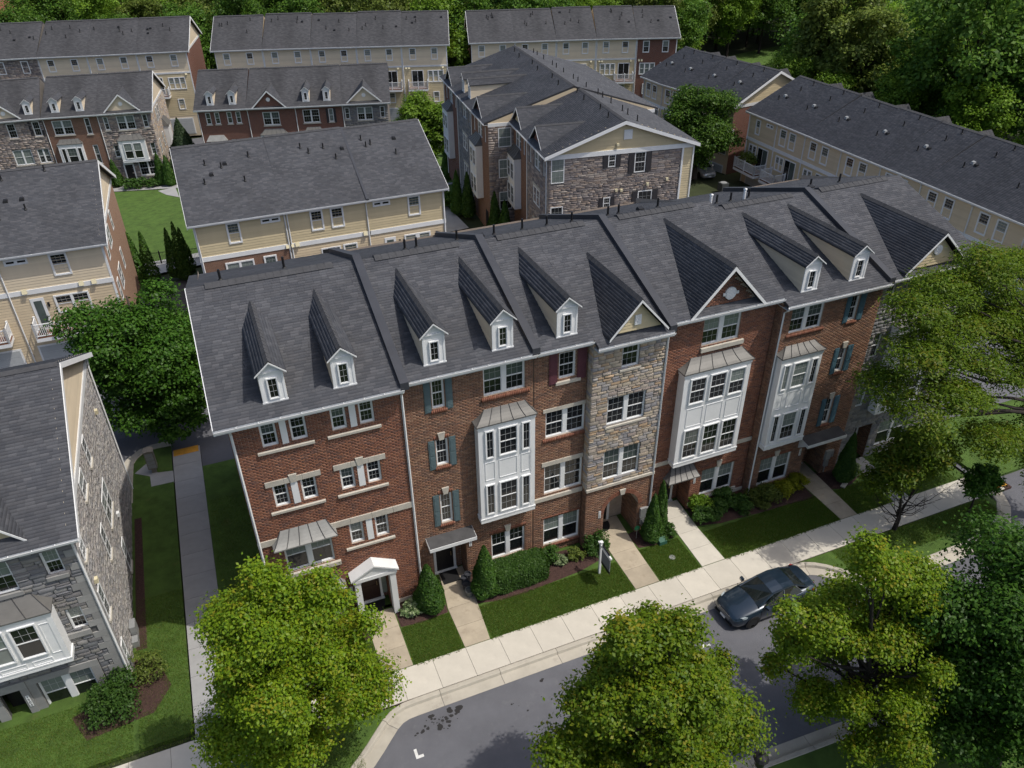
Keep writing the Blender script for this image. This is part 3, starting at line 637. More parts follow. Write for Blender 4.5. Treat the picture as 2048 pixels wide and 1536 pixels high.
    def bay(s, x0, x1, z0, z1, front, roof_top, wins, panels, xt0, xt1):
        y = s.Yp; mb = MB(); mb.box(x0, x1, front, y+.02, z0, z1)
        mb.box(x0-.04, x1+.04, front-.04, y, z1-.2, z1+.02); mb.box(x0-.03, x1+.03, front-.03, y, z0, z0+.22); mb.box(x0-.05, x1+.05, front-.05, y, z0+.2, z0+.26)
        for X in (x0, x1-.16): mb.box(X-.012, X+.172, front-.018, front+.05, z0+.25, z1-.2)
        B = s.part('bay_window', mb, M['white'])
        for a, b, c, d, g_ in wins:
            window(B, a-.045-s.x0, front-.055-s.Yp, c-.045, b-a+.09, d-c+.09, grid=g_, cas=.05, single=(b-a) < .45, gx=3 if b-a > .5 else 2, proud=.02)
        for a, b, c, d in panels:
            pm = MB(); t = .035
            pm.box(a, b, front-.02, front+.01, c, c+t); pm.box(a, b, front-.02, front+.01, d-t, d); pm.box(a, a+t, front-.02, front+.01, c+t, d-t); pm.box(b-t, b, front-.02, front+.01, c+t, d-t)
            s.part('panel', pm, M['white'], B)
        s.seam_roof(B, x0-.1, x1+.1, front-.1, z1+.02, xt0, xt1, roof_top)
        bl = MB()
        for i in range(3): X = x0+.4+(x1-x0-.8)*i/2; bl.box(X-.06, X+.06, front+.05, y, z0-.1, z0)
        s.part('bracket', bl, M['trim'], B); return B
    def seam_roof(s, parent, x0, x1, yf, z0, t0, t1, zt, m='metal', n=4, Yp=None):
        y = Yp or s.Yp; mb = MB(); c = lambda f_: f_**1.7
        N = 5
        for i in range(N):
            a, b = i/N, (i+1)/N
            def row(f_): return (x0+(t0-x0)*f_, x1+(t1-x1)*f_, yf+(y-yf)*f_, z0+(zt-z0)*(f_*.55+.45*f_*f_))
            A, B_ = row(a), row(b)
            mb.poly([(A[0],A[2],A[3]),(A[1],A[2],A[3]),(B_[1],B_[2],B_[3]),(B_[0],B_[2],B_[3])])
            mb.poly([(A[0],y,A[3]),(A[0],A[2],A[3]),(B_[0],B_[2],B_[3]),(B_[0],y,B_[3])]); mb.poly([(A[1],A[2],A[3]),(A[1],y,A[3]),(B_[1],y,B_[3]),(B_[1],B_[2],B_[3])])
        mb.box(x0, x1, yf, y, z0-.06, z0, 0)
        sm = mb
        for k in range(1, n+1):
            f0 = k/(n+1); pts = []
            for i in range(N+1): A = row(i/N); pts.append((A[0]+(A[1]-A[0])*f0, A[2]-.005, A[3]+.012))
            sm.tube(pts, .016, 4, 1)
        for sg in (0,1): sm.tube([((row(i/N)[sg]), row(i/N)[2], row(i/N)[3]+.01) for i in range(N+1)], .018, 4, 1)
        Ro = s.part('roof', mb, [M[m], M['canopy']], parent); return Ro
    def alcove(s, x0, x1, z1, depth, wallm='brown', door=None, m='door', Yp=None, z0=0):
        y = Yp or s.Yp; s.holes.append((x0, x1, z0, z1)); mb = MB(); e = .002
        mb.poly([(x0,y+depth,z0),(x1,y+depth,z0),(x1,y+depth,z1),(x0,y+depth,z1)]); mb.poly([(x0,y,z0),(x0,y+depth,z0),(x0,y+depth,z1),(x0,y,z1)]); mb.poly([(x1,y,z0),(x1,y+depth,z0),(x1,y+depth,z1),(x1,y,z1)][::-1]); mb.poly([(x0,y,z1-e),(x1,y,z1-e),(x1,y+depth,z1-e),(x0,y+depth,z1-e)], 1)
        W = s.part('entrance_wall', mb, [M['mortar'], M['trim']])
        v1, f1 = plane_boxes(brick_rects(0, depth, z0, z1, []), .008, (x1,y,0), (0,1,0), (-1,0,0)); v2, f2 = plane_boxes(brick_rects(x0, x1, z0, z1, []), .008, (0,y+depth,0), (1,0,0), (0,-1,0))
        link('brick', np_mesh('bricks', np.concatenate([v1, v2])-np.array(s.off), np.concatenate([f1, f2+len(v1)]), M[wallm]), W, kind='stuff')
        if door:
            a, b = door; yd = y+depth-.05; fr = MB(); fr.box(a-.12, a, yd-.03, yd+.04, z0+.05, z0+2.2); fr.box(b, b+.12, yd-.03, yd+.04, z0+.05, z0+2.2); fr.box(a-.12, b+.12, yd-.03, yd+.04, z0+2.2, z0+2.35); fr.box(a-.15, b+.15, yd-.12, yd+.04, z0-.02, z0+.08)
            s.part('door_frame', fr, M['white']); d = MB().box(a, b, yd, yd+.03, z0+.08, z0+2.2)
            for i in (0,1):
                for c, e_ in ((.25,.95),(1.1,2.0)): xa = a+.1+(b-a-.1)*i/2; d.box(xa, xa+(b-a)/2-.15, yd-.012, yd, z0+c, z0+e_)
            D = s.part('door', d, M[m]); s.part('handle', MB().tube([(b-.12,yd-.06,z0+.95),(b-.12,yd-.06,z0+1.2)], .018, 6), M['brass'], D)
    def mat_(s, x0, x1, y0, y1, round_=True):
        mb = MB()
        xc = (x0+x1)/2; pts = [(x0,y1,.034)]+[(xc+(x1-x0)/2*math.cos(a), y1+(y1-y0)*-math.sin(a), .034) for a in np.linspace(math.pi,0,14)] if round_ else [(x0,y0,.034),(x1,y0,.034),(x1,y1,.034),(x0,y1,.034)]
        if round_: pts = pts[1:]
        mb.prism(pts, (0,0,.015)); o = link('doormat', mb.mesh('doormat', M['black'])); return o
def parapet(h, x, w_=.34, up=.24, ye=None):
    """fire wall cap that follows the roof between two houses; belongs to the house on its left"""
    y0 = (ye or h.Yp-.42); zf = h.zr_at(y0); yb = 2*h.yr-y0; mb = MB()
    for a, b in (((y0,zf),(h.yr,h.zr)),((h.yr,h.zr),(yb,zf))):
        mb.hexa([(x-w_/2,a[0],a[1]-.1),(x+w_/2,a[0],a[1]-.1),(x+w_/2,b[0],b[1]-.1),(x-w_/2,b[0],b[1]-.1),(x-w_/2,a[0],a[1]+up),(x+w_/2,a[0],a[1]+up),(x+w_/2,b[0],b[1]+up),(x-w_/2,b[0],b[1]+up)])
    return h.part('parapet', mb, M['parapet'])
near = lambda q: 0
# ---- house 1
t1 = 25.1/25.4
cz = lambda z: 28.65-(28.65-z)*t1
h = House('townhouse', 'red brick townhouse at the left end, with white pedimented porch and paired windows', -1.04, 5.46, 25.1, 11.97, 31.5, 14.42)
def pair(a, b, c, d, z0, z1, sx0, sx1, sz, lint=None):
    h.win(a, b, cz(z0), cz(z1)); h.win(c, d, cz(z0), cz(z1)); h.bx('panel', (b+.14, c-.12, h.Yp-.02, h.Yp+.02, cz(z0)-.02, cz(z1)+.0), 'white')
    h.sill(sx0, sx1, cz(sz))
    if lint: h.lintel(sx0, sx1, cz(lint[0]), cz(lint[1]), (sx0+sx1)/2)
pair(.02,.60,1.10,1.69, 10.24,11.36, -.22,1.90,10.1); pair(2.63,3.2,3.71,4.28, 10.27,11.39, 2.4,4.5,10.1)
pair(.0,.56,1.08,1.66, 7.24,8.35, -.24,1.9,7.07,(8.35,8.6)); pair(2.62,3.18,3.70,4.26, 7.25,8.34, 2.4,4.5,7.07,(8.35,8.6))
pair(2.63,3.2,3.72,4.28, 4.2,5.36, 2.37,4.49,4.05)
for a, b in ((-1.05,-.12),(1.8,5.46)):
    n = max(1,int((b-a)/.75))
    for i in range(n): h.bx('belt_stone', (a+(b-a)*i/n+.005, a+(b-a)*(i+1)/n-.005, h.Yp-.06, h.Yp+.04, cz(5.38), cz(5.68)), 'lime')
h.win(-.11,1.84, cz(3.6),cz(5.3), n=2, grid='upper', mull=.2, bl=1); h.sill(-.3,2.06,cz(3.55),.22,.12)
h.win(-.10,1.78, cz(.22),cz(2.1), n=2, grid='upper', mull=.2, bl=2); h.sill(-.3,2.0,cz(.18),.16,.1)
h.bx('base_course', (-1.05,2.38,h.Yp-.05,h.Yp+.05,.12,.34), 'lime'); h.bx('base_course', (4.22,5.46,h.Yp-.05,h.Yp+.05,.12,.34), 'lime')
a1 = h.part('awning', MB().box(-.45,2.04,h.Yp-.02,h.Yp+.0,cz(5.36),cz(5.4)), M['metal2']); h.seam_roof(a1,-.5,2.08,h.Yp-.52,cz(5.42),-.08,1.75,cz(6.0),'metal2',4)
a2 = h.part('awning', MB().box(-.35,2.04,h.Yp-.02,h.Yp+.0,cz(2.16),cz(2.2)), M['metal2']); h.seam_roof(a2,-.4,2.08,h.Yp-.5,cz(2.24),.0,1.76,cz(2.72),'metal2',4)
h.alcove(2.66,3.96,2.62,.75,'red',(2.78,3.62),'door')
f0 = 24.62; po = MB()
for a, b in ((2.40,2.66),(3.96,4.22)): po.box(a,b,f0,h.Yp+.02,0,2.62); po.box(a-.02,b+.02,f0-.02,h.Yp,2.5,2.6)
po.box(2.34,4.28,f0-.06,h.Yp+.02,2.62,2.8); po.prism([(2.34,f0-.03,2.8),(4.28,f0-.03,2.8),(3.31,f0-.03,3.32)], (0,.5,0))
for sg in (-1,1): po.hexa([(3.31+sg*1.06,f0-.12,2.79),(3.31+sg*1.06,h.Yp+.02,2.79),(3.31,h.Yp+.02,3.36),(3.31,f0-.12,3.36),(3.31+sg*1.06,f0-.12,2.87),(3.31+sg*1.06,h.Yp+.02,2.87),(3.31,h.Yp+.02,3.44),(3.31,f0-.12,3.44)])
h.part('porch', po, M['trim']); h.part('sidelight', MB().box(3.72,3.94,h.Yp+.66,h.Yp+.7,.3,2.3), M['blind'])
number(h.o,'119',2.27,h.Yp-.012,cz(1.63),h.off,.13)
tag(h.mat_(2.86,3.72,24.95,25.62),'black half-round doormat in the white pedimented porch','doormat')
h.wall([(h.x0,h.x1,0,h.zr_at(h.Yp)-.2,h.Yp,'red',None)], left=True); h.roof(ohl=.45)
h.dormer(.39,1.26,25.34,13.98,13.52); h.dormer(2.97,3.81,25.33,13.98,13.52)
h.downspout(-.97,h.Yp,11.75); h.downspout(5.42,h.Yp,11.8)
parapet(h, 5.5); h.pipes((-.1,1.2,.5),(2.6,1.7,.55)); h.sh.build(h.R, h.off)
h.part('rake_board', MB().hexa([(-1.52,24.7,11.72),(-1.46,24.7,11.72),(-1.46,31.5,14.17),(-1.52,31.5,14.17),(-1.52,24.7,11.98),(-1.46,24.7,11.98),(-1.46,31.5,14.43),(-1.52,31.5,14.43)]), M['trim'])
h.side_bricks(h.x0, 'red', (0,1,0), (-1,0,0))
H1 = h
# ---- house 2
h = House('townhouse', 'brick townhouse with teal shutters and a tall slim white bay, second from the left', 5.5, 11.12, 25.4, 12.0, 31.5, 14.38)
for z0, z1, s0, s1 in ((10.16,11.58,10.05,11.6),(7.2,8.58,7.08,8.6),(3.9,5.6,3.82,5.62)):
    h.win(6.70,7.24,z0,z1,bl=0); h.shutters((6.38,6.66),(7.28,7.57),z0=s0,z1=s1,m='shut_teal'); h.rowlock(6.62,7.32,z0-.2,z0-.04,.07)
    if z1 < 10: h.keystone(6.97,z1,z1+.36); h.rowlock(6.62,7.32,z1+.01,z1+.2,.02,name='brick_arch')
h.win(8.91,10.76,10.17,11.6,n=2,grid='both',mull=.2,bl=2); h.rowlock(8.8,10.96,9.94,10.13,.08)
wz = [(8.77,9.10,7.33,8.72,'both'),(9.38,10.17,7.33,8.72,'both'),(10.45,10.77,7.33,8.72,'both'),(8.73,9.08,4.13,5.78,'both'),(9.37,10.16,4.13,5.78,'both'),(10.43,10.77,4.13,5.78,'both')]
h.bay(8.44,11.02,3.62,9.08,24.95,9.55,wz,[(8.69,9.16,6.05,7.06),(9.34,10.2,6.05,7.06),(10.38,10.81,6.05,7.06)],8.9,10.75)
h.win(9.02,10.72,.68,2.3,n=2,grid='upper',mull=.2,bl=0); h.rowlock(8.9,10.9,.46,.64,.07); h.rowlock(8.95,10.8,2.32,2.52,.025,name='brick_arch'); h.keystone(9.85,2.3,2.68)
h.alcove(6.16,7.78,2.7,.9,'brown',(6.5,7.35),'doorb'); cn = MB(); cn.hexa([(5.88,24.72,2.98),(8.1,24.72,2.98),(8.1,25.42,3.1),(5.88,25.42,3.1),(5.88,24.72,3.16),(8.1,24.72,3.16),(8.1,25.42,3.28),(5.88,25.42,3.28)]); cn.hexa([(5.9,24.74,3.165),(8.08,24.74,3.165),(8.08,25.4,3.285),(5.9,25.4,3.285),(5.9,24.74,3.18),(8.08,24.74,3.18),(8.08,25.4,3.3),(5.9,25.4,3.3)],1); h.part('canopy', cn, [M['trim'],M['canopy']])
number(h.o,'121',7.98,h.Yp-.012,2.42,h.off,.13); h.part('door_lamp', MB().lathe((8.08,25.28,2.72),[(.02,.1),(.09,.02),(.09,-.05)],8), M['white'])
tag(h.mat_(6.55,7.4,25.35,26.2,False),'black doormat in the recessed entrance between the two slim evergreens','doormat')
h.wall([(h.x0,h.x1,0,h.zr_at(h.Yp)-.2,h.Yp,'brown',None)]); h.roof()
h.dormer(6.54,7.43,25.52,14.08,13.56); h.dormer(9.40,10.29,25.52,14.08,13.56)
parapet(h, 11.1); h.pipes((8.0,1.4,.5),(8.55,1.4,.5),(10.6,1.7,.5)); h.sh.build(h.R, h.off); H2 = h
# ---- house 3
h = House('townhouse', 'townhouse half brick and half buff stone, with burgundy shutters and an arched entrance', 11.16, 17.36, 25.4, 12.0, 31.5, 14.34)
YS = 24.95
h.win(12.32,13.10,10.16,11.45,bl=0); h.shutters((11.85,12.24),(13.18,13.6),z0=9.98,z1=11.55,m='shut_wine'); h.sill(12.16,13.34,10.08,.17)
h.win(11.74,13.66,7.15,8.58,n=2,mull=.2); h.lintel(11.6,13.66,8.58,8.76); h.rowlock(11.6,13.7,6.94,7.11,.07)
h.win(11.71,13.65,3.87,5.57,n=2,mull=.2); h.lintel(11.57,13.66,5.57,5.8); h.sill(11.2,13.68,3.76,.24,.08,name='belt_stone')
h.win(11.71,13.62,.56,2.28,n=2,grid='upper',mull=.2,bl=1); h.rowlock(11.6,13.66,.36,.53,.07); h.rowlock(11.6,13.66,2.3,2.42,.025,name='brick_arch')
hb = list(h.holes)
h.win(15.10,15.95,10.27,11.64,Yp=YS,bl=0); h.win(14.54,16.48,7.34,8.8,n=2,mull=.2,Yp=YS,bl=0); h.win(14.52,16.45,4.1,5.85,n=2,mull=.2,Yp=YS,bl=2)
for a, b, z in ((15.0,16.05,10.25),(14.45,16.58,7.32)): h.sill(a,b,z,.12,.07,Yp=YS)
h.sill(13.68,17.38,3.86,.17,.09,Yp=YS,name='belt_stone')
AC, AR, AS = 15.68, .96, 1.98
def arch(z):
    if z < AS: return (AC-AR, AC+AR)
    if z < AS+AR: d_ = math.sqrt(AR*AR-(z-AS)**2); return (AC-d_, AC+d_)
    return None
h.holes.append(arch)
h.wall([(11.16,13.7,0,h.zr_at(h.Yp)-.2,25.4,'tan',None)] if False else [(11.16,13.7,0,11.95,25.4,'brown',None)])
# stone half stands forward: its own wall
mb = MB(); hs = [q_ for q_ in h.holes if not callable(q_) and q_[0] > 13.7]
wall_quads(mb, 13.7, 17.38, 3.72, 12.0, hs, (0,YS,0), (1,0,0), 1)
for q_ in hs: reveal(mb, q_, (0,YS,0), (1,0,0), (0,-1,0), .16, 1)
mb.poly([(13.7,YS,0),(13.7,25.5,0),(13.7,25.5,12),(13.7,YS,12)]); mb.poly([(17.38,YS,0),(17.38,25.5,0),(17.38,25.5,12),(17.38,YS,12)][::-1])
tp = [(AC-AR*math.cos(a), AS+AR*math.sin(a)) for a in np.linspace(0,math.pi,17)]
mb.poly([(13.7,YS,0),(AC-AR,YS,0),(AC-AR,YS,AS),(13.7,YS,AS)]); mb.poly([(AC+AR,YS,0),(17.38,YS,0),(17.38,YS,AS),(AC+AR,YS,AS)])
for i in range(16):
    (xa,za),(xb,zb) = tp[i], tp[i+1]; mb.poly([(xa,YS,za),(xb,YS,zb),(xb,YS,3.72),(xa,YS,3.72)]); mb.poly([(xa,YS,za),(xa,YS+1.5,za),(xb,YS+1.5,zb),(xb,YS,zb)])
mb.poly([(13.7,YS,AS),(AC-AR,YS,AS),(AC-AR,YS,3.72),(13.7,YS,3.72)]); mb.poly([(AC+AR,YS,AS),(17.38,YS,AS),(17.38,YS,3.72),(AC+AR,YS,3.72)])
mb.poly([(AC-AR,YS+1.5,0),(AC+AR,YS+1.5,0),(AC+AR,YS+1.5,3),(AC-AR,YS+1.5,3)]); mb.poly([(AC-AR,YS,0),(AC-AR,YS+1.5,0),(AC-AR,YS+1.5,2),(AC-AR,YS,2)]); mb.poly([(AC+AR,YS+1.5,0),(AC+AR,YS,0),(AC+AR,YS,2),(AC+AR,YS+1.5,2)])
W = h.part('wall', mb, [M['mortar'],M['joint']])
stones(W, ashlar(13.71,17.37,3.88,11.95,hs,seed=4), (-h.off[0],YS-h.off[1],0), (1,0,0), (0,-1,0), 'stone')
v0,g0 = plane_boxes(brick_rects(13.7,17.38,0,3.7,[arch, lambda z: None]), .009, (0,YS,0), (1,0,0), (0,-1,0)); v1,g1 = plane_boxes(brick_rects(0,1.5,0,2.0,[]), .008, (AC+AR,YS,0), (0,1,0), (-1,0,0)); v2,g2 = plane_boxes(brick_rects(0,.45,0,3.7,[]), .008, (13.7,25.4,0), (0,-1,0), (-1,0,0)); v3,g3 = plane_boxes(ashlar(0,.45,3.8,11.9,[]), .03, (13.7,25.4,0), (0,-1,0), (-1,0,0), .02)
vv = np.concatenate([v0,v1,v2])-np.array(h.off); link('brick', np_mesh('bricks', vv, np.concatenate([g0,g1+len(v0),g2+len(v0)+len(v1)]), M['brown']), W, kind='stuff'); link('stone', np_mesh('stones', v3-np.array(h.off), g3, M['stone_i']), W, kind='stuff')
ar = MB()
for i in range(26):
    a0, a1 = math.pi*i/26+.008, math.pi*(i+1)/26-.008; P_ = lambda r_, a, y: (AC-r_*math.cos(a), y, AS+r_*math.sin(a))
    ar.hexa([P_(AR,a0,YS-.03),P_(AR,a1,YS-.03),P_(AR,a1,YS+.1),P_(AR,a0,YS+.1),P_(AR+.22,a0,YS-.03),P_(AR+.22,a1,YS-.03),P_(AR+.22,a1,YS+.1),P_(AR+.22,a0,YS+.1)])
h.part('brick_arch', ar, M['rowlock'], kind='stuff'); h.keystone(AC,AS+AR-.02,AS+AR+.3,YS)
dm = MB().box(14.85,15.7,YS+1.4,YS+1.46,.05,2.15); D = h.part('door', dm, M['doorb']); h.part('handle', MB().tube([(15.58,YS+1.35,1),(15.58,YS+1.35,1.2)],.018,6), M['brass'], D); h.part('door_frame', MB().box(15.71,15.84,YS+1.36,YS+1.5,.02,2.3).box(14.73,15.7,YS+1.36,YS+1.5,2.16,2.3), M['white'])
number(h.o,'123',14.5,YS-.012,2.16,h.off,.12); h.roof([(11.16,13.72,25.0),(13.72,17.36,24.55)])
# small stone-side gable
G_ = h.part('gable', MB().prism([(14.42,24.86,12.12),(16.84,24.86,12.12),(15.63,24.86,13.46)], (0,.2,0)), M['cream']); h.gable_roof(G_,14.22,17.04,24.58,12.1,13.68)
sb = MB()
for i in range(9): z = 12.16+i*.145; k_ = (13.45-z-.1)/1.34*1.2; sb.hexa([(15.63-k_,24.835,z),(15.63+k_,24.835,z),(15.63+k_,24.87,z),(15.63-k_,24.87,z),(15.63-k_+.1,24.853,z+.14),(15.63+k_-.1,24.853,z+.14),(15.63+k_-.1,24.87,z+.14),(15.63-k_+.1,24.87,z+.14)]) if k_ > .12 else None
h.part('siding_board', sb, M['cream_i'], G_, kind='stuff')
lv = MB().box(15.48,15.8,24.8,24.85,12.4,12.86)
for i in range(6): lv.box(15.5,15.78,24.78,24.82,12.43+i*.07,12.47+i*.07)
h.part('louvre_vent', lv, M['white'], G_)
h.dormer(12.22,13.14,25.48,14.04,13.54); h.downspout(17.3,YS,11.85); parapet(h,17.32,ye=24.6)
h.pipes((12.4,1.5,.5),(13.9,1.6,.55),(15.2,1.6,.5),(16.4,1.3,.5)); box_vent(h.o,11.7-h.x0,32.9-h.Yp,14.34-.51); h.sh.build(h.R, h.off); H3 = h
tag(h.mat_(14.85,15.75,25.55,26.2),'black doormat inside the arched brick entrance','doormat')
# ---- house 4
h = House('townhouse', 'brick townhouse with a big brick front gable, round vent and wide three-window white bay', 17.4, 23.4, 25.4, 11.97, 31.5, 14.32)
h.win(19.47,21.46,10.12,11.54,n=2,mull=.22,bl=1); h.lintel(19.4,21.82,11.55,11.73,20.6); h.sill(19.44,21.76,10.04,.24,.1)
wz = [(a,b,c,d,'both') for c, d in ((7.4,8.75),(4.16,5.83)) for a, b in ((18.82,19.62),(19.9,20.72),(20.97,21.78))]
h.bay(18.44,22.06,3.68,9.14,24.9,9.6,wz,[(18.8,19.7,6.02,7.09),(19.88,20.79,6.02,7.09),(20.98,21.8,6.02,7.09)],19.0,21.8)
for a, b in ((17.42,18.42),(22.1,23.4)): h.bx('belt_stone',(a,b,h.Yp-.06,h.Yp+.04,3.6,3.82),'lime')
h.win(20.64,22.62,.7,2.42,n=2,grid='upper',mull=.22,bl=1); h.sill(20.5,22.9,.68,.17,.09); h.rowlock(20.55,22.75,2.44,2.62,.03,name='brick_arch'); h.keystone(21.6,2.42,2.82)
h.alcove(18.52,19.98,2.66,1.0,'red',(18.7,19.5),'doorb'); c4 = h.part('canopy', MB().box(18.3,20.06,24.86,25.42,2.6,2.68), M['trim']); h.seam_roof(c4,18.26,20.1,24.82,2.7,18.7,19.95,3.24,'metal',4)
h.bx('base_course',(19.98,20.6,h.Yp-.06,h.Yp+.04,.26,.46),'lime'); h.bx('base_course',(22.65,23.4,h.Yp-.06,h.Yp+.04,.26,.46),'lime'); number(h.o,'125',20.22,h.Yp-.012,2.1,h.off,.12)
def gab4(z): return None
h.wall([(17.4,23.4,0,h.zr_at(h.Yp)-.2,25.4,'red',None)]); h.roof()
gx, gz0, gz1, hw = 20.39, 11.9, 13.92, 1.86
G_ = h.part('gable', MB().prism([(gx-hw,25.38,gz0),(gx+hw,25.38,gz0),(gx,25.38,gz1)],(0,.25,0)), M['mortar'])
r_ = brick_rects(gx-hw,gx+hw,gz0,gz1,[]); r_ = [q_ for q_ in r_ if max(abs(q_[0]-gx),abs(q_[1]-gx)) < hw*(gz1-q_[3])/(gz1-gz0)+.03]
v0,g0 = plane_boxes(r_,.009,(0,25.38,0),(1,0,0),(0,-1,0)); link('brick', np_mesh('bricks', v0-np.array(h.off), g0, M['red']), G_, kind='stuff')
h.gable_roof(G_,18.40,22.38,24.96,11.96,14.1,w_=.2)
rv = MB(); rv.prism([(20.6+.30*math.cos(a),25.3,12.62+.30*math.sin(a)) for a in np.linspace(0,6.283,17)[:-1]],(0,.1,0))
for i in range(6): z = 12.44+i*.075; k_ = math.sqrt(max(0,.25**2-(z-12.62)**2)); rv.box(20.6-k_,20.6+k_,25.27,25.31,z-.014,z+.014)
for X in (20.24,20.96): rv.box(X-.05,X+.05,25.29,25.33,12.55,12.69)
h.part('round_vent', rv, M['white'], G_)
h.downspout(17.5,h.Yp,11.75); h.pipes((18.5,1.5,.5),(19.1,1.5,.5),(21.3,1.4,.5)); box_vent(h.o,20.3-h.x0,32.9-h.Yp,14.32-.51); h.sh.build(h.R, h.off); H4 = h
# ---- house 5
h = House('townhouse', 'brown brick townhouse with blue shutters on its right and a slender white bay', 23.42, 29.38, 25.0, 11.72, 31.4, 13.95)
h.win(24.02,25.88,9.92,11.28,n=2,mull=.2,bl=2); h.rowlock(23.9,26.1,9.72,9.88,.07)
for z0, z1 in ((9.86,11.2),(6.92,8.3),(3.65,5.25)):
    h.win(27.54,28.0,z0,z1,bl=0,gx=2); h.shutters((27.22,27.5),(28.04,28.38),z0=z0-.06,z1=z1+.06,m='shut_blue'); h.rowlock(27.45,28.1,z0-.2,z0-.04,.06)
    if z1 < 10: h.keystone(27.78,z1+.02,z1+.36)
wz = [(a,b,c,d,'both') for c, d in ((7.08,8.46),(3.9,5.5)) for a, b in ((23.82,24.12),(24.38,25.2),(25.46,25.77))]
h.bay(23.6,25.98,3.42,8.92,24.55,9.25,wz,[(23.74,24.09,5.88,6.82),(24.34,25.21,5.88,6.82),(25.42,25.79,5.88,6.82)],24.05,25.75)
h.win(24.0,25.95,.55,2.33,n=2,grid='upper',mull=.2,bl=1); h.rowlock(23.9,26.1,.36,.52,.06); h.keystone(24.95,2.35,2.7); h.rowlock(23.95,26.0,2.35,2.5,.025,name='brick_arch')
h.alcove(26.85,28.35,2.6,1.2,'brown',(27.0,27.9),'doorb'); cn = MB(); cn.hexa([(26.3,24.3,2.86),(28.85,24.3,2.86),(28.85,25.02,2.98),(26.3,25.02,2.98),(26.3,24.3,3.04),(28.85,24.3,3.04),(28.85,25.02,3.16),(26.3,25.02,3.16)]); cn.hexa([(26.32,24.32,3.045),(28.83,24.32,3.045),(28.83,25.0,3.165),(26.32,25.0,3.165),(26.32,24.32,3.06),(28.83,24.32,3.06),(28.83,25.0,3.18),(26.32,25.0,3.18)],1); h.part('canopy', cn, [M['trim'],M['canopy']])
h.part('bracket', MB().prism([(26.32,25.0,2.9),(26.32,24.45,2.9),(26.32,25.0,2.45)],(.1,0,0)).prism([(28.72,25.0,2.9),(28.72,24.45,2.9),(28.72,25.0,2.45)],(.1,0,0)), M['trim']); number(h.o,'127',26.55,h.Yp-.012,2.25,h.off,.12)
h.wall([(23.42,29.38,0,h.zr_at(h.Yp)-.2,25.0,'brown',None)], left=True); h.roof(ohl=.05); h.side_bricks(h.x0,'brown',(0,1,0),(-1,0,0))
h.dormer(24.45,25.33,25.19,13.74,13.3); h.dormer(27.25,28.13,25.22,13.74,13.3)
h.downspout(23.5,h.Yp,11.55); parapet(h,29.4,ye=24.62); h.pipes((24.9,1.5,.5),(25.7,1.4,.5),(27.0,1.6,.5)); 
for x_ in (24.3,26.4):
    y_ = h.yr+1.2; z_ = h.zr-h.k*1.2; mbp = MB().tube([(x_-h.x0,y_-h.Yp,z_),(x_-h.x0,y_-h.Yp,z_+.45),(x_-h.x0+.05,y_-h.Yp,z_+.55),(x_-h.x0-.08,y_-h.Yp-.04,z_+.58)],.07,8); link('vent_pipe', mbp.mesh('vent_pipe', M['white']), h.o)
h.sh.build(h.R, h.off); H5 = h
# ---- house 6, mostly behind the oak
h = House('townhouse', 'grey stone townhouse at the right end of the front row, half hidden by the oak', 29.42, 35.3, 25.2, 11.72, 31.4, 13.95)
h.win(29.9,30.45,7.0,8.4,bl=0); h.win(29.9,30.45,10.0,11.3,bl=0); h.win(33.8,34.9,10.0,11.3,n=2); h.win(31.2,33.2,10.0,11.3,n=2); h.win(29.9,30.45,3.9,5.4); h.win(32.2,34.3,.6,2.3,n=2,grid='upper')
h.bay(30.9,33.7,3.5,8.9,24.7,9.3,[(31.2,32.2,7.1,8.5,'both'),(32.4,33.4,7.1,8.5,'both'),(31.2,32.2,3.9,5.5,'both'),(32.4,33.4,3.9,5.5,'both')],[(31.2,32.2,5.9,6.8),(32.4,33.4,5.9,6.8)],31.3,33.3)
h.alcove(30.4,31.6,2.4,.8,'brown',(30.55,31.4),'doorb'); h.wall([(29.42,35.3,0,h.zr_at(h.Yp)-.2,25.2,'grey',None)],right=True); h.roof(ohr=.4)
G_ = h.part('gable', MB().prism([(30.65,25.05,11.9),(33.95,25.05,11.9),(32.3,25.05,13.45)],(0,.2,0)), M['cream']); h.gable_roof(G_,30.3,34.3,24.75,11.9,13.68)
rv = MB(); rv.prism([(32.3+.26*math.cos(a),24.98,12.72+.26*math.sin(a)) for a in np.linspace(0,6.283,17)[:-1]],(0,.1,0))
for i in range(5): z = 12.58+i*.075; rv.box(32.12,32.48,24.95,24.99,z-.014,z+.014)
h.part('round_vent', rv, M['white'], G_); sb = MB()
for i in range(10): z = 11.95+i*.15; k_ = (13.4-z-.12)/1.5*1.6; sb.hexa([(32.3-k_,25.02,z),(32.3+k_,25.02,z),(32.3+k_,25.06,z),(32.3-k_,25.06,z),(32.3-k_+.1,25.04,z+.14),(32.3+k_-.1,25.04,z+.14),(32.3+k_-.1,25.06,z+.14),(32.3-k_+.1,25.06,z+.14)]) if k_ > .12 else None
h.part('siding_board', sb, M['cream_i'], G_, kind='stuff'); h.pipes((31,1.5,.5),(33,1.5,.5)); box_vent(h.o,30.8-h.x0,32.6-h.Yp,13.95-.42); h.sh.build(h.R, h.off); H6 = h
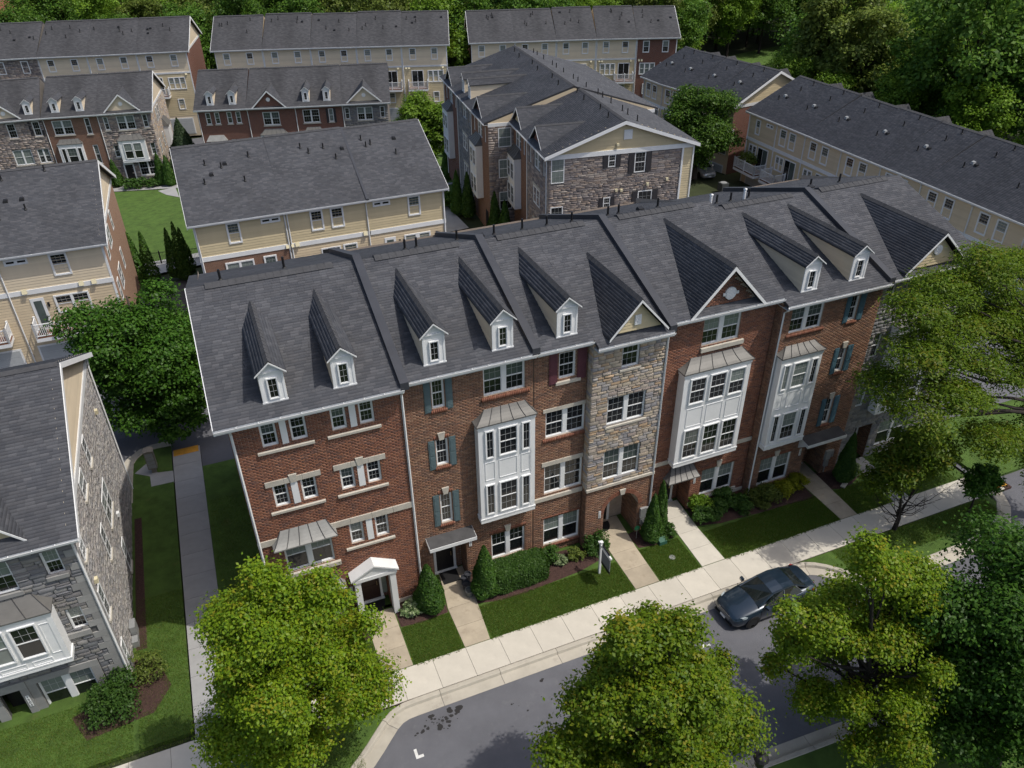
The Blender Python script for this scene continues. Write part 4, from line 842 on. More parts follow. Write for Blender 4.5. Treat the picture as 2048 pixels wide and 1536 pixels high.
# ================================================================ the other rows
def brickmat(n, c1, c2, mo):
    m = mat(n, c1, .9); N = m.node_tree.nodes; l = m.node_tree.links; tc = N.new('ShaderNodeTexCoord'); sp = N.new('ShaderNodeSeparateXYZ'); ad = N.new('ShaderNodeMath'); cb = N.new('ShaderNodeCombineXYZ')
    l.new(tc.outputs['Object'], sp.inputs[0]); l.new(sp.outputs[0], ad.inputs[0]); l.new(sp.outputs[1], ad.inputs[1]); l.new(ad.outputs[0], cb.inputs[0]); l.new(sp.outputs[2], cb.inputs[1])
    b = N.new('ShaderNodeTexBrick'); b.inputs['Scale'].default_value = 1; b.inputs['Brick Width'].default_value = .25; b.inputs['Row Height'].default_value = .076; b.inputs['Mortar Size'].default_value = .006
    b.inputs['Color1'].default_value = (*c1,1); b.inputs['Color2'].default_value = (*c2,1); b.inputs['Mortar'].default_value = (*mo,1); l.new(cb.outputs[0], b.inputs[0]); l.new(b.outputs[0], N['Principled BSDF'].inputs[0]); return m
M['fred'] = brickmat('far_red_brick', (.17,.066,.045), (.125,.052,.04), (.26,.21,.175)); M['fbrown'] = brickmat('far_brown_brick', (.20,.10,.062), (.15,.075,.05), (.28,.23,.19))
M['ftan'] = brickmat('far_tan_brick', (.33,.20,.13), (.26,.15,.10), (.36,.30,.24)); M['forange'] = brickmat('orange_brick', (.40,.15,.085), (.33,.12,.07), (.4,.28,.2))
def farroof():
    m = mat('far_shingle_roof', SH[1], .9, spec=.3); N = m.node_tree.nodes; l = m.node_tree.links; tc = N.new('ShaderNodeTexCoord'); mp = N.new('ShaderNodeMapping'); mp.inputs['Scale'].default_value = (1,1.1,0); l.new(tc.outputs['Object'], mp.inputs[0])
    b = N.new('ShaderNodeTexBrick'); b.inputs['Scale'].default_value = 1; b.inputs['Brick Width'].default_value = .33; b.inputs['Row Height'].default_value = .145; b.inputs['Mortar Size'].default_value = .004; b.inputs['Bias'].default_value = -.1
    b.inputs['Color1'].default_value = (.040,.041,.045,1); b.inputs['Color2'].default_value = (.066,.066,.070,1); b.inputs['Mortar'].default_value = (.02,.02,.022,1); l.new(mp.outputs[0], b.inputs[0])
    t = N.new('ShaderNodeTexNoise'); t.inputs['Scale'].default_value = .35; t.inputs['Detail'].default_value = 5; mp2 = N.new('ShaderNodeMapping'); mp2.inputs['Scale'].default_value = (1,.25,.25); l.new(tc.outputs['Object'], mp2.inputs[0]); l.new(mp2.outputs[0], t.inputs[0])
    mr = N.new('ShaderNodeMapRange'); mr.inputs[1].default_value = .3; mr.inputs[2].default_value = .7; mr.inputs[3].default_value = .78; mr.inputs[4].default_value = 1.25; l.new(t.outputs[0], mr.inputs[0])
    v = N.new('ShaderNodeVectorMath'); v.operation = 'SCALE'; l.new(b.outputs[0], v.inputs[0]); l.new(mr.outputs[0], v.inputs['Scale']); l.new(v.outputs[0], N['Principled BSDF'].inputs[0]); return m
M['farroof'] = farroof()
BRD = {}
def board(L, m, H=.2):
    k = (round(L,2), m, H)
    if k not in BRD:
        mb = MB(); mb.hexa([(0,-.022,0),(L,-.022,0),(L,0,0),(0,0,0),(0,-.004,H),(L,-.004,H),(L,0,H),(0,0,H)]); BRD[k] = mb.mesh('siding_board', M[m])
    return BRD[k]
class Unit(House):
    """a house of a row seen from afar: built at the origin, then placed by its eave line p0-p1 (left to right)"""
    def __init__(s, name, label, p0, p1, e, g, run, rise, group, far=True, over=.4):
        d = Vector((p1[0]-p0[0], p1[1]-p0[1], 0)); s.w = d.length; s.over = over
        House.__init__(s, name, label, 0, s.w, 0, e-g, run-over, e-g+rise, group); s.far = far; s.e = e-g; s.rise = rise; s.run = run; s.dep = 2*(run-over)
        s.off = (0,0,0); n = Vector((-d.y, d.x, 0)).normalized(); s.o.location = (p0[0]+n.x*over, p0[1]+n.y*over, g); s.o.rotation_euler = (0,0,math.atan2(d.y, d.x)); s.g = g
    def Z(s, z): return z-s.g
    def shell(s, front, left=None, right=None, gable=None, y=0, z0=-.3, band=True):
        mb = MB(); w_, D, e, t = s.w, s.dep, s.e-.05, s.zr-.17; ms = [front, left or front, right or front, gable or front]; yr = s.yr
        wall_quads(mb, 0, w_, z0, e, s.holes, (0,0,0), (1,0,0), 0)
        for h_ in s.holes: reveal(mb, h_, (0,0,0), (1,0,0), (0,-1,0), .16, 0)
        mb.poly([(w_,D,z0),(0,D,z0),(0,D,e),(w_,D,e)]); 
        for X, i in ((0,1),(w_,2)):
            mb.poly([(X,0,z0),(X,D,z0),(X,D,e-.1),(X,0,e-.1)], i); mb.poly([(X,0,e-.1),(X,D,e-.1),(X,D,e+.05),(X,yr,t),(X,0,e+.05)], 3)
        W = s.part('wall', mb, [M[k] for k in ms])
        if gable and band:
            for X, sg, on in ((0,-1,left),(w_,1,right)):
                if on: s.part('band_board', MB().box(min(X,X+sg*.05), max(X,X+sg*.05), -.02, D+.02, e-.3, e), M['trim'])
        return W
    def top(s, ohl=0, ohr=0, rakes='', cap=True):
        yb = s.dep+s.over; ye = -s.over; x0, x1 = -ohl, s.w+ohr; z0 = s.e; mb = MB()
        roof_slab(mb, [(x0,ye,z0),(x1,ye,z0),(x1,s.yr,s.zr),(x0,s.yr,s.zr)]); roof_slab(mb, [(x1,yb,z0),(x0,yb,z0),(x0,s.yr,s.zr),(x1,s.yr,s.zr)])
        mb.box(x0, x1, ye-.01, ye+.02, z0-.2, z0-.01, 1); mb.box(x0, x1, ye+.02, .02, z0-.2, z0-.185, 1); mb.box(x0, x1, yb-.02, yb+.01, z0-.2, z0-.01, 1)
        s.R = s.part('roof', mb, [M['farroof' if s.far else 'deckroof'], M['trim']])
        if not s.far:
            L = math.hypot(s.run, s.rise); sh = s.sh
            sh.plane((x0,ye-.03,z0), (1,0,0), (0,s.run/L,s.rise/L), [(0,0),(x1-x0,0),(x1-x0,L),(0,L)]); sh.plane((x1,yb,z0), (-1,0,0), (0,-s.run/L,s.rise/L), [(0,0),(x1-x0,0),(x1-x0,L),(0,L)])
        if cap: ridge_cap(s.R, (x0+.1,s.yr,s.zr+.04), (x1-.1,s.yr,s.zr+.04), s.off, .2, .09)
        gutter(s.o, (x0,ye,z0-.02), (x1,ye,z0-.02), s.off)
        for X, c in ((x0,'l'),(x1,'r')):
            if c in rakes:
                r_ = MB()
                for a, b in (((ye,z0),(s.yr,s.zr)),((s.yr,s.zr),(yb,z0))): r_.hexa([(X-.03,a[0],a[1]-.26),(X+.03,a[0],a[1]-.26),(X+.03,b[0],b[1]-.26),(X-.03,b[0],b[1]-.26),(X-.03,a[0],a[1]),(X+.03,a[0],a[1]),(X+.03,b[0],b[1]),(X-.03,b[0],b[1])])
                s.part('rake_board', r_, M['white'])
    def boards(s, x0, x1, z0, z1, m, y=0, one=True, ex=.2, parent=None):
        z = z0; mb = MB()
        while z < z1-.08:
            if one: link('siding_board', board(x1-x0, m, ex), parent or s.o, (x0, y, z))
            else: mb.hexa([(x0,y-.022,z),(x1,y-.022,z),(x1,y,z),(x0,y,z),(x0,y-.004,z+ex),(x1,y-.004,z+ex),(x1,y,z+ex),(x0,y,z+ex)])
            z += ex
        if not one: s.part('siding_board', mb, M[m+'_i'], parent, kind='stuff')
    def gboards(s, X, sg, zlo, m, ex=.2, one=True):
        """lap boards of a gable end above zlo"""
        z = zlo; mb = MB(); U = .02
        while z < s.zr-.5:
            f0 = max(0, (z+ex*.6-s.e)/s.rise); y0, y1 = -s.over+s.run*f0+.05, s.dep+s.over-s.run*f0-.05; y0, y1 = max(y0,0), min(y1,s.dep)
            q_ = [(X+sg*.022,y0,z),(X+sg*.022,y1,z),(X,y1,z),(X,y0,z),(X+sg*.004,y0,z+ex),(X+sg*.004,y1,z+ex),(X,y1,z+ex),(X,y0,z+ex)]
            if one: s.part('siding_board', MB().hexa(q_), M[m])
            else: mb.hexa(q_)
            z += ex
        if not one: s.part('siding_board', mb, M[m+'_i'], kind='stuff')
    def pwin(s, x0, x1, z0, z1, n=1, y=0, **k):
        """window with flat casing standing on the siding"""
        return window(s.o, x0, y-.05, z0, x1-x0, z1-z0, n=n, cas=.1, proud=.02, **k)
    def swin(s, X, y0, y1, z0, z1, n=1, **k):
        """window in the right-hand (+x) end wall"""
        return window(s.o, X+.055, y0, z0, y1-y0, z1-z0, R(90), n=n, flat=True, **k)
    def lwin(s, X, y1, z0, w_, h_, n=1, **k): return window(s.o, X-.055, y1, z0, w_, h_, R(-90), n=n, flat=True, **k)
    def belt(s, z, h_=.34, y=0, d=.07): s.part('belt_board', MB().box(-.03, s.w+.03, y-d, y+.3, z, z+h_), M['white'])
    def corner(s, *xs, z0=0, z1=None, y=0): 
        for X in xs: s.part('corner_board', MB().box(X-.07, X+.07, y-.035, y+.05, z0, z1 or s.e-.2), M['white'])
    def spout(s, x, z0=.1, y=0): return downspout(s.o, [(x,y-.36,s.e-.15),(x,y-.08,s.e-.45),(x,y-.08,z0)], (0,0,0))
    def deck(s, x0, x1, z, d=1.5, y=0, white='white'):
        D = s.part('balcony', MB().box(x0, x1, y-d, y, z-.3, z-.03), M[white])
        n = int((x1-x0)/.14); b = MB()
        for i in range(n): b.box(x0+(x1-x0)*i/n+.004, x0+(x1-x0)*(i+1)/n-.004, y-d, y-.01, z-.03, z)
        s.part('deck_board', b, M['wood'], D, kind='stuff')
        def rail(a, b_, horiz):
            L = abs(b_-a); k = max(1, round(L/1.5)); r_ = MB(); bl = MB()
            for i in range(k+1): t = a+(b_-a)*i/k; (r_.box(t-.06, t+.06, y-d+.0, y-d+.12, z, z+1.12) if horiz is None else r_.box(horiz-.06, horiz+.06, t-.06, t+.06, z, z+1.12))
            for zz in (.1, .95): (r_.box(a, b_, y-d+.03, y-d+.09, z+zz, z+zz+.06) if horiz is None else r_.box(horiz-.03, horiz+.03, min(a,b_), max(a,b_), z+zz, z+zz+.06))
            m_ = int(L/.115)
            for i in range(1, m_): t = a+(b_-a)*i/m_; (bl.box(t-.017, t+.017, y-d+.045, y-d+.08, z+.14, z+.96) if horiz is None else bl.box(horiz-.017, horiz+.017, t-.017, t+.017, z+.14, z+.96))
            s.part('railing', r_, M['white'], D); s.part('baluster', bl, M['white'], D, kind='stuff')
        rail(x0+.06, x1-.06, None); rail(y-d+.06, y-.06, x0+.06); rail(y-d+.06, y-.06, x1-.06); return D
    def door_(s, x0, x1, z0, z1, y=0, m='curtain', slide=False):
        D = s.part('door', MB().box(x0-.1, x1+.1, y-.05, y+.02, z0, z1+.1), M['white']); w_ = (x1-x0)/2
        if slide: s.part('pane', MB().box(x0, x0+w_-.03, y-.06, y-.04, z0+.1, z1), M['glass'], D); s.part('pane', MB().box(x0+w_+.03, x1, y-.06, y-.04, z0+.1, z1), M[m], D)
        else: s.part('pane', MB().box(x0+.08, x1-.08, y-.06, y-.04, z0+.25, z1-.1), M[m], D)
        s.part('handle', MB().box(x1-.07, x1-.04, y-.1, y-.05, z0+.95, z0+1.1), M['black'], D); return D
    def garage(s, x0, x1, z0, z1, y=0, m='garage'):
        mb = MB(); n = 4
        D = s.part('garage_door', MB().box(x0-.12, x1+.12, y-.04, y+.02, z0, z1+.12), M['white'])
        for i in range(n): s.part('panel', MB().box(x0, x1, y-.06, y-.03, z0+(z1-z0)*i/n+.012, z0+(z1-z0)*(i+1)/n-.012), M[m], D)
    def hood(s, x, z, y=0, sz=.22, m='plastic'): s.part('vent_hood', MB().hexa([(x-sz/2,y-.16,z),(x+sz/2,y-.16,z),(x+sz/2,y-.02,z),(x-sz/2,y-.02,z),(x-sz/2,y-.05,z+sz),(x+sz/2,y-.05,z+sz),(x+sz/2,y-.02,z+sz),(x-sz/2,y-.02,z+sz)]), M[m])
    def roofthings(s, *items):
        for kind, x, f_ in items:
            y, z = -s.over+s.run*f_, s.e+s.rise*f_
            if kind == 'b': box_vent(s.o, x, y, z+.02, .26)
            elif kind == 'w': box_vent(s.o, x, y, z+.02, .26, 'steel')
            else: pipe_vent(s.o, x, y, z, .42, .055)
    def done(s):
        if s.sh.n: s.sh.build(s.R)
        return s
def rearunit(label, p0, p1, e, g, run, rise, group, tops, lower='win', wallm='cream', near=True, zb=4.55, ztop=(5.58,7.18), oh=(0,0), rakes='', left=None, right=None, gab=None, name='townhouse', low_recess=.5, ups=None, floors3=True):
    u = Unit(name, label, p0, p1, e, g, run, rise, group, far=not near); W = u.shell(wallm, left, right, gab); Z = u.Z
    u.boards(0, u.w, Z(zb)+.3, u.e-.2, wallm, 0, near); u.belt(Z(zb), .34)
    for t in tops:
        if t[0] == 'w': u.pwin(t[1], t[2], Z(ztop[0]), Z(ztop[1]))
        else: u.pwin(t[1], t[2], Z(6.74), Z(7.14), n=2, single=True, grid='none', bl=0)
    return u
# ---- middle cream row behind the front row (rear side)
gB = 'townhouses of the middle cream row'; YB = [(-1.19,57.0),(5.25,57.0),(11.35,57.0),(17.46,57.0)]
B1 = rearunit('cream clapboard townhouse with dark brick below, left end of the middle row', YB[0], YB[1], 7.5,-1.6,7.4,3.45,gB,[('w',2.2,3.15),('t',4.65,6.05)],oh=(.4,0)); u = B1
u.shell_low = u.part('lower_wall', MB().box(.02,u.w-.02,-.03,.0,0,u.Z(4.55)), M['fbrown'])
u.pwin(1.6,3.65,u.Z(2.9),u.Z(4.2),n=2,y=-.03); u.pwin(4.35,5.3,u.Z(2.9),u.Z(4.25),y=-.03); u.corner(.05); u.top(.35,0,'l'); u.spout(6.35); u.spout(.1); u.roofthings(('b',2.1,.58),('p',2.9,.66),('p',1.8,.72),('b',3.2,.7),('p',5.0,.76),('p',4.3,.45),('p',1.5,.48)); u.hood(6.2,u.Z(4.62),-.07); u.done()
B2 = rearunit('cream clapboard townhouse with two upper windows, middle one of three', YB[1], YB[2], 7.5,-1.6,7.4,3.5,gB,[('w',1.74,2.7),('w',3.26,4.25)]); u = B2
u.boards(0,u.w,u.Z(2.2),u.Z(4.5),'tanside',0); u.door_(2.3,3.6,u.Z(1.6),u.Z(4.0),0,'glass',True); u.pwin(3.9,5.0,u.Z(2.9),u.Z(4.15)); u.top(); u.hood(.5,u.Z(4.65),-.07,.3); u.hood(.15,u.Z(4.65),-.07,.2); u.hood(5.7,u.Z(4.65),-.07,.3); u.roofthings(('p',2.5,.78),('p',4.2,.74),('p',3.0,.7),('b',5.6,.7),('p',4.9,.58)); u.spout(.1); u.spout(6.0); u.done()
B3 = rearunit('cream clapboard townhouse with low windows under a white belt, right end of middle row', YB[2], YB[3], 7.5,-1.6,7.4,3.42,gB,[('t',.42,1.78),('w',3.15,4.15)],oh=(0,.4)); u = B3
u.boards(0,u.w,u.Z(2.2),u.Z(4.5),'tanside',0); u.door_(1.15,1.85,u.Z(1.8),u.Z(4.0)); u.part('wall_lamp', MB().box(2.2,2.32,-.12,-.02,u.Z(3.5),u.Z(3.8)), M['black']); u.pwin(2.65,4.8,u.Z(2.9),u.Z(4.1),n=2,mull=.3); u.corner(6.05); u.spout(6.02); u.top(0,.3,'r'); u.roofthings(('p',1.2,.8),('p',1.4,.7),('p',1.8,.72),('b',3.8,.76),('p',3.5,.55)); u.done()
ph = MB()
parapet_ = lambda U_, x: U_.part('parapet', MB().hexa([(x-.1,-.45,U_.e-.1),(x+.1,-.45,U_.e-.1),(x+.1,U_.yr,U_.zr-.1),(x-.1,U_.yr,U_.zr-.1),(x-.1,-.45,U_.e+.1),(x+.1,-.45,U_.e+.1),(x+.1,U_.yr,U_.zr+.1),(x-.1,U_.yr,U_.zr+.1)]), M['parapet'])
parapet_(B3, 0.0)
# ---- left cream row (rear side) with white balconies
gC = 'townhouses of the left cream row'
C2 = rearunit('cream townhouse with a white balcony and a brown brick gable end on its right', (-13.55,56.35),(-7.08,56.18),7.5,-1.5,7.4,3.45,gC,[('t',.45,1.85),('w',3.1,4.2)],wallm='creamw',right='ftan',gab='creamw'); u = C2
u.boards(0,u.w,u.Z(-1),u.Z(4.5),'tanside',0); u.door_(1.2,1.85,u.Z(1.75),u.Z(4.1)); u.pwin(2.55,4.75,u.Z(2.85),u.Z(4.2),n=2); u.deck(.9,5.6,u.Z(1.8),1.25); u.garage(.6,5.3,u.Z(-1.4),u.Z(.55)); u.corner(6.45); u.part('wall_lamp', MB().box(2.08,2.2,-.12,-.02,u.Z(3.5),u.Z(3.8)), M['black'])
for x_ in (1.0,4.5,5.3): u.hood(x_,u.Z(4.68),-.07,.3)
u.gboards(u.w,1,u.e-.0,'creamw'); u.top(0,.4,'r'); u.roofthings(('p',.4,.7),('b',.9,.62),('b',1.9,.62),('p',2.1,.5),('p',.5,.42),('p',.7,.88),('p',3.4,.94)); u.spout(.02,.1)
for y_, n_ in ((1.2,1),(3.2,2),(7,1)): u.swin(u.w,y_,y_+.85*n_,u.Z(5.6),u.Z(7),n=n_); u.swin(u.w,y_,y_+.85*n_,u.Z(2.4),u.Z(4),n=n_)
u.done()
C1 = rearunit('cream townhouse cut off by the left edge, with the end of a white balcony', (-20.0,56.5),(-13.58,56.35),7.5,-1.5,7.4,3.4,gC,[('w',2,3),('w',4,5)],wallm='creamw'); u = C1
u.boards(0,u.w,u.Z(-1),u.Z(4.5),'tanside',0); u.deck(.8,5.8,u.Z(1.8),1.25); u.garage(1.2,5.8,u.Z(-1.4),u.Z(.55)); u.pwin(3.6,5.2,u.Z(2.4),u.Z(4.1),n=2); u.top(); u.done()
# ---- grey stone house at the bottom left
D = Unit('townhouse','grey stone corner townhouse with pale stone side wall and white bay, bottom left',(-13.6,25.1),(-6.82,25.1),8.5,-.9,7.0,3.4,'townhouses of the grey stone row',far=False); u = D; u.holes = []; Z = u.Z; X0 = -13.6
wd = lambda a, b, c, d, **k: (u.holes.append((a-X0,b-X0,Z(c),Z(d))), window(u.o, a-X0, .06, Z(c), b-a, Z(d)-Z(c), **k))
wd(-8.36,-7.76,6.72,7.95,bl=1); wd(-10.4,-9.38,6.45,7.98,n=1,bl=1); wd(-8.39,-7.83,3.72,4.88,bl=1); u.holes.append((-11.75-X0,-11.0-X0,Z(-.9),Z(1.5)))
wd(-10.38,-8.42,-.24,1.53,n=2,grid='upper',mull=.25,bl=1); u.w = -7.2-X0
W = u.shell('jointg', None, 'joint', 'creamw', z0=-.6)
u.off = (0,0,0); hs = list(u.holes)+[(-10.75-X0,-8.05-X0,Z(-.4),Z(1.9)),(-13.6-X0,-10.6-X0,-.5,Z(1.95)),(-7.95-X0,-7.15-X0,-.5,Z(-.4))]
qn = []; z = -.5; k = 0
while z < Z(8.2): 
    L_ = .62 if k % 2 else .38; a, b = u.w-L_, u.w
    if not any(h_[0] < b and h_[1] > a and h_[2] < z+.33 and h_[3] > z for h_ in u.holes): qn.append((a, b, z, z+.325)); 
    z += .34; k += 1
for a, b, c, d in qn: u.part('quoin', MB().box(a, b+.05, -.055, .1, c, d), M['quoin'])
stones(W, ashlar(2.0,u.w-.01,-.4,Z(8.3),hs+[(q_[0],q_[1],q_[2]-.01,q_[3]+.01) for q_ in qn]+[(-8.9-X0,u.w,Z(3.38),Z(3.66))],hr=(.13,.26),lr=(.25,.62),seed=8),(0,0,0),(1,0,0),(0,-1,0),'grey',(.03,.06),near=lambda q_: -q_[0])
u.part('belt_stone', MB().box(-8.72-X0,u.w-.63,-.1,.02,Z(3.38),Z(3.64)), M['quoin'])
for a, b, c, d in ((-10.72,-10.4,-.4,1.55),(-8.4,-8.08,-.4,1.55),(-10.72,-8.08,1.55,1.88)): u.part('window_surround', MB().box(a-X0,b-X0,-.07,.03,Z(c),Z(d)), M['quoin'])
u.part('sill', MB().box(-10.75-X0,-8.02-X0,-.12,.03,Z(-.52),Z(-.38)), M['quoin']); u.part('sill', MB().box(-8.45-X0,-7.7-X0,-.1,.03,Z(6.55),Z(6.72)), M['quoin']); u.part('sill', MB().box(-10.45-X0,-9.3-X0,-.1,.03,Z(6.28),Z(6.45)), M['quoin'])
for a, b, c, d in ((-11.0,-10.72,-.9,1.5),(-12.1,-11.75,-.9,1.5),(-13.6,-10.72,1.5,1.9)): u.part('door_surround', MB().box(a-X0,b-X0,-.12,.03,Z(c),Z(d)), M['quoin'])
u.part('door', MB().box(-11.75-X0,-11.0-X0,.5,.55,Z(-.85),Z(1.4)), M['doorb'])
number(u.o,'1504',-10.86-X0,-.13,Z(1.02),(0,0,0),.13)
D.off = (0,0,0); D.Yp = 0
u.bay(-12.6-X0,-8.64-X0,Z(2.86),Z(5.72),-.7,Z(6.2),[(-10.1-X0,-9.27-X0,Z(3.7),Z(5.3),'upper'),(-11.2-X0,-10.35-X0,Z(3.7),Z(5.3),'upper')],[(-9.15-X0,-8.78-X0,Z(3.55),Z(5.2)),(-9.9-X0,-9.2-X0,Z(3.15),Z(3.4)),(-11.0-X0,-10.1-X0,Z(3.15),Z(3.4))],-12.3-X0,-9.17-X0)
# stone side wall
def wy(a, b, c, d, n=1, **k): u.swin(u.w+.02, a-25.5, b-25.5, Z(c), Z(d), n=n, **k); sideh.append((a-25.5,b-25.5,Z(c),Z(d))); u.part('sill', MB().box(u.w-.02,u.w+.12,a-25.58,b-25.42,Z(c)-.12,Z(c)), M['lime'])
sideh = []
wy(31.9,32.6,6.7,8.0); wy(29.1,30.2,7.05,8.0); wy(31.35,33.2,3.55,5.1,n=2); wy(29.25,29.95,3.55,5.1); wy(31.75,32.5,.35,1.97); wy(25.7,26.35,3.55,5.15); wy(25.85,26.5,6.7,7.45); wy(25.65,26.2,.35,1.96)
band_z = 8.15; sd = ashlar(0,13.1,-.4,Z(8.1),sideh,hr=(.09,.2),lr=(.16,.42),seed=21)
stones(W, sd, (u.w,0,0), (0,1,0), (1,0,0), 'pale', (.02,.045), near=lambda q_: -q_[2]+abs(q_[0]-4), limit=0)
u.part('band_board', MB().box(u.w,u.w+.06,-.05,13.2,Z(8.1),Z(8.4)), M['trim']); u.gboards(u.w,1,Z(8.4),'creamw'); u.holes = []
u.top(0,.34,'r'); u.spout(u.w+.0,.1,0); downspout(u.o,[(u.w+.12,13.3,Z(8.4)),(u.w+.08,13.15,Z(7.9)),(u.w+.08,13.15,.2)],(0,0,0))
u.hood(0,0) if False else None
for yy, zz, m_ in ((36.6,6.4,'plastic'),(25.9,5.4,'plastic'),(33.2,2.6,'white')): u.part('vent_hood', MB().box(u.w,u.w+.16,yy-25.5,yy-25.3,Z(zz),Z(zz)+.22), M[m_])
u.part('meter_box', MB().box(u.w+.05,u.w+.28,2.2,2.75,Z(.0),Z(.75)), M['steel']); u.part('meter_box', MB().box(u.w+.05,u.w+.3,1.7,2.1,Z(-.2),Z(.35)), M['steel'])
# small front gable on the roof of D
G_ = u.part('gable', MB().prism([(2.35,.2,Z(8.7)),(4.95,.2,Z(8.7)),(3.65,.2,Z(10.1))],(0,.2,0)), M['cream']); u.k = u.rise/u.run; u.ze = u.e; u.gable_roof(G_,2.1,5.2,-.05,Z(8.62),Z(10.35)); u.done()
# ---- far rows seen from their fronts
gE = 'townhouses of the far left front row'
def fr(label, p0, p1, kind, group, st=None, e=4, g=-4.5, run=6.6, rise=3.25, side=None, oh=(0,0), rakes='', dorm=(), gable=None, wins=(), bays=(), shut=(), door=None, extra=None, gap='creamw'):
    h_ = Unit('townhouse', label, p0, p1, e, g, run, rise, group); 
    for t in wins: h_.holes.append((t[0],t[1],t[2],t[3])); window(h_.o, t[0], .05, t[2], t[1]-t[0], t[3]-t[2], n=t[4] if len(t) > 4 else 1, cas=.07); h_.part('sill', MB().box(t[0]-.08,t[1]+.08,-.08,.05,t[2]-.12,t[2]), M['lime'])
    fm = {'red':'fred','brown':'fbrown'}.get(kind,'joint'); W = h_.shell(fm, None, side, gap if side else None)
    if kind in ('stone','grey','dark'):
        r_ = ashlar(0,h_.w,-.2,h_.e-.15,h_.holes,hr=(.13,.27),lr=(.3,.7),seed=int(h_.w*13) % 40); v, f = plane_boxes(r_, np.random.RandomState(3).uniform(.02,.06,len(r_)), (0,0,0), (1,0,0), (0,-1,0), .02, .008); link('stone', np_mesh('stones', v, f, M[kind+'_i']), W, kind='stuff')
    for b in bays: h_.bay(*b)
    for a, b, z0, z1 in shut: h_.part('shutter', MB().box(a,b,-.05,0,z0,z1), M['shut_dark'])
    for a, b in dorm:
        y_ = -.4+.75; h_.dormer(a,b,y_,h_.zr_at(y_)+1.75,h_.zr_at(y_)+1.3)
    if gable:
        xa, xb, za, gm, yy = gable; G2 = h_.part('gable', MB().prism([(xa+.2,yy+.25,h_.e+(.1 if yy > -.3 else -.1)),(xb-.2,yy+.25,h_.e+(.1 if yy > -.3 else -.1)),((xa+xb)/2,yy+.25,za-.2)],(0,.25,0)), M[gm]); h_.gable_roof(G2,xa,xb,yy,h_.e+(.12 if yy > -.3 else 0),za,w_=.2)
        xm, zm = (xa+xb)/2, h_.e+(za-h_.e)*.45; rv = MB(); rv.prism([(xm+.24*math.cos(a),yy+.18,zm+.24*math.sin(a)) for a in np.linspace(0,6.283,13)[:-1]],(0,.1,0)); h_.part('round_vent', rv, M['white'], G2)
    h_.top(oh[0],oh[1],rakes); h_.spout(.1)
    if door: h_.part('door', MB().box(door[0],door[1],-.06,.02,0,2.2), M['doorb']); h_.part('door_frame', MB().box(door[0]-.15,door[0],-.1,.02,0,2.4).box(door[1],door[1]+.15,-.1,.02,0,2.4).box(door[0]-.15,door[1]+.15,-.1,.02,2.2,2.45), M['white'])
    return h_
fr('dark stone and brown brick townhouse with a shuttered window, cut by the left edge',(-21.9,108.9),(-15.75,108.5),'dark',gE,dorm=((4.6,5.4),),gable=(.7,4.2,10.2,'creamw',-.2),wins=((2.3,3.2,6.4,8.1),(5.0,5.8,6.4,8.1),(2.0,4.0,3.2,5.0,2),(4.6,5.9,3.2,4.9,2)),shut=((4.6,4.95,6.3,8.1),(5.85,6.1,6.3,8.1)))
fr('red brick townhouse with two white dormers and a slender white bay, far left row',(-15.72,108.5),(-9.82,107.5),'brown',gE,dorm=((1.2,2.05),(3.9,4.75)),wins=((.9,3.1,6.3,8.0,2),(4.5,5.1,6.2,8.1),(4.6,5.2,2.6,4.9)),bays=((.9,3.6,2.3,5.3,-.45,5.8,((1.2,1.6,2.9,4.8,'upper'),(1.8,2.8,2.9,4.8,'upper'),(3.0,3.4,2.9,4.8,'upper')),(),1.2,3.3),))
u = fr('grey stone end townhouse with a white bay and small white-trimmed gable, far left row',(-9.8,107.5),(-3.85,106.6),'dark',gE,gable=(.9,5.1,10.6,'creamw',-.2),wins=((.6,1.15,6.5,8.1),(2.1,4.1,6.4,8.1,2),(5.0,5.6,6.5,8.1),(.9,1.5,3.2,4.7),(5.1,5.7,3.2,4.7),(3.2,5.3,.7,2.5,2)),bays=((1.7,4.7,2.6,5.3,-.6,5.9,((2.2,3.1,3.1,4.9,'upper'),(3.3,4.2,3.1,4.9,'upper')),(),2.1,4.3),),door=(1.6,2.5),side='joint',oh=(0,.4),rakes='r')
r_ = ashlar(0,u.dep,-.2,u.e-.3,[],hr=(.13,.27),lr=(.25,.6)); v, f = plane_boxes(r_, .04, (u.w,0,0), (0,1,0), (1,0,0), .02, .008); link('stone', np_mesh('stones', v, f, M['stone_i']), u.o, kind='stuff')
u.bay_side = u.part('bay_window', MB().box(u.w,u.w+.6,6.2,8.4,2.2,5.0), M['white']); u.part('roof', MB().hexa([(u.w,6.1,5.0),(u.w+.75,6.1,5.0),(u.w+.75,8.5,5.0),(u.w,8.5,5.0),(u.w,6.4,5.9),(u.w+.1,6.4,5.9),(u.w+.1,8.2,5.9),(u.w,8.2,5.9)]), M['metal'], u.bay_side); window(u.bay_side,u.w+.61,6.6,2.9,1.4,1.7,R(90),n=2)
for y_ in (3.4,5.0): u.swin(u.w+.04,y_,y_+.8,6.3,7.9)
for y_ in (1.0,4.2,9.6): u.swin(u.w+.04,y_,y_+.7,3.0,4.7)
gF = 'townhouses of the far middle front row'; FP = [(1.37,104.3),(7.0,102.8),(12.5,101.2),(18.0,99.8),(23.4,98.4)]
pw_ = [(.9,1.5),(1.95,2.55),(3.4,4.0),(4.45,5.05)]
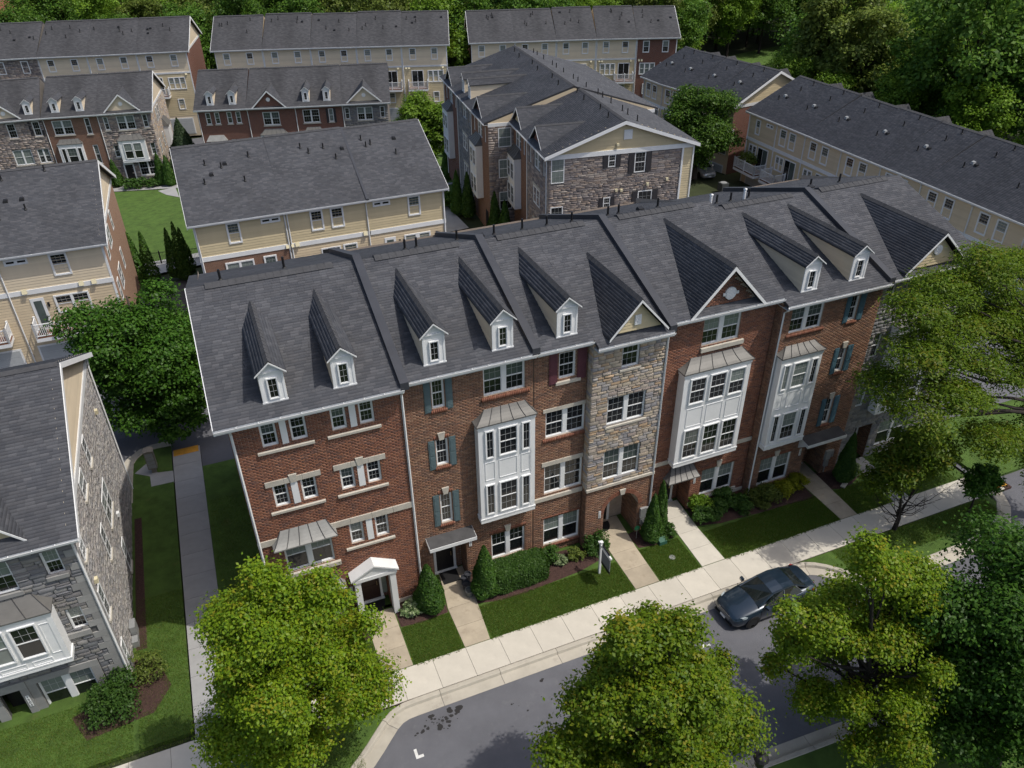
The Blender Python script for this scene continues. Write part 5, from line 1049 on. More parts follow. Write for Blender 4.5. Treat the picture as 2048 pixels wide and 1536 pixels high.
fr('red brick townhouse with two dormers and grey awning, left end of far middle row',FP[0],FP[1],'red',gF,dorm=((1.3,2.1),(3.9,4.7)),wins=[(a,b,6.7,8.1) for a,b in pw_]+[(3.4,4.0,3.4,4.8),(4.5,5.1,3.4,4.8),(.9,2.6,3.2,4.6,2)],oh=(.3,0)).part('awning', MB().hexa([(.5,-.6,4.8),(3.0,-.6,4.8),(3.0,.0,4.8),(.5,.0,4.8),(.9,-.1,5.4),(2.6,-.1,5.4),(2.6,.0,5.4),(.9,.0,5.4)]), M['metal2'])
fr('red brick townhouse with a steep brick gable and round vent, far middle row',FP[1],FP[2],'red',gF,gable=(.7,4.9,10.5,'fred',-.42),wins=((1.8,3.8,6.3,7.9,2),),bays=((1.3,4.5,2.2,5.3,-.5,5.9,((1.7,2.5,3,4.8,'upper'),(2.6,3.3,3,4.8,'upper'),(3.5,4.2,3,4.8,'upper')),(),1.8,4.0),))
fr('red brick townhouse with charcoal shutters and two dormers, far middle row',FP[2],FP[3],'red',gF,dorm=((1.1,1.9),(3.6,4.4)),wins=((.9,2.9,6.4,8.0,2),(4.0,4.6,6.4,8.0)),shut=((3.7,3.97,6.3,8.0),(4.63,4.9,6.3,8.0)),bays=((.8,3.2,2.2,5.3,-.5,5.9,((1.5,2.5,3,4.8,'upper'),),(),1.2,2.8),))
fr('grey stone townhouse with a white-trimmed gable, right end of the far middle row',FP[3],FP[4],'grey',gF,gable=(.6,5.0,10.5,'creamw',-.2),wins=((.3,.9,6.6,8.0),(1.8,3.7,6.4,8.0,2),(4.6,5.2,6.6,8.0),(1.8,3.7,3.2,4.9,2)),oh=(0,.4))
# ---- far rows seen from behind
def farrear(label, p0, p1, group, e, g, run, rise, wall='creamw', oh=(0,0), rakes='', side=None, sideL=None, dk=None, trip=None, low=True, hs=None):
    h_ = Unit('townhouse', label, p0, p1, e, g, run, rise, group); w_ = h_.w; T = h_.e; h_.shell('fred' if wall == 'brick' else ('joint' if wall == 'stone' else wall), sideL, side, 'creamw' if (side or sideL) else None)
    if wall not in ('brick','stone'): h_.boards(0,w_,T-2.75,T-.2,'creamw',0,False,.25); h_.boards(0,w_,2.6,T-2.95,'cream',0,False,.25)
    if wall == 'stone': r_ = ashlar(0,w_,2,T-.2,[],hr=(.13,.27),lr=(.3,.7)); v, f = plane_boxes(r_, .04, (0,0,0), (1,0,0), (0,-1,0), .02, .008); link('stone', np_mesh('stones', v, f, M['dark_i']), h_.o, kind='stuff')
    if wall not in ('brick','stone'): h_.part('belt_board', MB().box(0,w_,-.06,.05,T-2.98,T-2.75), M['trim'])
    for x_ in (w_*.24,w_*.72): h_.pwin(x_-.48,x_+.48,T-2.05,T-.42)
    if dk is not None: h_.deck(dk-.35,dk+2.5,T-5.75,1.3); h_.door_(dk+.3,dk+1.8,T-5.7,T-3.5,0,'glass',True)
    if trip is not None: h_.pwin(trip,trip+2.3,T-5.1,T-3.45,n=3)
    if low:
        for x_ in ((dk if dk is not None else 1)+.9, (trip if trip is not None else 3)+1.1): h_.pwin(x_-.45,x_+.45,T-7.9,T-6.4)
        h_.garage(w_*.3,w_*.82,0,2.2)
    h_.spout(.08); h_.corner(w_-.05)
    for x_ in (hs or (.5,.9,w_-.7)): h_.hood(x_,T-3.2,0,.26)
    h_.top(oh[0],oh[1],rakes); q_ = random.Random(int(p0[0]*10))
    h_.roofthings(*[(q_.choice('bpp'), q_.uniform(.5,w_-.5), q_.uniform(.45,.85)) for _ in range(5)]); return h_
gG = 'townhouses of the back left row'
GP = [(-29.5,132.4),(-23.2,131.2),(-16.95,130.0),(-10.75,128.4),(-4.42,127.1),(2.12,125.8)]
for i, (lb, wl) in enumerate([('stone townhouse cut by the left edge in the back left row','stone'),('dark stone townhouse in the back left row','stone'),('pale cream townhouse next to the dark stone one in the back left row','creamw'),('pale cream townhouse, second from the right end of the back left row','creamw'),('pale cream townhouse with a red brick gable end, right end of the back left row','creamw')]):
    farrear(lb, GP[i], GP[i+1], gG, 7, -4.4, 7.1, 3.4, wl, (0,.4 if i == 4 else 0), 'r' if i == 4 else '', 'fred' if i == 4 else None, dk=.8, trip=3.4)
gH = 'townhouses of the back middle row'; HP = [(5.65,124.0),(12.0,122.3),(18.3,120.3),(24.4,118.3),(30.4,116.3),(36.5,114.3)]
for i, lb in enumerate(['left end of the back middle row','second from the left in the back middle row','centre of the back middle row','with a half hidden white balcony, second from right in the back middle row','with a white balcony and triple window, right end of the back middle row']):
    farrear('cream clapboard townhouse '+lb if i < 3 else 'cream townhouse '+lb, HP[i], HP[i+1], gH, 7, -3.9, 6.8, 3.4+(.12 if i in (1,3) else 0), 'creamw', (.4 if i == 0 else 0,.4 if i == 4 else 0), 'l' if i == 0 else ('r' if i == 4 else ''), dk=[3.2,3.4,3.4,3.6,1.0][i], trip=[.8,.9,.9,.9,3.5][i])
gI = 'townhouses of the back right row'; IP = [(40.0,113.8),(46.1,112.0),(51.9,110.4),(57.5,108.7),(63.0,106.7),(68.5,104.6)]
for i, lb in enumerate(['cream townhouse with red brick gable end, left end of the back right row','cream townhouse with patio door and triple window, second from left in the back right row','cream townhouse with a white balcony, middle of the back right row','cream townhouse with a white balcony, next to the brick one in the back right row','red brick townhouse at the right end of the back right row']):
    farrear(lb, IP[i], IP[i+1], gI, 7, -3.6, 6.5, 3.25+(.1 if i in (2,3) else 0), 'brick' if i == 4 else 'creamw', (.3 if i == 0 else 0,.4 if i == 4 else 0), 'l' if i == 0 else ('r' if i == 4 else ''), sideL='fred' if i == 0 else None, side='fred' if i == 4 else None, dk=[.8,.9,2.6,3.1,3.4][i], trip=[3.3,3.1,.6,.6,.6][i])
# ---- right-hand rows, seen from behind at a slant (their fronts face the wood)
def rightrow(pts, labels, group, e, g, run, rise, near, endL, oh0, endR=None):
    out = []
    for i, lb in enumerate(labels):
        p0, p1 = pts[i], pts[i+1]; u = Unit('townhouse', lb, p0, p1, e, g(i), run, rise+(.05 if i % 2 else 0), group, far=False); w_ = u.w; T = u.e; first, last = i == 0, i == len(labels)-1
        u.shell('tanside', endL if first else None, endR if last else None, 'cream' if (first and endL) or (last and endR) else None)
        u.boards(0,w_,T-2.6,T-.2,'tanside',0,near,.22); u.part('belt_board', MB().box(-.02,w_+.02,-.5,.02,T-2.95,T-2.6), M['white']) if False else u.belt(T-2.92,.32)
        if i % 7 == 0 and near: u.pwin(1.2,1.95,T-2.1,T-.55); u.pwin(2.9,4.0,T-.95,T-.55,n=2,single=True,grid='none',bl=0)
        else: u.pwin(w_*.27-.5,w_*.27+.5,T-2.2,T-.5); u.pwin(w_*.6-.5,w_*.6+.5,T-2.2,T-.5)
        u.boards(0,w_,T-5.6,T-2.95,'cream',0,False,.22); u.door_(w_*.5,w_*.5+1.5,T-5.5,T-3.25,0,'curtain',True); u.pwin(.6,1.9,T-4.7,T-3.2,n=2)
        u.spout(.08); u.corner(.05,z0=T-5); q_ = random.Random(i*7+int(p0[0]))
        if i < 3: u.deck(.3,w_-.6 if first else 2.6,T-5.6,1.5)
        u.garage(.9,w_-.7,0,2.1); u.top(oh0 if first else 0, .35 if last else 0, ('l' if first else '')+('r' if last else ''))
        u.roofthings(('w',w_*.35,.52),('b',w_*.35+.45,.5),('p',w_*.3,.42),('p',w_*.5,.72),('p',w_*.6,.9))
        if last and endR: u.gboards(u.w,1,T,'cream')
        if first and endL == 'fred' and not near: pass
        # the ridge of a small front gable peeps over
        zg = u.zr-.5; mb = MB(); xm = w_*.5; mb.poly([(xm,u.yr-.1,zg),(xm,u.yr+3.4,zg),(xm+1.3,u.yr+3.4,zg-1.2),(xm+1.3,u.yr+1.4,zg-1.0)][::-1]); mb.poly([(xm,u.yr-.1,zg),(xm,u.yr+3.4,zg),(xm-1.3,u.yr+3.4,zg-1.2),(xm-1.3,u.yr+1.4,zg-1.0)]); u.part('gable_roof', mb, M['farroof'])
        u.done(); out.append(u)
    return out
gL = 'townhouses of the long right row'; LY = [68.99,64.5,60.2,55.1,50.2,45.7,40.5,35.6,30.8]; LX = [54.6,54.55,54.5,54.35,54.3,54.3,54.15,54.0,53.9]
LP = list(zip(LX,LY))
rightrow(LP, ['tan townhouse with a plant-filled white balcony, far end of the long right row','tan townhouse with two upper windows beside the far end of the long right row','tan townhouse third from the far end of the long right row','tan townhouse in the long right row, its lower half hidden by the front roofs','tan townhouse in the long right row, only its eave showing over the front roofs','tan townhouse in the long right row, just right of the front row ridge','tan townhouse above the oak at the near end of the long right row','tan townhouse cut by the right edge in the long right row'], gL, 6.5, lambda i: -2.2+.25*i, 6.2, 2.9, True, 'fred', .3)
gK = 'townhouses of the upper right row'
rightrow([(52.6,87.4),(52.7,83.3),(53.3,79.3),(53.9,75.4),(54.4,71.4)], ['tan townhouse at the far end of the upper right row','tan townhouse second from the far end of the upper right row','tan townhouse behind the round green tree in the upper right row','cream gabled brick-ended townhouse at the near end of the upper right row'], gK, 6.5, lambda i: -3+.2*i, 6.1, 2.85, False, None, .3, 'fred')
# ---- the row seen end-on, left of the round tree
gJ = 'townhouses of the end-on stone row'
def jrow(pts, kinds, labels, g, last_end, shift=0):
    for i, lb in enumerate(labels):
        u = Unit('townhouse', lb, pts[i], pts[i+1], 9.5, g, 6.55 if last_end else 8.3, 2.28 if last_end else 2.55, gJ, far=False); w_ = u.w; kd = kinds[i]; last = i == len(labels)-1
        wz = [(w_*.5-.9,w_*.5+.9,u.e-2.0,u.e-.55,2),(w_*.12,w_*.12+.55,u.e-2,u.e-.6),(w_*.86-.5,w_*.86,u.e-2,u.e-.6)]
        for t in wz: u.holes.append(t[:4]); window(u.o,t[0],.05,t[2],t[1]-t[0],t[3]-t[2],n=t[4] if len(t)>4 else 1)
        W = u.shell({'red':'fred','brown':'fbrown'}.get(kd,'joint'), 'joint' if i == 0 else None, 'joint' if last else None, ('cream' if last_end else 'tanside') if last else None)
        if kd in ('grey','dark'): r_ = ashlar(0,w_,-.2,u.e-.15,u.holes,hr=(.13,.27),lr=(.3,.7)); v, f = plane_boxes(r_, .04, (0,0,0), (1,0,0), (0,-1,0), .02, .008); link('stone', np_mesh('stones', v, f, M[kd+'_i']), W, kind='stuff')
        if i % 3 != 1: u.bay(w_*.2,w_*.2+2.6,2.9,u.e-2.6,-.6,u.e-1.9,[(w_*.2+.3,w_*.2+1.2,u.e-4.6,u.e-3.2,'both'),(w_*.2+1.4,w_*.2+2.3,u.e-4.6,u.e-3.2,'both'),(w_*.2+.3,w_*.2+1.2,3.3,4.8,'both'),(w_*.2+1.4,w_*.2+2.3,3.3,4.8,'both')],[],w_*.2+.4,w_*.2+2.2)
        else:
            for z0 in (u.e-5,u.e-8): u.pwin(w_*.5-.9,w_*.5+.9,z0,z0+1.5,n=2); u.part('lintel', MB().box(w_*.5-1.1,w_*.5+1.1,-.08,.02,z0+1.5,z0+1.7), M['lime'])
        u.part('door', MB().box(w_*.75,w_*.75+.9,-.04,.02,0,2.1), M['doorb']); u.spout(.1); u.k = u.rise/u.run; u.ze = u.e; u.Yp = 0
        if i % 2 == 0 or last: G2 = u.part('gable', MB().prism([(w_*.5-1.5,.1,u.e+.1),(w_*.5+1.5,.1,u.e+.1),(w_*.5,.1,u.e+1.3)],(0,.2,0)), M['cream' if not last else 'fred']); u.gable_roof(G2,w_*.5-1.75,w_*.5+1.75,-.2,u.e+.1,u.e+1.55)
        else: u.dormer(w_*.2,w_*.2+.9,.3,u.e+2.0,u.e+1.5); u.dormer(w_*.62,w_*.62+.9,.3,u.e+2.0,u.e+1.5)
        u.top(.3 if i == 0 else 0, .4 if last and last_end else 0, ('l' if i == 0 else '')+('r' if last and last_end else ''))
        u.roofthings(('p',w_*.3,.93),('p',w_*.7,.9))
        y_ = u.yr
        for x_ in (w_*.25,w_*.45,w_*.8): pipe_vent(u.o,x_,y_+1.6,u.zr-.55,.5,.05)
        if last and last_end: yield_end(u, W)
        elif i == 0 or (last and not last_end):
            X = 0 if i == 0 else u.w; hs2 = [] ; r_ = ashlar(0,5,-.2,u.e-.2,[(.9,2.1,a,a+1.7) for a in (u.e-2.2,u.e-5,u.e-8)],hr=(.13,.27),lr=(.3,.7)); v, f = plane_boxes(r_, .04, (X,0,0), (0,1,0), (1 if X else -1,0,0), .02, .008); link('stone', np_mesh('stones', v, f, M['dark_i']), W, kind='stuff')
            if X:
                for a in (u.e-2.2,u.e-5,u.e-8): u.swin(u.w,.9,2.1,a,a+1.7)
        u.done()
def yield_end(u, W):
    """big gable end of dark ledge stone with cream lap siding above; windows by measured place along the wall"""
    T = u.e; D_ = u.dep; ws = [(.25,1.35,T-2.25,T-.25,None),(.25,1.3,T-6.0,T-4.2,None),(5.0,5.62,T-1.35,T-.35,.42),(7.25,8.2,T-2.0,T-.35,.5),(4.75,5.35,T-4.85,T-3.85,.36),(7.75,9.0,T-5.0,T-3.6,.5)]
    hs2 = [(a-(s_ or 0),b+(s_ or 0),c-.1,d) for a,b,c,d,s_ in ws]
    stones(W, ashlar(.1,D_-.95,-.2,T-.35,hs2,hr=(.1,.2),lr=(.28,.75),seed=12), (u.w,0,0), (0,1,0), (1,0,0), 'dark', (.02,.045), near=lambda q_: -q_[2])
    for a, b, c, d, s_ in ws:
        u.swin(u.w,a,b,c,d,single=(s_ == .5 and a > 7.6),gx=3)
        if s_:
            for p, q_ in ((a-s_,a-.04),(b+.04,b+s_)): u.part('shutter', MB().box(u.w+.04,u.w+.09,p,q_,c,d), M['shut_dark'])
    u.part('band_board', MB().box(u.w,u.w+.1,-.1,D_,T-.35,T), M['white']); u.part('band_board', MB().box(u.w,u.w+.1,D_-.98,D_-.83,0,T-.35), M['white'])
    mb = MB(); z = 0
    while z < T-.4: mb.hexa([(u.w+.03,D_-.83,z),(u.w+.03,D_,z),(u.w,D_,z),(u.w,D_-.83,z),(u.w+.005,D_-.83,z+.2),(u.w+.005,D_,z+.2),(u.w,D_,z+.2),(u.w,D_-.83,z+.2)]); z += .2
    u.part('siding_board', mb, M['cream_i'], kind='stuff'); u.gboards(u.w,1,T+.0,'cream'); u.part('corner_board', MB().box(u.w,u.w+.08,D_-.02,D_+.1,0,T-.1), M['white']); u.spout(u.w-.1,.1)
    lv = MB().box(u.w+.02,u.w+.07,u.yr+.05,u.yr+.75,T+.75,T+1.5)
    for i in range(6): lv.box(u.w+.07,u.w+.09,u.yr+.1,u.yr+.7,T+.82+i*.11,T+.88+i*.11)
    u.part('louvre_vent', lv, M['white'])
    for a, z in ((5.7,T-3.4),(6.15,T-3.45),(8.4,T-3.15),(10.1,T-2.9),(5.6,T+.3)): u.part('vent_hood', MB().box(u.w+.03,u.w+.2,a,a+.2,z,z+.2), M['plastic'])
jrow([(26.5,66.9),(25.75,61.1),(25.0,55.3)], ['brown','dark'], ['brick townhouse joined to the stone gable end of the end-on row','townhouse with the big dark stone gable end under cream siding, facing the camera'], -.6, True)
jrow([(26.1,84.5),(25.4,78.2),(24.7,72.0),(24.0,65.8)], ['red','grey','brown'], ['brick townhouse at the far end of the end-on row','grey stone townhouse in the middle of the end-on row','townhouse that stands forward with a narrow brown stone flank in the end-on row'], -1.0, False)
# ---- orange brick building peeping in at the top left
ob = thing('building','orange brick building with a pale roof at the top left corner','building',(-45,190,-5),R(24))
link('wall', MB().box(-20,20,0,18,0,14).mesh('wall', M['forange']), ob); link('roof', MB().hexa([(-21,-.8,14),(21,-.8,16.5),(21,19,16.5),(-21,19,14),(-21,-.8,14.7),(21,-.8,17.4),(21,19,17.4),(-21,19,14.7)]).mesh('roof', M['lime']), ob)
for i in range(9): window(ob,-16+i*3.8,-.03,10.2,1.2,2.3); window(ob,-16+i*3.8,-.03,5.5,1.2,2.3)
# ================================================================ vegetation
def leaves(name, pts, outs, size, m, seed=1, up=.55, aspect=.62, fold=.25, tips=None, jit=.35):
    """one small folded quad per leaf at pts, facing roughly along outs and up"""
    rg = np.random.RandomState(seed); n = len(pts); N = outs*(1-up)+np.array([0,0,1.])*up+rg.normal(0,jit,(n,3)); N /= np.linalg.norm(N,axis=1)[:,None]+1e-9
    A = rg.normal(0,1,(n,3)); A -= (A*N).sum(1)[:,None]*N; A /= np.linalg.norm(A,axis=1)[:,None]+1e-9; B = np.cross(N,A)
    L = (size*rg.uniform(.65,1.35,n))[:,None]; W = L*aspect*.5
    v = np.stack([pts-A*L*.5, pts+B*W+N*L*fold*.5-A*L*.05, pts+A*L*.5, pts-B*W+N*L*fold*.5-A*L*.05],1).reshape(-1,3)
    f = np.arange(n*4).reshape(-1,4); me = np_mesh(name, v, f, M[m])
    if tips is not None: at = me.attributes.new('tip','FLOAT','POINT'); at.data.foreach_set('value', np.repeat(tips,4).astype(np.float32))
    return me
def blob_pts(blobs, n, seed, clump=14, spread=.17, shell=.35, spray=0, lift=.7):
    """leaf positions gathered in clumps near the outside of the blobs (cx,cy,cz,rx,ry,rz)"""
    rg = np.random.RandomState(seed); b = np.asarray(blobs,float); w = (b[:,3]*b[:,4])**.5*((b[:,3]+b[:,5])*.5); k = n//clump; idx = rg.choice(len(b),k,p=w/w.sum())
    d = rg.normal(0,1,(k,3)); d /= np.linalg.norm(d,axis=1)[:,None]; d[:,2] = np.where((d[:,2]<-.3)&(rg.rand(k)<.6),-d[:,2],d[:,2]); r_ = 1-shell*rg.rand(k)**1.5*1.6
    c = b[idx,:3]+d*r_[:,None]*b[idx,3:]; sc_l = b[idx,3:].mean(1)
    P = np.repeat(c,clump,0)+rg.normal(0,1,(k*clump,3))*np.repeat(sc_l*spread,clump)[:,None]*np.array([1,1,.62]); O = np.repeat(d,clump,0)
    if spray:   # leaves strung along young shoots that point out and up
        ax_ = d*.8+np.array([0,0,lift])+rg.normal(0,.3,(k,3)); ax_ /= np.linalg.norm(ax_,axis=1)[:,None]; t_ = rg.uniform(-.5,1,(k*clump,1))
        P += np.repeat(ax_,clump,0)*t_*spray*np.repeat(rg.uniform(.5,1.4,k),clump)[:,None]
    tip = np.repeat((rg.rand(k)<.14)*rg.uniform(.15,.8,k)*np.clip(d[:,2]+.5,0,1),clump)
    return P, O, tip
def branches(base, top, blobs, r0, seed, lean=None, n=6):
    q = random.Random(seed); mb = MB(); b, t = Vector(base), Vector(top); ctrl = [b]+[b.lerp(t,i/5)+Vector((q.uniform(-.12,.12),q.uniform(-.12,.12),0))*(1 if i < 5 else 0) for i in range(1,6)]
    mb.tube(ctrl, [r0*(1.25 if i == 0 else 1-.16*i) for i in range(6)], 7)
    for bl in blobs:
        c = Vector(bl[:3]); f_ = min(.92, max(.22, ((c.z-b.z)/(t.z-b.z+.01))*.72)); s_ = b.lerp(t,f_); mid = s_.lerp(c,.55)+Vector((0,0,-.12*(c-s_).length*q.uniform(-.4,1)))
        rr_ = r0*(1-f_)*.55+.02; mb.tube([s_, mid, c], [rr_, rr_*.6, .012], 5, cap=False)
        for _ in range(3): e = c+Vector((q.uniform(-1,1)*bl[3]*.8,q.uniform(-1,1)*bl[4]*.8,q.uniform(-.4,.9)*bl[5]*.8)); mb.tube([mid.lerp(c,q.uniform(.2,.9)), e], [rr_*.4,.006], 4, cap=False)
    return mb
def autoblobs(cx, cy, cz, rx, ry, rz, n, seed, br=(.3,.46), flat=.75, taper=0):
    q = random.Random(seed); out = []
    for i in range(n):
        z = 1-2*(i+.5)/n; a = i*2.39996+q.uniform(-.4,.4); s_ = math.sqrt(max(0,1-z*z))*(1-taper*max(0,z+.3)); k = q.uniform(.42,.95); rb = q.uniform(*br)*q.uniform(.75,1.2)
        out.append((cx+rx*s_*k*math.cos(a), cy+ry*s_*k*math.sin(a), cz+rz*z*k*(1.05 if z > 0 else .85), rx*rb, ry*rb, (rx+rz)/2*rb*flat))
    return out
def tree(label, base, top, blobs, n, size, m, r0=.16, seed=1, group=None, name='broadleaf_tree', bark='bark', clump=14, spread=.17, up=.5, aspect=.62, spray=0, lift=.7):
    t = thing(name, label, 'tree', base, 0, group); o = Vector(base)
    rel = [(b[0]-o.x,b[1]-o.y,b[2]-o.z,*b[3:]) for b in blobs]; P, O, tip = blob_pts(rel, n, seed, clump, spread)
    link('crown', leaves('crown', P, O, size, m, seed, up, aspect, tips=tip), t); link('trunk', branches((0,0,0), Vector(top)-o, rel, r0, seed).mesh('trunk', M[bark], True), t); return t
# street maples in front
bl = autoblobs(-.75,18.6,5.9,3.2,3.0,4.4,60,3,(.12,.22),taper=.3); bl += [(-1.05,18.6,10.3,.4,.4,.7),(-.6,18.7,9.6,.6,.6,.8),(.75,18.6,9.2,.45,.45,.8),(.2,18.5,8.4,.8,.8,.8),(1.7,18.5,3.9,.9,.9,.7),(-3.2,18.4,3.3,.8,.8,.45),(-2.6,18.4,9.0,.4,.4,.5),(1.9,18.6,6.9,.45,.45,.6)]
tree('lime green maple with orange tips in front of the left end brick house',(-.9,18.5,0),(-.9,18.6,9.5),bl,120000,.115,'maple',.14,11,clump=22,spread=.34,spray=.5)
bl = autoblobs(9.1,11.8,7.1,3.5,3.3,3.8,60,8,(.12,.22),taper=.3); bl += [(7.75,11.8,11.2,.35,.35,.8),(8.5,11.9,10.4,.5,.5,.8),(9.9,11.8,10.5,.45,.45,.7),(6.0,11.7,7.2,.6,.6,.6)]
tree('lime green maple at the bottom centre, in front of the parked car',(9.5,11.3,0),(8.9,11.8,10.6),bl,130000,.115,'maple',.15,12,clump=22,spread=.34,spray=.5)
bl = autoblobs(18.4,11.8,5.3,4.1,3.6,4.4,46,5,(.10,.18),taper=.5); bl += [(16.2,11.8,11.0,.4,.4,.8),(16.8,11.8,10.0,.6,.6,.8),(17.6,11.8,9.6,.5,.5,.6),(13.75,11.9,9.3,.35,.35,.5),(14.6,12.1,7.0,.5,.5,.5),(21.8,12,3.0,.9,.9,.6),(20.6,12,5.4,.7,.7,.6),(15.2,11.9,8.3,.7,.7,.6)]
tree('airy green maple with dark trunk showing, right of the parked car',(18.9,11.2,0),(16.6,11.8,10.8),bl,88000,.115,'maple',.15,13,bark='barkd',clump=22,spread=.34,spray=.5)
bl = autoblobs(22.8,9.6,5.6,4.0,3.8,5.0,34,6,(.24,.36)); bl += [(22.6,9.6,5.6,2.4,2.4,3)]
tree('dark dense tree filling the lower right corner',(22.8,8.8,0),(22.6,9.5,10),bl,100000,.14,'linden',.2,14,bark='barkd',clump=18,spread=.2,spray=.3)
# spreading oak on the right: long level sprays
ob_ = [(25.8,21,13.0),(27.6,21.6,13.4),(29.7,22,13.0),(31.6,22,12.9),(33.4,22.4,13.2),(35.2,22.4,13.0),(24.9,20,11.6),(26.6,20.2,11.8),(28.6,20.6,11.9),(30.8,20.8,11.6),(33.0,21,11.7),(35.6,21,11.5),(25.2,19,9.0),(26.9,19.2,9.6),(28.6,19.2,9.2),(31.0,19.4,9.6),(33.4,19.6,9.4),(36.0,19.5,9.3),(29.9,18.4,6.9),(31.6,18.2,6.6),(33.6,18.2,7.0),(35.8,18,6.6),(33.2,17.4,4.9),(35.2,17.2,4.8),(37.5,17.5,7.4),(38,20,11),(38,22,13.5),(24.6,20.6,9.9),(34,16.6,3.4),(30.3,21.6,14.2),(27.2,20.4,10.6),(29.6,19.8,10.4),(32.2,20.2,10.6)]
q = random.Random(5); bl = [(x+(1.3 if x < 28 else .7),y,z-.6,q.uniform(.8,1.3),q.uniform(1.1,1.5),q.uniform(.5,.75)) for x,y,z in ob_]
tree('spreading oak with long leafy limbs hiding the right end of the front row',(37.2,17.4,0),(35.5,19.5,14),bl,95000,.17,'oak',.34,15,name='oak_tree',bark='barkd',clump=18,spread=.22,up=.6,aspect=.36,spray=.4,lift=.25)
# young tree with bare lower limbs
t = thing('young_tree','young tree with bare dark lower branches, growing beside the sidewalk under the oak','tree',(28.9,20.0,0)); mb = MB(); q = random.Random(9)
mb.tube([(0,0,0),(.05,.0,.8),(-.1,.05,1.3)],[.13,.10,.09],7); mb.tube([(-.02,0,1.1),(-.25,.1,2.4),(-.4,.2,4.6)],[.08,.055,.02],6); mb.tube([(0,0,1.1),(.6,.1,2.3),(1.1,.2,4.2)],[.085,.055,.02],6)
for i in range(22):
    a = q.uniform(0,6.28); L = q.uniform(1.2,2.7); s_ = Vector((0,0,q.uniform(.6,2.2))); d = Vector((math.cos(a),math.sin(a)*.8,q.uniform(.25,.75))); mid = s_+d*L*.5+Vector((0,0,-.15)); e = s_+d*L+Vector((0,0,.35)); mb.tube([s_,mid,e],[.03,.018,.005],4,cap=False)
    for _ in range(3): f_ = mid.lerp(e,q.uniform(0,.8)); mb.tube([f_,f_+Vector((q.uniform(-.5,.5),q.uniform(-.5,.5),q.uniform(.2,.6)))],[.01,.004],4,cap=False)
link('trunk', mb.mesh('trunk', M['barkd']), t); bl = [(-.9,.2,4.4,1.3,1.2,.8),(.9,.3,4.6,1.3,1.2,.8),(.1,-.2,5.2,1.2,1.2,.8),(-1.7,.3,3.4,.9,.9,.6),(.2,.3,3.9,1.2,1.1,.7),(-.6,.1,5.6,1,1,.6)]
P, O, tip = blob_pts(bl, 13000, 4, 12, .2); link('crown', leaves('crown', P, O, .19, 'oak', 4, .55, .45, tips=tip), t)
tree('small newly planted tree on the grass island under the oak',(32.7,19.1,0),(32.9,19.1,2.6),[(32.9,19.1,2.6,.9,.8,.5),(32.4,19.0,2.3,.7,.6,.4),(33.4,19.2,2.4,.7,.6,.4),(33.0,19.1,3.1,.6,.6,.4)],5200,.15,'linden',.08,16,name='young_tree',bark='barkd')
# big linden between the left houses and the front row
bl = autoblobs(-5.2,44.6,4.6,4.0,3.6,4.6,30,7,(.30,.42)); bl += [(-6.2,42.3,1.9,1.2,1.0,.8),(-4.6,41.9,1.5,1.2,.9,.7),(-7.6,43,2.2,1.1,1.0,.8),(-3.6,42.6,2.2,1.2,1,.8),(-4.3,41.6,2.6,1.0,.7,.6),(-3.4,41.9,3.0,.9,.8,.7),(-3.2,41.7,1.6,.9,.6,.5),(-4.4,41.2,1.2,.8,.5,.4)]
tree('big dense dark green tree standing left of the front row, over the alley',(-5.2,45.2,gz(-5.2,45.2)),(-5.2,44.8,8.6),bl,72000,.19,'linden',.24,17,clump=18,spread=.2,spray=.35,lift=.1)
bl = autoblobs(26.4,92.5,1.9,3.4,3.2,4.6,20,4); tree('bright green tree beside the walk left of the end-on row',(26.4,92.5,gz(26.4,92.5)),(26.4,92.5,6),bl,26000,.27,'forest3',.18,18,spray=.4)
bl = autoblobs(50.2,72,4.1,4.3,4.2,5.2,30,9); tree('round green tree between the end-on row and the right rows',(50.4,71,gz(50.4,71)),(50.2,72,8.6),bl,46000,.24,'forest',.25,19,spray=.4)
bl = autoblobs(62,127,3,3.6,3.6,5,16,14); tree('leafy tree just right of the back middle row',(38.6,118,-4.2),(38.6,118,5),[(b[0]-23.2,b[1]-9,b[2]-.5,*b[3:]) for b in bl],9000,.42,'forest3',.2,20)
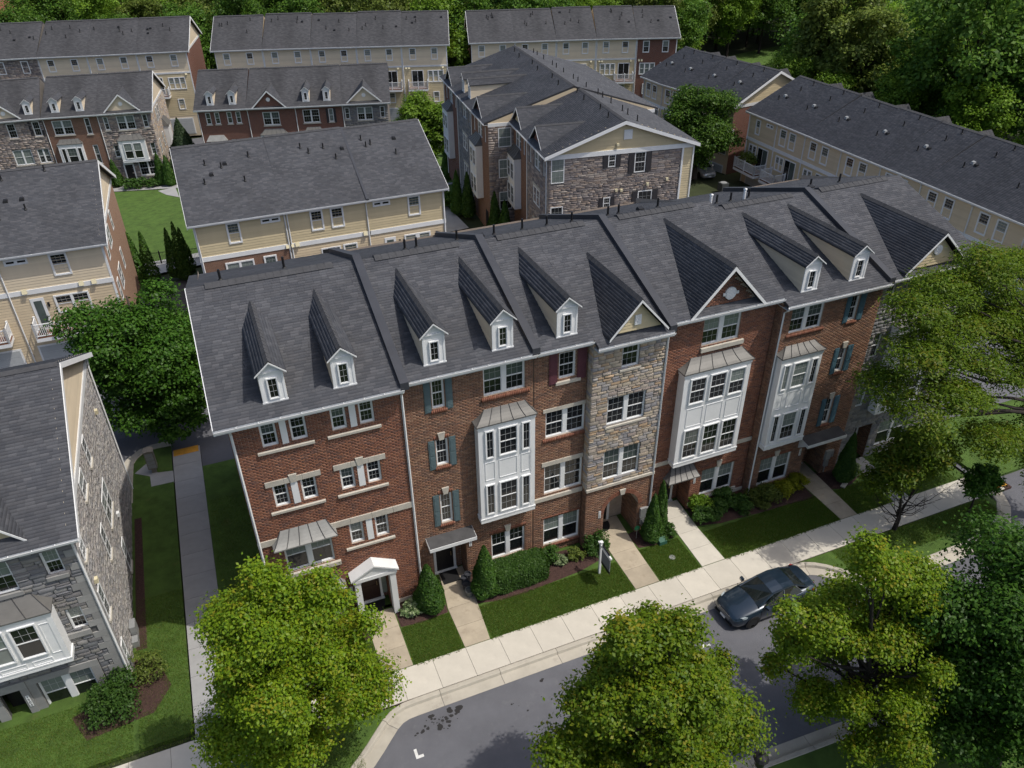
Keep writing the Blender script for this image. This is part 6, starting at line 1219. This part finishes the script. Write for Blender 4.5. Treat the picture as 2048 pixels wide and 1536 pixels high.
# evergreens
CONE = {}
def conifer(label, x, y, hgt, r_, m='conifer', n=5200, leaf=.13, group=None, name='arborvitae', z=None, seed=1, shape=.75, tops=1):
    z = gz(x,y) if z is None else z; t = thing(name, label, 'evergreen', (x,y,z), seed*.7, group); key = (round(hgt,1), round(r_,1), m, tops, seed % 3, n)
    if key not in CONE:
        rg = np.random.RandomState(seed+50); Ps, Os = [], []
        for k in range(tops):
            f_ = rg.rand(n//tops)**.62; f_ = 1-f_*.97; a = rg.rand(n//tops)*6.283; lump = 1+.10*np.sin(a*3+f_*9)+.08*np.sin(a*5-f_*14+2); rad = r_/(tops**.5)*np.clip(1-f_,0,1)**shape*lump*np.minimum(1,.62+f_*3)*rg.uniform(.82,1.04,n//tops)
            ox, oy = (0,0) if tops == 1 else (r_*.5*math.cos(k*6.28/tops), r_*.5*math.sin(k*6.28/tops)); hh = hgt*(1 if k == 0 else rg.uniform(.78,.95))
            Ps.append(np.stack([ox+rad*np.cos(a), oy+rad*np.sin(a), f_*hh+.05],1)); Os.append(np.stack([np.cos(a)*.9,np.sin(a)*.9,.35+0*a],1))
        CONE[key] = (leaves('foliage', np.concatenate(Ps), np.concatenate(Os), leaf, m, seed, .2, .5), MB().tube([(0,0,-.1),(0,0,hgt*.6)],[.07,.02],6).mesh('trunk', M['bark']), MB().lathe((0,0,0),[(r_*.55,.15),(r_*.72,hgt*.15),(r_*.4,hgt*.55),(.02,hgt*.93)],10).mesh('inner_foliage', M['conifer' if m != 'spruce' else 'spruce']))
    a, b, c = CONE[key]; link('foliage', a, t); link('trunk', b, t); 
    if tops == 1: link('inner_foliage', c, t)
    return t
conifer('slim evergreen left of the second house door, by the white porch',5.55,24.35,2.75,.78,seed=1,n=9000,leaf=.12)
conifer('slim evergreen right of the second house door, beside the clipped hedge',8.2,24.15,3.05,.72,seed=2,n=9000,leaf=.12)
conifer('slim evergreen by the arched entrance, nearer the street',17.1,24.2,3.0,.56,seed=3,n=7500,leaf=.12)
conifer('slimmer evergreen behind another one, beside the small curved door canopy',18.0,24.9,3.0,.45,seed=4,n=7000,leaf=.12)
conifer('dark slim evergreen beside the blue-shuttered house door',29.15,24.1,3.2,.62,seed=5,n=8000,leaf=.12)
conifer('many-topped dark evergreen in the courtyard, left one',-6.4,70.6,5.2,1.35,seed=6,n=6000,leaf=.22,tops=3,group=None); conifer('many-topped dark evergreen in the courtyard by the cream house corner',-3.1,70.4,5.4,1.25,seed=7,n=6000,leaf=.22,tops=3)
conifer('cone-shaped spruce between the two far front rows',-1.0,109,6.6,2.3,'spruce',9000,.30,name='spruce_tree',seed=8,shape=.9)
for i,(x,y,hh) in enumerate([(-10.7,105.5,3.6),(-9.4,106.2,3.3),(-4.2,103.8,3.9),(-3.3,103.0,3.7)]): conifer(['evergreen at the left of the far stone house door, outer one','evergreen at the left of the far stone house door, inner one','evergreen at the corner of the far stone house, left of a pair','evergreen at the corner of the far stone house, right of a pair'][i],x,y,hh,.85,n=3000,leaf=.2,seed=9+i,group='evergreens before the far stone house')
for i,(x,y,hh) in enumerate([(30.4,97.5,3.2),(27.4,87.2,3.4),(26.4,85.2,3.5),(23.3,72.2,4.4),(23.9,70.6,4.6),(24.4,64.6,4.4),(24.6,62.6,4.2)]): conifer('dark slim evergreen along the shady walk beside the end-on row, '+['farthest','second farthest','third from the far end','middle one','just past the middle','second nearest','nearest'][i],x,y,hh,.8,n=3000,leaf=.2,seed=14+i,group='evergreens along the end-on row')
# shrubs
def shrub(label, x, y, r_, hgt, m, leaf=.10, n=2600, seed=1, name='shrub', stems=True, z=0, ry=None):
    t = thing(name, label, 'shrub', (x,y,z)); bl = autoblobs(0,0,hgt*.52,r_,ry or r_,hgt*.5,10,seed,(.4,.6)); P, O, tip = blob_pts(bl, n, seed, 8, .2); P[:,2] = np.abs(P[:,2])
    link('foliage', leaves('foliage', P, O, leaf, m, seed, .45, .6), t); mb = MB(); q = random.Random(seed)
    for i in range(7): a = q.uniform(0,6.28); mb.tube([(0,0,-.05),(r_*.55*math.cos(a),(ry or r_)*.55*math.sin(a),hgt*.7)],[.018,.006],4,cap=False)
    link('stem', mb.mesh('stems', M['bark']), t); return t
# clipped hedge
t = thing('hedge','clipped dark green hedge under the window beside the slim evergreen','hedge',(9.9,24.35,0)); rg = np.random.RandomState(4); n = 17000
u_ = rg.uniform(-1,1,(n,3)); ax = rg.randint(0,3,n); sgn = np.where(rg.rand(n)<.5,-1,1.); sgn = np.where(ax==2,1,sgn); u_[np.arange(n),ax] = sgn; O = np.zeros((n,3)); O[np.arange(n),ax] = sgn
pw = np.sign(u_)*np.abs(u_); nr = (np.abs(u_)**6).sum(1)**(1/6); P = u_/nr[:,None]*np.array([1.38,.68,.56])*(1+.04*np.sin(u_[:,0]*7)[:,None])+rg.normal(0,.025,(n,3)); P[:,2] += .58
link('foliage', leaves('foliage', P, O, .085, 'hedge', 3, .35, .6), t); link('inner_foliage', MB().box(-1.25,1.25,-.55,.55,.05,1.0).mesh('inner', M['hedge']), t)
shrub('small bright green shrub at the right end of the clipped hedge',11.75,24.75,.5,.85,'hedge',seed=2,n=2600); shrub('variegated white and green hosta in the mulch left of the sale sign',12.3,24.5,.3,.4,'hosta',.13,700,3,'hosta_plant')
shrub('small yellow green shrub in the mulch near the arched entrance',13.05,24.5,.38,.6,'forest2',.09,1500,4); shrub('leafy shrub behind the white sale sign post',14.2,24.5,.62,.95,'hedge',.1,3400,5); shrub('variegated hosta beside the white pedimented porch',4.72,24.35,.46,.5,'hosta',.17,1300,6,'hosta_plant')
shrub('golden shrub left of the white pedimented porch',1.7,24.2,.75,1.15,'gold',.11,4600,7); shrub('low green shrub at the foot of the two slim evergreens',18.0,24.15,.5,.55,'hedge',.09,1800,8)
shrub('bushy green shrub beside the brick pier, nearest the walk',20.3,24.3,.62,.8,'hedge',.1,3200,9); shrub('green shrub with yellow top beside the brick pier',20.5,24.95,.6,1.05,'forest3',.1,2800,10); shrub('rounded green shrub under the wide bay, by the downspout',21.9,25.0,.6,.95,'hedge',.1,3000,11); shrub('low rounded green shrub in front of the downspout',22.5,24.3,.62,.75,'hedge',.1,3000,12); shrub('rounded green shrub in front of the brick pier, in the middle',21.2,24.5,.55,.75,'hedge',.1,2800,17)
shrub('large olive shrub under the blue-shuttered house window',23.9,24.25,.72,1.0,'forest2',.1,4200,13); shrub('golden shrub, left one of two under the window',25.2,24.35,.52,.85,'gold',.1,2800,14); shrub('golden shrub, right one of two, nearest the shaded door',26.4,24.6,.55,.9,'gold',.1,2900,15)
shrub('spiky green clump of strap leaves beside the dark evergreen',30.0,24.3,.35,.6,'hosta',.3,300,16,'strap_leaf_plant'); shrub('green shrub at the corner of the grey stone house',-7.9,24.3,.95,1.2,'hedge',.11,5200,18,z=0); shrub('sparse reddish shrub on the mulch beside the stone side wall',-6.55,25.5,.75,1.0,'forest2',.09,2000,19)
for i,(x,y) in enumerate([(-8.0,104.2),(-6.6,103.9),(-5.4,103.7)]): shrub('low shrub before the far stone house, '+['left','middle','right'][i]+' of three',x,y,.9,1.0,'hedge',.22,900,20+i,z=gz(x,y))
shrub('pale leafy shrub at the foot of the big stone gable wall',26.3,53.7,1.2,2.9,'forest3',.25,2600,25,z=-.3); shrub('bushy shrub by the shady walk of the end-on row',22.9,74.5,1.1,1.7,'forest',.25,1600,26,z=gz(22.9,74.5))
# grass blades on the near lawns
def grass(polys, n, seed):
    rg = np.random.RandomState(seed); pts = []
    for (x0,x1,y0,y1), k in polys: pts.append(np.stack([rg.uniform(x0,x1,k), rg.uniform(y0,y1,k), np.zeros(k)],1))
    P = np.concatenate(pts); a = rg.uniform(0,6.283,len(P)); h_ = rg.uniform(.035,.085,len(P)); w_ = .009; b = rg.normal(0,.03,(len(P),2))
    d = np.stack([np.cos(a)*w_,np.sin(a)*w_,0*a],1); t_ = P+np.concatenate([b,h_[:,None]],1); return np.stack([P-d,P+d,t_],1).reshape(-1,3)
v = grass([((7.55,14.75,21.63,23.5),42000),((3.98,6.25,21.63,23.7),14000),((16.15,18.4,21.63,23.75),15000),((19.8,26.85,21.63,23.6),42000),((28,30.35,21.63,23.5),10000),((31.5,35,21.63,24),10000),((.6,2.6,21.63,23.5),9000),((-3.3,1.4,21.63,23.6),15000),((-7,-5,21.63,30),16000),((-13.5,-7.2,21.7,25),22000),((24.9,35,18.6,20),22000),((-3,1,17.5,20),8000),((-3.3,-1.1,24,36),10000)], 0, 3)
link('grass', np_mesh('grass', v, np.arange(len(v)).reshape(-1,3), M['grass']), kind='stuff')
rg = np.random.RandomState(8); es = []
for x0,x1,y in ((7.5,14.75,21.6),(4,6.2,21.6),(16.1,18.4,21.6),(19.8,26.8,21.6),(28,30.3,21.6)): k = int((x1-x0)*60); es.append(np.stack([rg.uniform(x0,x1,k), y+rg.normal(-.02,.05,k), np.full(k,.03)],1))
P = np.concatenate(es); O = rg.normal(0,1,P.shape); link('lawn_edge_tufts', leaves('tufts', P, O, .1, 'grass', 5, .5, .25), kind='stuff')
# the wood behind: individual trees sharing six crowns
FV = []
for i in range(7):
    s_ = 60+i; rx, rz = (4.4,6.5) if i % 2 else (5.0,5.6); bl = autoblobs(0,0,8.6+i*.2,rx,rx,rz,22+i,s_,(.27,.42)); P, O, tip = blob_pts(bl, 13000, s_, 12, .22, .4, .5, .5)
    FV.append((leaves('crown', P, O, .36, ['forest','forest2','forest','forest3','forest','forest2','forest'][i], s_, .5, .7), branches((0,0,0),(0,0,12),bl[:14],.26,s_).mesh('trunk', M['barkd'], True)))
inv = cam.matrix_world.inverted(); q = random.Random(77); cnt = 0
def proj(p): c = inv @ Vector(p); return (1024+FPX*c.x/-c.z, 768-FPX*c.y/-c.z) if c.z < -1 else (9e9,9e9)
WK = ['dark green','olive','bright green']
def region(x, y): return ('beyond the long right row' if y < 84 else 'on the slope past the road') if x > 72 else ('behind the back right row' if x > 37 else ('behind the back middle row' if x > 3 else 'behind the back left row'))
spots = []
y = 40
while y < 285:
    x = -60
    while x < 215:
        px, py = x+q.uniform(-2.8,2.8), y+q.uniform(-2.8,2.8); x += 8.2
        edge = 137-.36*px if px < 75 else (112 if px < 62 else 0)
        if px < 70: ok = py > max(119, 143-.36*px)
        else: ok = px > 71.5+max(0,(py-60))*.03
        if px > 70 and py > 84 and px < 118 and py < 137: ok = False if (abs((py-104)-(px-80)*.62) < 13.5) else ok
        if -70 < px < -24 and py < 222: ok = False
        if not ok: continue
        u1, v1 = proj((px,py,9)); u2, v2 = proj((px,py,-4))
        if u1 < -160 or u1 > 2220 or v2 < -30: continue
        if 1420 < u1 < 1620 and py < 131 and v1 < 240: continue
        spots.append((px,py))
    y += 8.2
for px, py in spots[:300] if len(spots) <= 300 else sorted(spots, key=lambda s_: s_[0]**2+s_[1]**2)[:300]:
    i = q.randrange(7); k = q.uniform(.82,1.22); z = gz(px,py)-.3
    wk = WK[{1:1,5:1,3:2}.get(i,0)]+' broadleaf tree '; t = thing('broadleaf_tree', wk+'in the wood '+region(px,py), 'tree', (px,py,z), q.uniform(0,6.28), wk+'in the wood '+region(px,py)); t.scale = (k,k,k*q.uniform(.85,1.12))
    link('crown', FV[i][0], t); link('trunk', FV[i][1], t); cnt += 1
print('wood trees', cnt, len(spots))
# yellow-green bushes at the wood's edge
for i,(x,y_,s_) in enumerate([(68.5,72,1),(69,63,1.1),(70,55,1.2),(71,47,1.2),(69.5,42,1),(67,78,1.1)]):
    t = thing('bush', 'young leafy tree at the edge of the wood beyond the long right row', 'tree', (x,y_,gz(x,y_)), i, 'young trees at the edge of the wood'); t.scale = (.62*s_,)*3; link('crown', FV[3][0], t); link('trunk', FV[3][1], t)
# ================================================================ car
def car(label, loc, rot, paint, name='parked_car'):
    c = thing(name, label, 'car', loc, rot); st = [(-2.31,.52,.34,.58),(-2.24,.70,.24,.69),(-2.08,.80,.20,.76),(-1.7,.86,.19,.85),(-1.25,.88,.19,.93),(-.85,.885,.19,1.0),(-.3,.89,.19,1.0),(.5,.89,.19,1.01),(1.1,.885,.19,1.03),(1.6,.87,.2,1.06),(2.0,.82,.24,1.07),(2.2,.75,.3,1.03),(2.31,.62,.38,.88)]
    v, f = [], []
    for x, hw, zb, zt in st:
        pr = [(0,zb),(hw*.86,zb),(hw*.97,zb+.1),(hw,zb+(zt-zb)*.45),(hw*.985,zt-.17),(hw*.93,zt-.07),(hw*.75,zt-.015),(hw*.4,zt+.02),(0,zt+.028)]
        ring = pr+[(-a,b) for a,b in pr[-2:0:-1]]; v += [(x,a,b) for a,b in ring]
    n = 16
    for i in range(len(st)-1):
        for k in range(n): f.append((i*n+k,(i+1)*n+k,(i+1)*n+(k+1)%n,i*n+(k+1)%n))
    mb = MB(); mb.v = v; mb.f = f+[tuple(range(n)),tuple((len(st)-1)*n+k for k in range(n))]; mb.m = [0]*len(mb.f)
    body = link('body', mb.mesh('body', [paint], True), c)
    G = {'fb':(-1.0,.70,.985),'rf':(-.22,.575,1.40),'rm':(.35,.585,1.45),'rr':(1.0,.56,1.40),'bb':(1.72,.66,1.06)}
    P_ = lambda k, s_, w_=1, dz=0: (G[k][0], G[k][1]*s_*w_, G[k][2]+dz)
    mb = MB()
    ks = ['rf','rm','rr']
    for i in range(2):
        for a, b in ((-1,-.5),(-.5,0),(0,.5),(.5,1)):
            h_ = lambda s_: .045*(1-s_*s_)
            mb.poly([(G[ks[i]][0],G[ks[i]][1]*a,G[ks[i]][2]+h_(a)),(G[ks[i+1]][0],G[ks[i+1]][1]*a,G[ks[i+1]][2]+h_(a)),(G[ks[i+1]][0],G[ks[i+1]][1]*b,G[ks[i+1]][2]+h_(b)),(G[ks[i]][0],G[ks[i]][1]*b,G[ks[i]][2]+h_(b))])
    for s_ in (-1,1):
        for a, b in (('fb','rf'),('rf','rm'),('rm','rr'),('rr','bb')): mb.tube([P_(a,s_),P_(b,s_)],[.045,.045],6)
        mb.tube([(.28,.86*s_,1.0),(.36,.59*s_,1.44)],[.04,.035],5)
    link('roof', mb.mesh('roof', [paint], True), c)
    def pan(nm, pts, mm=0): link(nm, MB().poly(pts).mesh(nm, M['cargl']), c)
    pan('windscreen', [P_('fb',-1),P_('fb',1),(-.22,.575,1.405),(-.22,0,1.45),(-.22,-.575,1.405)]); pan('rear_window', [P_('bb',1),P_('bb',-1),P_('rr',-1),(1.0,0,1.445),P_('rr',1)])
    for s_ in (-1,1):
        pan('side_window', [(-.86,.83*s_,1.0),(.26,.85*s_,1.0),(.33,.60*s_,1.42),(-.18,.60*s_,1.39)]); pan('side_window', [(.33,.85*s_,1.0),(1.35,.80*s_,1.04),(.98,.59*s_,1.38),(.40,.60*s_,1.42)])
        link('window_trim', MB().tube([(-.86,.842*s_,.995),(.3,.862*s_,.995),(1.38,.812*s_,1.035),(1.02,.6*s_,1.39)],.012,4).mesh('trim', M['chrome']), c)
        link('mirror', MB().hexa([(-.78,.86*s_,.98),(-.62,.86*s_,.98),(-.62,1.05*s_,.98),(-.74,1.05*s_,.98),(-.78,.86*s_,1.1),(-.62,.86*s_,1.12),(-.62,1.05*s_,1.12),(-.74,1.05*s_,1.1)]).mesh('mirror', paint), c)
        for x_ in (-.1,.75): link('door_handle', MB().box(x_,x_+.16,.885*s_-.015,.885*s_+.02,.83,.86).mesh('door_handle', M['chrome']), c)
        sm = MB()
        for x_ in (-.95,.3,1.3): sm.box(x_-.005,x_+.005,.875*s_-.012,.875*s_+.012,.32,.95)
        link('door_seam', sm.mesh('door_seam', M['black']), c)
        link('headlight', MB().hexa([(-2.18,.42*s_,.62),(-1.88,.80*s_,.66),(-1.72,.86*s_,.74),(-2.12,.46*s_,.70),(-2.16,.42*s_,.70),(-1.9,.78*s_,.76),(-1.66,.85*s_,.80),(-2.05,.46*s_,.765)]).mesh('headlight', M['lens']), c)
        link('taillight', MB().hexa([(2.24,.5*s_,.82),(2.0,.845*s_,.82),(1.9,.84*s_,.9),(2.22,.5*s_,.9),(2.26,.5*s_,.98),(2.02,.83*s_,.98),(1.92,.82*s_,.99),(2.22,.5*s_,1.0)]).mesh('taillight', M['red_lens']), c)
        for x_ in (-1.33,1.33):
            w_ = MB(); y0 = .70*s_; y1 = .905*s_
            for r0, r1, ya, yb in ((.315,.315,y0,y1),): 
                ring = lambda r_, y_: [(x_+r_*math.cos(a), y_, .32+r_*math.sin(a)) for a in np.linspace(0,6.283,25)[:-1]]
                A, B, C_ = ring(.315,y0), ring(.315,y1), ring(.215,y1)
                for k in range(24): j = (k+1)%24; w_.poly([A[k],A[j],B[j],B[k]]); w_.poly([B[k],B[j],C_[j],C_[k]])
            wh = link('wheel', w_.mesh('tyre', M['tyre']), c); rm = MB()
            rm.poly(ring(.215,y1-.05*s_)); 
            for k in range(5): a = k*1.2566+.3; rm.hexa([(x_+.03*math.cos(a+1.57),y1-.045*s_,.32+.03*math.sin(a+1.57)),(x_+.03*math.cos(a-1.57),y1-.045*s_,.32+.03*math.sin(a-1.57)),(x_+.21*math.cos(a-.13),y1-.045*s_,.32+.21*math.sin(a-.13)),(x_+.21*math.cos(a+.13),y1-.045*s_,.32+.21*math.sin(a+.13)),(x_+.03*math.cos(a+1.57),y1-.01*s_,.32+.03*math.sin(a+1.57)),(x_+.03*math.cos(a-1.57),y1-.01*s_,.32+.03*math.sin(a-1.57)),(x_+.21*math.cos(a-.13),y1-.01*s_,.32+.21*math.sin(a-.13)),(x_+.21*math.cos(a+.13),y1-.01*s_,.32+.21*math.sin(a+.13))],1)
            link('rim', rm.mesh('rim', [M['black'],M['rimm']]), wh)
            ar = MB(); ar.prism([(x_+.375*math.cos(a), .893*s_-.03*s_, .32+.375*math.sin(a)) for a in np.linspace(-.35,math.pi+.35,18)],(0,.035*s_,0)); link('wheel_arch', ar.mesh('wheel_arch', M['black']), c)
    g = MB()
    for i in range(5): z = .46+i*.045; g.box(-2.335+.012*i,-2.25,-.42+.01*i,.42-.01*i,z,z+.016)
    link('grille', g.mesh('grille', M['chrome']), c); link('number_plate', MB().box(-2.36,-2.3,-.16,.16,.34,.44).mesh('plate', M['white']), c); link('number_plate', MB().box(2.29,2.34,-.16,.16,.62,.74).mesh('plate', M['white']), c)
    link('bumper', MB().box(-2.33,-2.2,-.6,.6,.24,.30).mesh('bumper', M['black']), c); link('wiper', MB().tube([(-.98,.5,1.0),(-.72,-.05,1.14)],.01,4).tube([(-.98,-.1,1.0),(-.74,-.55,1.12)],.01,4).mesh('wiper', M['black']), c); return c
def carpaint(n, c): m = mat(n, c, .28, spec=.6); b = m.node_tree.nodes['Principled BSDF']; b.inputs['Coat Weight'].default_value = 1; b.inputs['Coat Roughness'].default_value = .04; b.inputs['Metallic'].default_value = .35; return m
M['cargl'] = mat('car_glass', (.01,.014,.014), .03, spec=.7); M['chrome'] = mat('chrome', (.6,.6,.6), .2, metal=1); M['lens'] = mat('headlight_lens', (.35,.40,.42), .12, spec=.7); M['red_lens'] = mat('tail_lens', (.30,.012,.015), .2, spec=.6); M['tyre'] = mat('tyre', (.014,.014,.014), .85); M['rimm'] = mat('wheel_rim', (.09,.09,.09), .4, metal=.6)
car('dark blue sedan parked at the kerb beside the lime maple', (19.85,18.66,-.147), R(1.2), carpaint('dark_blue_paint',(.010,.024,.042)))
car('silver white car half hidden beyond the stone gable end', (52.3,72.6,gz(52.3,72.6)-.1), R(80), carpaint('silver_paint',(.35,.36,.37)))
# ================================================================ small things
s_ = thing('sale_sign','white timber sale sign post with hanging grey board on the lawn','sign',(13.68,23.18,0)); link('post', MB().box(-.05,.05,-.05,.05,-.1,2.06).box(-.075,.075,-.075,.075,2.06,2.1).mesh('post', M['white']), s_); link('arm', MB().box(-.04,.04,-1.0,.25,1.84,1.92).mesh('arm', M['white']), s_)
link('board', MB().box(-.015,.015,-.92,-.12,1.0,1.72).mesh('board', mat('sign_board',(.17,.18,.20),.5)), s_); link('name_strip', MB().box(-.018,.018,-.92,-.12,.82,.99).mesh('strip', M['black']), s_); link('name_strip', MB().box(-.02,.02,-.82,-.12,1.93,2.02).mesh('strip', M['black']), s_); link('hook', MB().tube([(0,-.25,1.72),(0,-.25,1.85)],.008,4).tube([(0,-.8,1.72),(0,-.8,1.85)],.008,4).mesh('hook', M['black']), s_)
for i,(x,y,r_) in enumerate([(7.45,24.28,.2),(7.45,24.72,.2),(7.48,25.1,.16),(7.72,25.25,.16)]):
    o = link('planter', MB().lathe((0,0,0),[(r_*.7,.0),(r_,.36),(r_*1.08,.36),(r_*1.08,.4),(r_*.9,.4),(r_*.85,.3)],14).mesh('planter', M['parapet'] if i else mat('grey_pot',(.12,.13,.13),.5)), None, (x,y,.03)); tag(o, ['empty grey plant pot nearest the street on the second house walk','dark plant pot, second from the street on the second house walk','dark plant pot by the recessed door, left one','dark plant pot by the recessed door, right one'][i],'plant pot','pots beside the second house door')
t = thing('utility_box','low green utility box lid beside the evergreens','utility box',(17.5,23.75,0)); link('lid', MB().hexa([(-.22,-.16,0),(.22,-.16,0),(.22,.16,0),(-.22,.16,0),(-.2,-.14,.22),(.2,-.14,.22),(.2,.14,.3),(-.2,.14,.3)]).mesh('lid', mat('green_box',(.03,.10,.07),.5)), t); link('pipe', MB().tube([(0,.3,0),(0,.3,.45)],.04,8).mesh('pipe', M['white']), t)
o = link('valve_cover', MB().lathe((0,0,0),[(.16,0),(.16,.02)],14).mesh('valve_cover', M['steel']), None, (17.45,22.7,.005)); tag(o,'round grey valve cover set in the lawn between two walks','valve cover')
t = thing('garden_stake','round green garden stake by the arched entrance','garden stake',(16.45,24.5,0)); link('stem', MB().tube([(0,0,0),(0,0,.75)],.012,5).mesh('stem', M['steel']), t); link('disc', MB().prism([(.15*math.cos(a),0,.75+.15*math.sin(a)) for a in np.linspace(0,6.283,15)[:-1]],(0,.02,0)).mesh('disc', mat('green_disc',(.03,.22,.10),.5)), t)
for h_, x in ((H3,16.95),(H5,28.55)):
    y = (YS if h_ is H3 else 25.0)-.14; mb = MB().box(x-.17,x+.17,y,y+.14,1.0,1.62).box(x-.12,x+.12,y,y+.12,.55,.95); mb.tube([(x,y+.08,.1),(x,y+.08,.6)],.03,6); m_ = h_.part('meter_box', mb, M['steel']); h_.part('meter', MB().lathe((x+.24,y+.07,1.3),[(.1,-.1),(.1,.1)],10).box(x+.17,x+.34,y,y+.14,1.15,1.6), M['steel'], m_)
t = thing('mailbox','tall grey-tan mailbox pedestal on the concrete pad beside the left path','mailbox',(-5.95,39.75,0)); tanm = mat('tan_metal',(.22,.20,.17),.5); link('body', MB().box(-.24,.24,-.22,.22,.35,1.5).mesh('body', tanm), t); link('base', MB().box(-.12,.12,-.1,.1,0,.35).mesh('base', tanm), t); link('roof', MB().prism([(-.27,-.25,1.5),(.27,-.25,1.5),(.27,-.25,1.55),(0,-.25,1.6),(-.27,-.25,1.55)],(0,.5,0)).mesh('roof', tanm), t)
for i in range(4): link('door', MB().box(-.2,.2,-.235,-.22,.42+.26*i,.65+.26*i).mesh('door', M['steel']), t)
def pole_lamp(label, loc, hgt, arms, m):
    t = thing('street_lamp', label, 'street lamp', loc); link('pole', MB().tube([(0,0,0),(0,0,hgt)],[.09,.05],8).mesh('pole', m), t)
    for dx, dy in arms: link('arm', MB().tube([(0,0,hgt-.05),(dx*.5,dy*.5,hgt+.45),(dx,dy,hgt+.5)],.04,6).mesh('arm', m), t); link('lamp_head', MB().hexa([(dx-.15,dy-.12,hgt+.42),(dx+.45*np.sign(dx),dy-.12,hgt+.42),(dx+.45*np.sign(dx),dy+.12,hgt+.42),(dx-.15,dy+.12,hgt+.42),(dx-.1,dy-.1,hgt+.56),(dx+.4*np.sign(dx),dy-.1,hgt+.56),(dx+.4*np.sign(dx),dy+.1,hgt+.56),(dx-.1,dy+.1,hgt+.56)]).mesh('lamp_head', M['steel']), t)
pole_lamp('tall grey double-armed street lamp beside the road at the wood', (106.9,124.4,-4.6), 6.3, [(-1.3,.4),(1.3,-.4)], M['steel'])
t = thing('street_lamp','black lantern street lamp near the bottom edge, between the two right maples','street lamp',(13.15,10.9,0)); link('pole', MB().tube([(0,0,0),(0,0,.6),(0,0,3.1)],[.12,.07,.045],8).mesh('pole', M['black']), t); link('lantern', MB().lathe((0,0,3.1),[(.06,0),(.16,.08),(.2,.45),(.27,.47),(.2,.58),(.05,.68),(.03,.8)],10).mesh('lantern', M['black']), t)
def fence(label, p0, p1, h_):
    d = Vector((p1[0]-p0[0],p1[1]-p0[1],0)); L = d.length; z0 = gz(*p0); t = thing('fence', label, 'fence', (p0[0],p0[1],z0), math.atan2(d.y,d.x)); dz = gz(*p1)-z0
    for i in range(int(L/2)+1): x = L*i/int(L/2); link('post', MB().box(-.04,.04,-.04,.04,-.2,h_+.1).mesh('post', M['black']), t, (x,0,dz*x/L))
    mb = MB(); k = int(L/.13)
    for i in range(k): x = L*(i+.5)/k; mb.box(x-.01,x+.01,-.01,.01,dz*x/L+.05,dz*x/L+h_)
    link('picket', mb.mesh('pickets', M['black']), t, kind='stuff')
    for zz in (.15,h_-.12): link('rail', MB().hexa([(0,-.015,zz),(L,-.015,zz+dz),(L,.015,zz+dz),(0,.015,zz),(0,-.015,zz+.04),(L,-.015,zz+.04+dz),(L,.015,zz+.04+dz),(0,.015,zz+.04)]).mesh('rail', M['black']), t)
fence('black picket fence at the near edge of the courtyard lawn',(-9,76.2),(-.9,73.9),1.2)
t = thing('air_conditioner','grey outdoor air conditioner beside the brick end wall','air conditioner',(50.9,66.5,gz(50.9,66.5))); link('case', MB().box(-.4,.4,-.4,.4,0,.85).mesh('case', mat('ac_case',(.08,.085,.085),.6)), t); link('grille', MB().lathe((0,0,.85),[(.36,.0),(.36,.04),(.3,.05)],14).mesh('grille', M['steel']), t)
t = thing('potted_plant','leafy plant standing on the far white balcony of the long right row','plant',(54.3,67.6,1.05)); P, O, tip = blob_pts([(0,0,.9,.7,1.0,.7),(0,-.8,.8,.5,.6,.6)],900,3,8,.2); link('foliage', leaves('foliage', P, O, .2, 'forest2', 3), t); link('pot', MB().lathe((0,0,0),[(.2,0),(.28,.4)],10).mesh('pot', M['wood']), t)
for i,(x,y) in enumerate([(-12.2,55.9),(-11.2,55.4)]): o = shrub('small potted plant on the cream house balcony, '+['left','right'][i]+' one',x,y,.25,.6,'hedge',.12,260,40+i,'potted_plant',z=1.83)
t = thing('bench','brown bench on the cream house balcony','bench',(-9.0,56.05,1.84)); link('seat', MB().box(-.6,.6,-.25,.2,.38,.43).mesh('seat', M['wood']), t); link('backrest', MB().box(-.6,.6,.17,.21,.43,.9).mesh('backrest', M['wood']), t)
for x in (-.5,.5): link('leg', MB().box(x-.04,x+.04,-.22,.18,0,.38).mesh('leg', M['wood']), t)
slab('tactile_pad', [Q(36.25,37.05,20.25,21.45)], 0, .024, M['yellow'])
o = link('splash_block', MB().hexa([(-.25,-.12,0),(.25,-.12,0),(.25,.12,0),(-.25,.12,0),(-.25,-.12,.08),(.25,-.12,.05),(.25,.12,.05),(-.25,.12,.08)]).mesh('splash_block', M['lime']), None, (28.9,23.65,.03), (0,0,.5)); tag(o,'pale concrete splash block on the mulch before the dark evergreen','splash block')
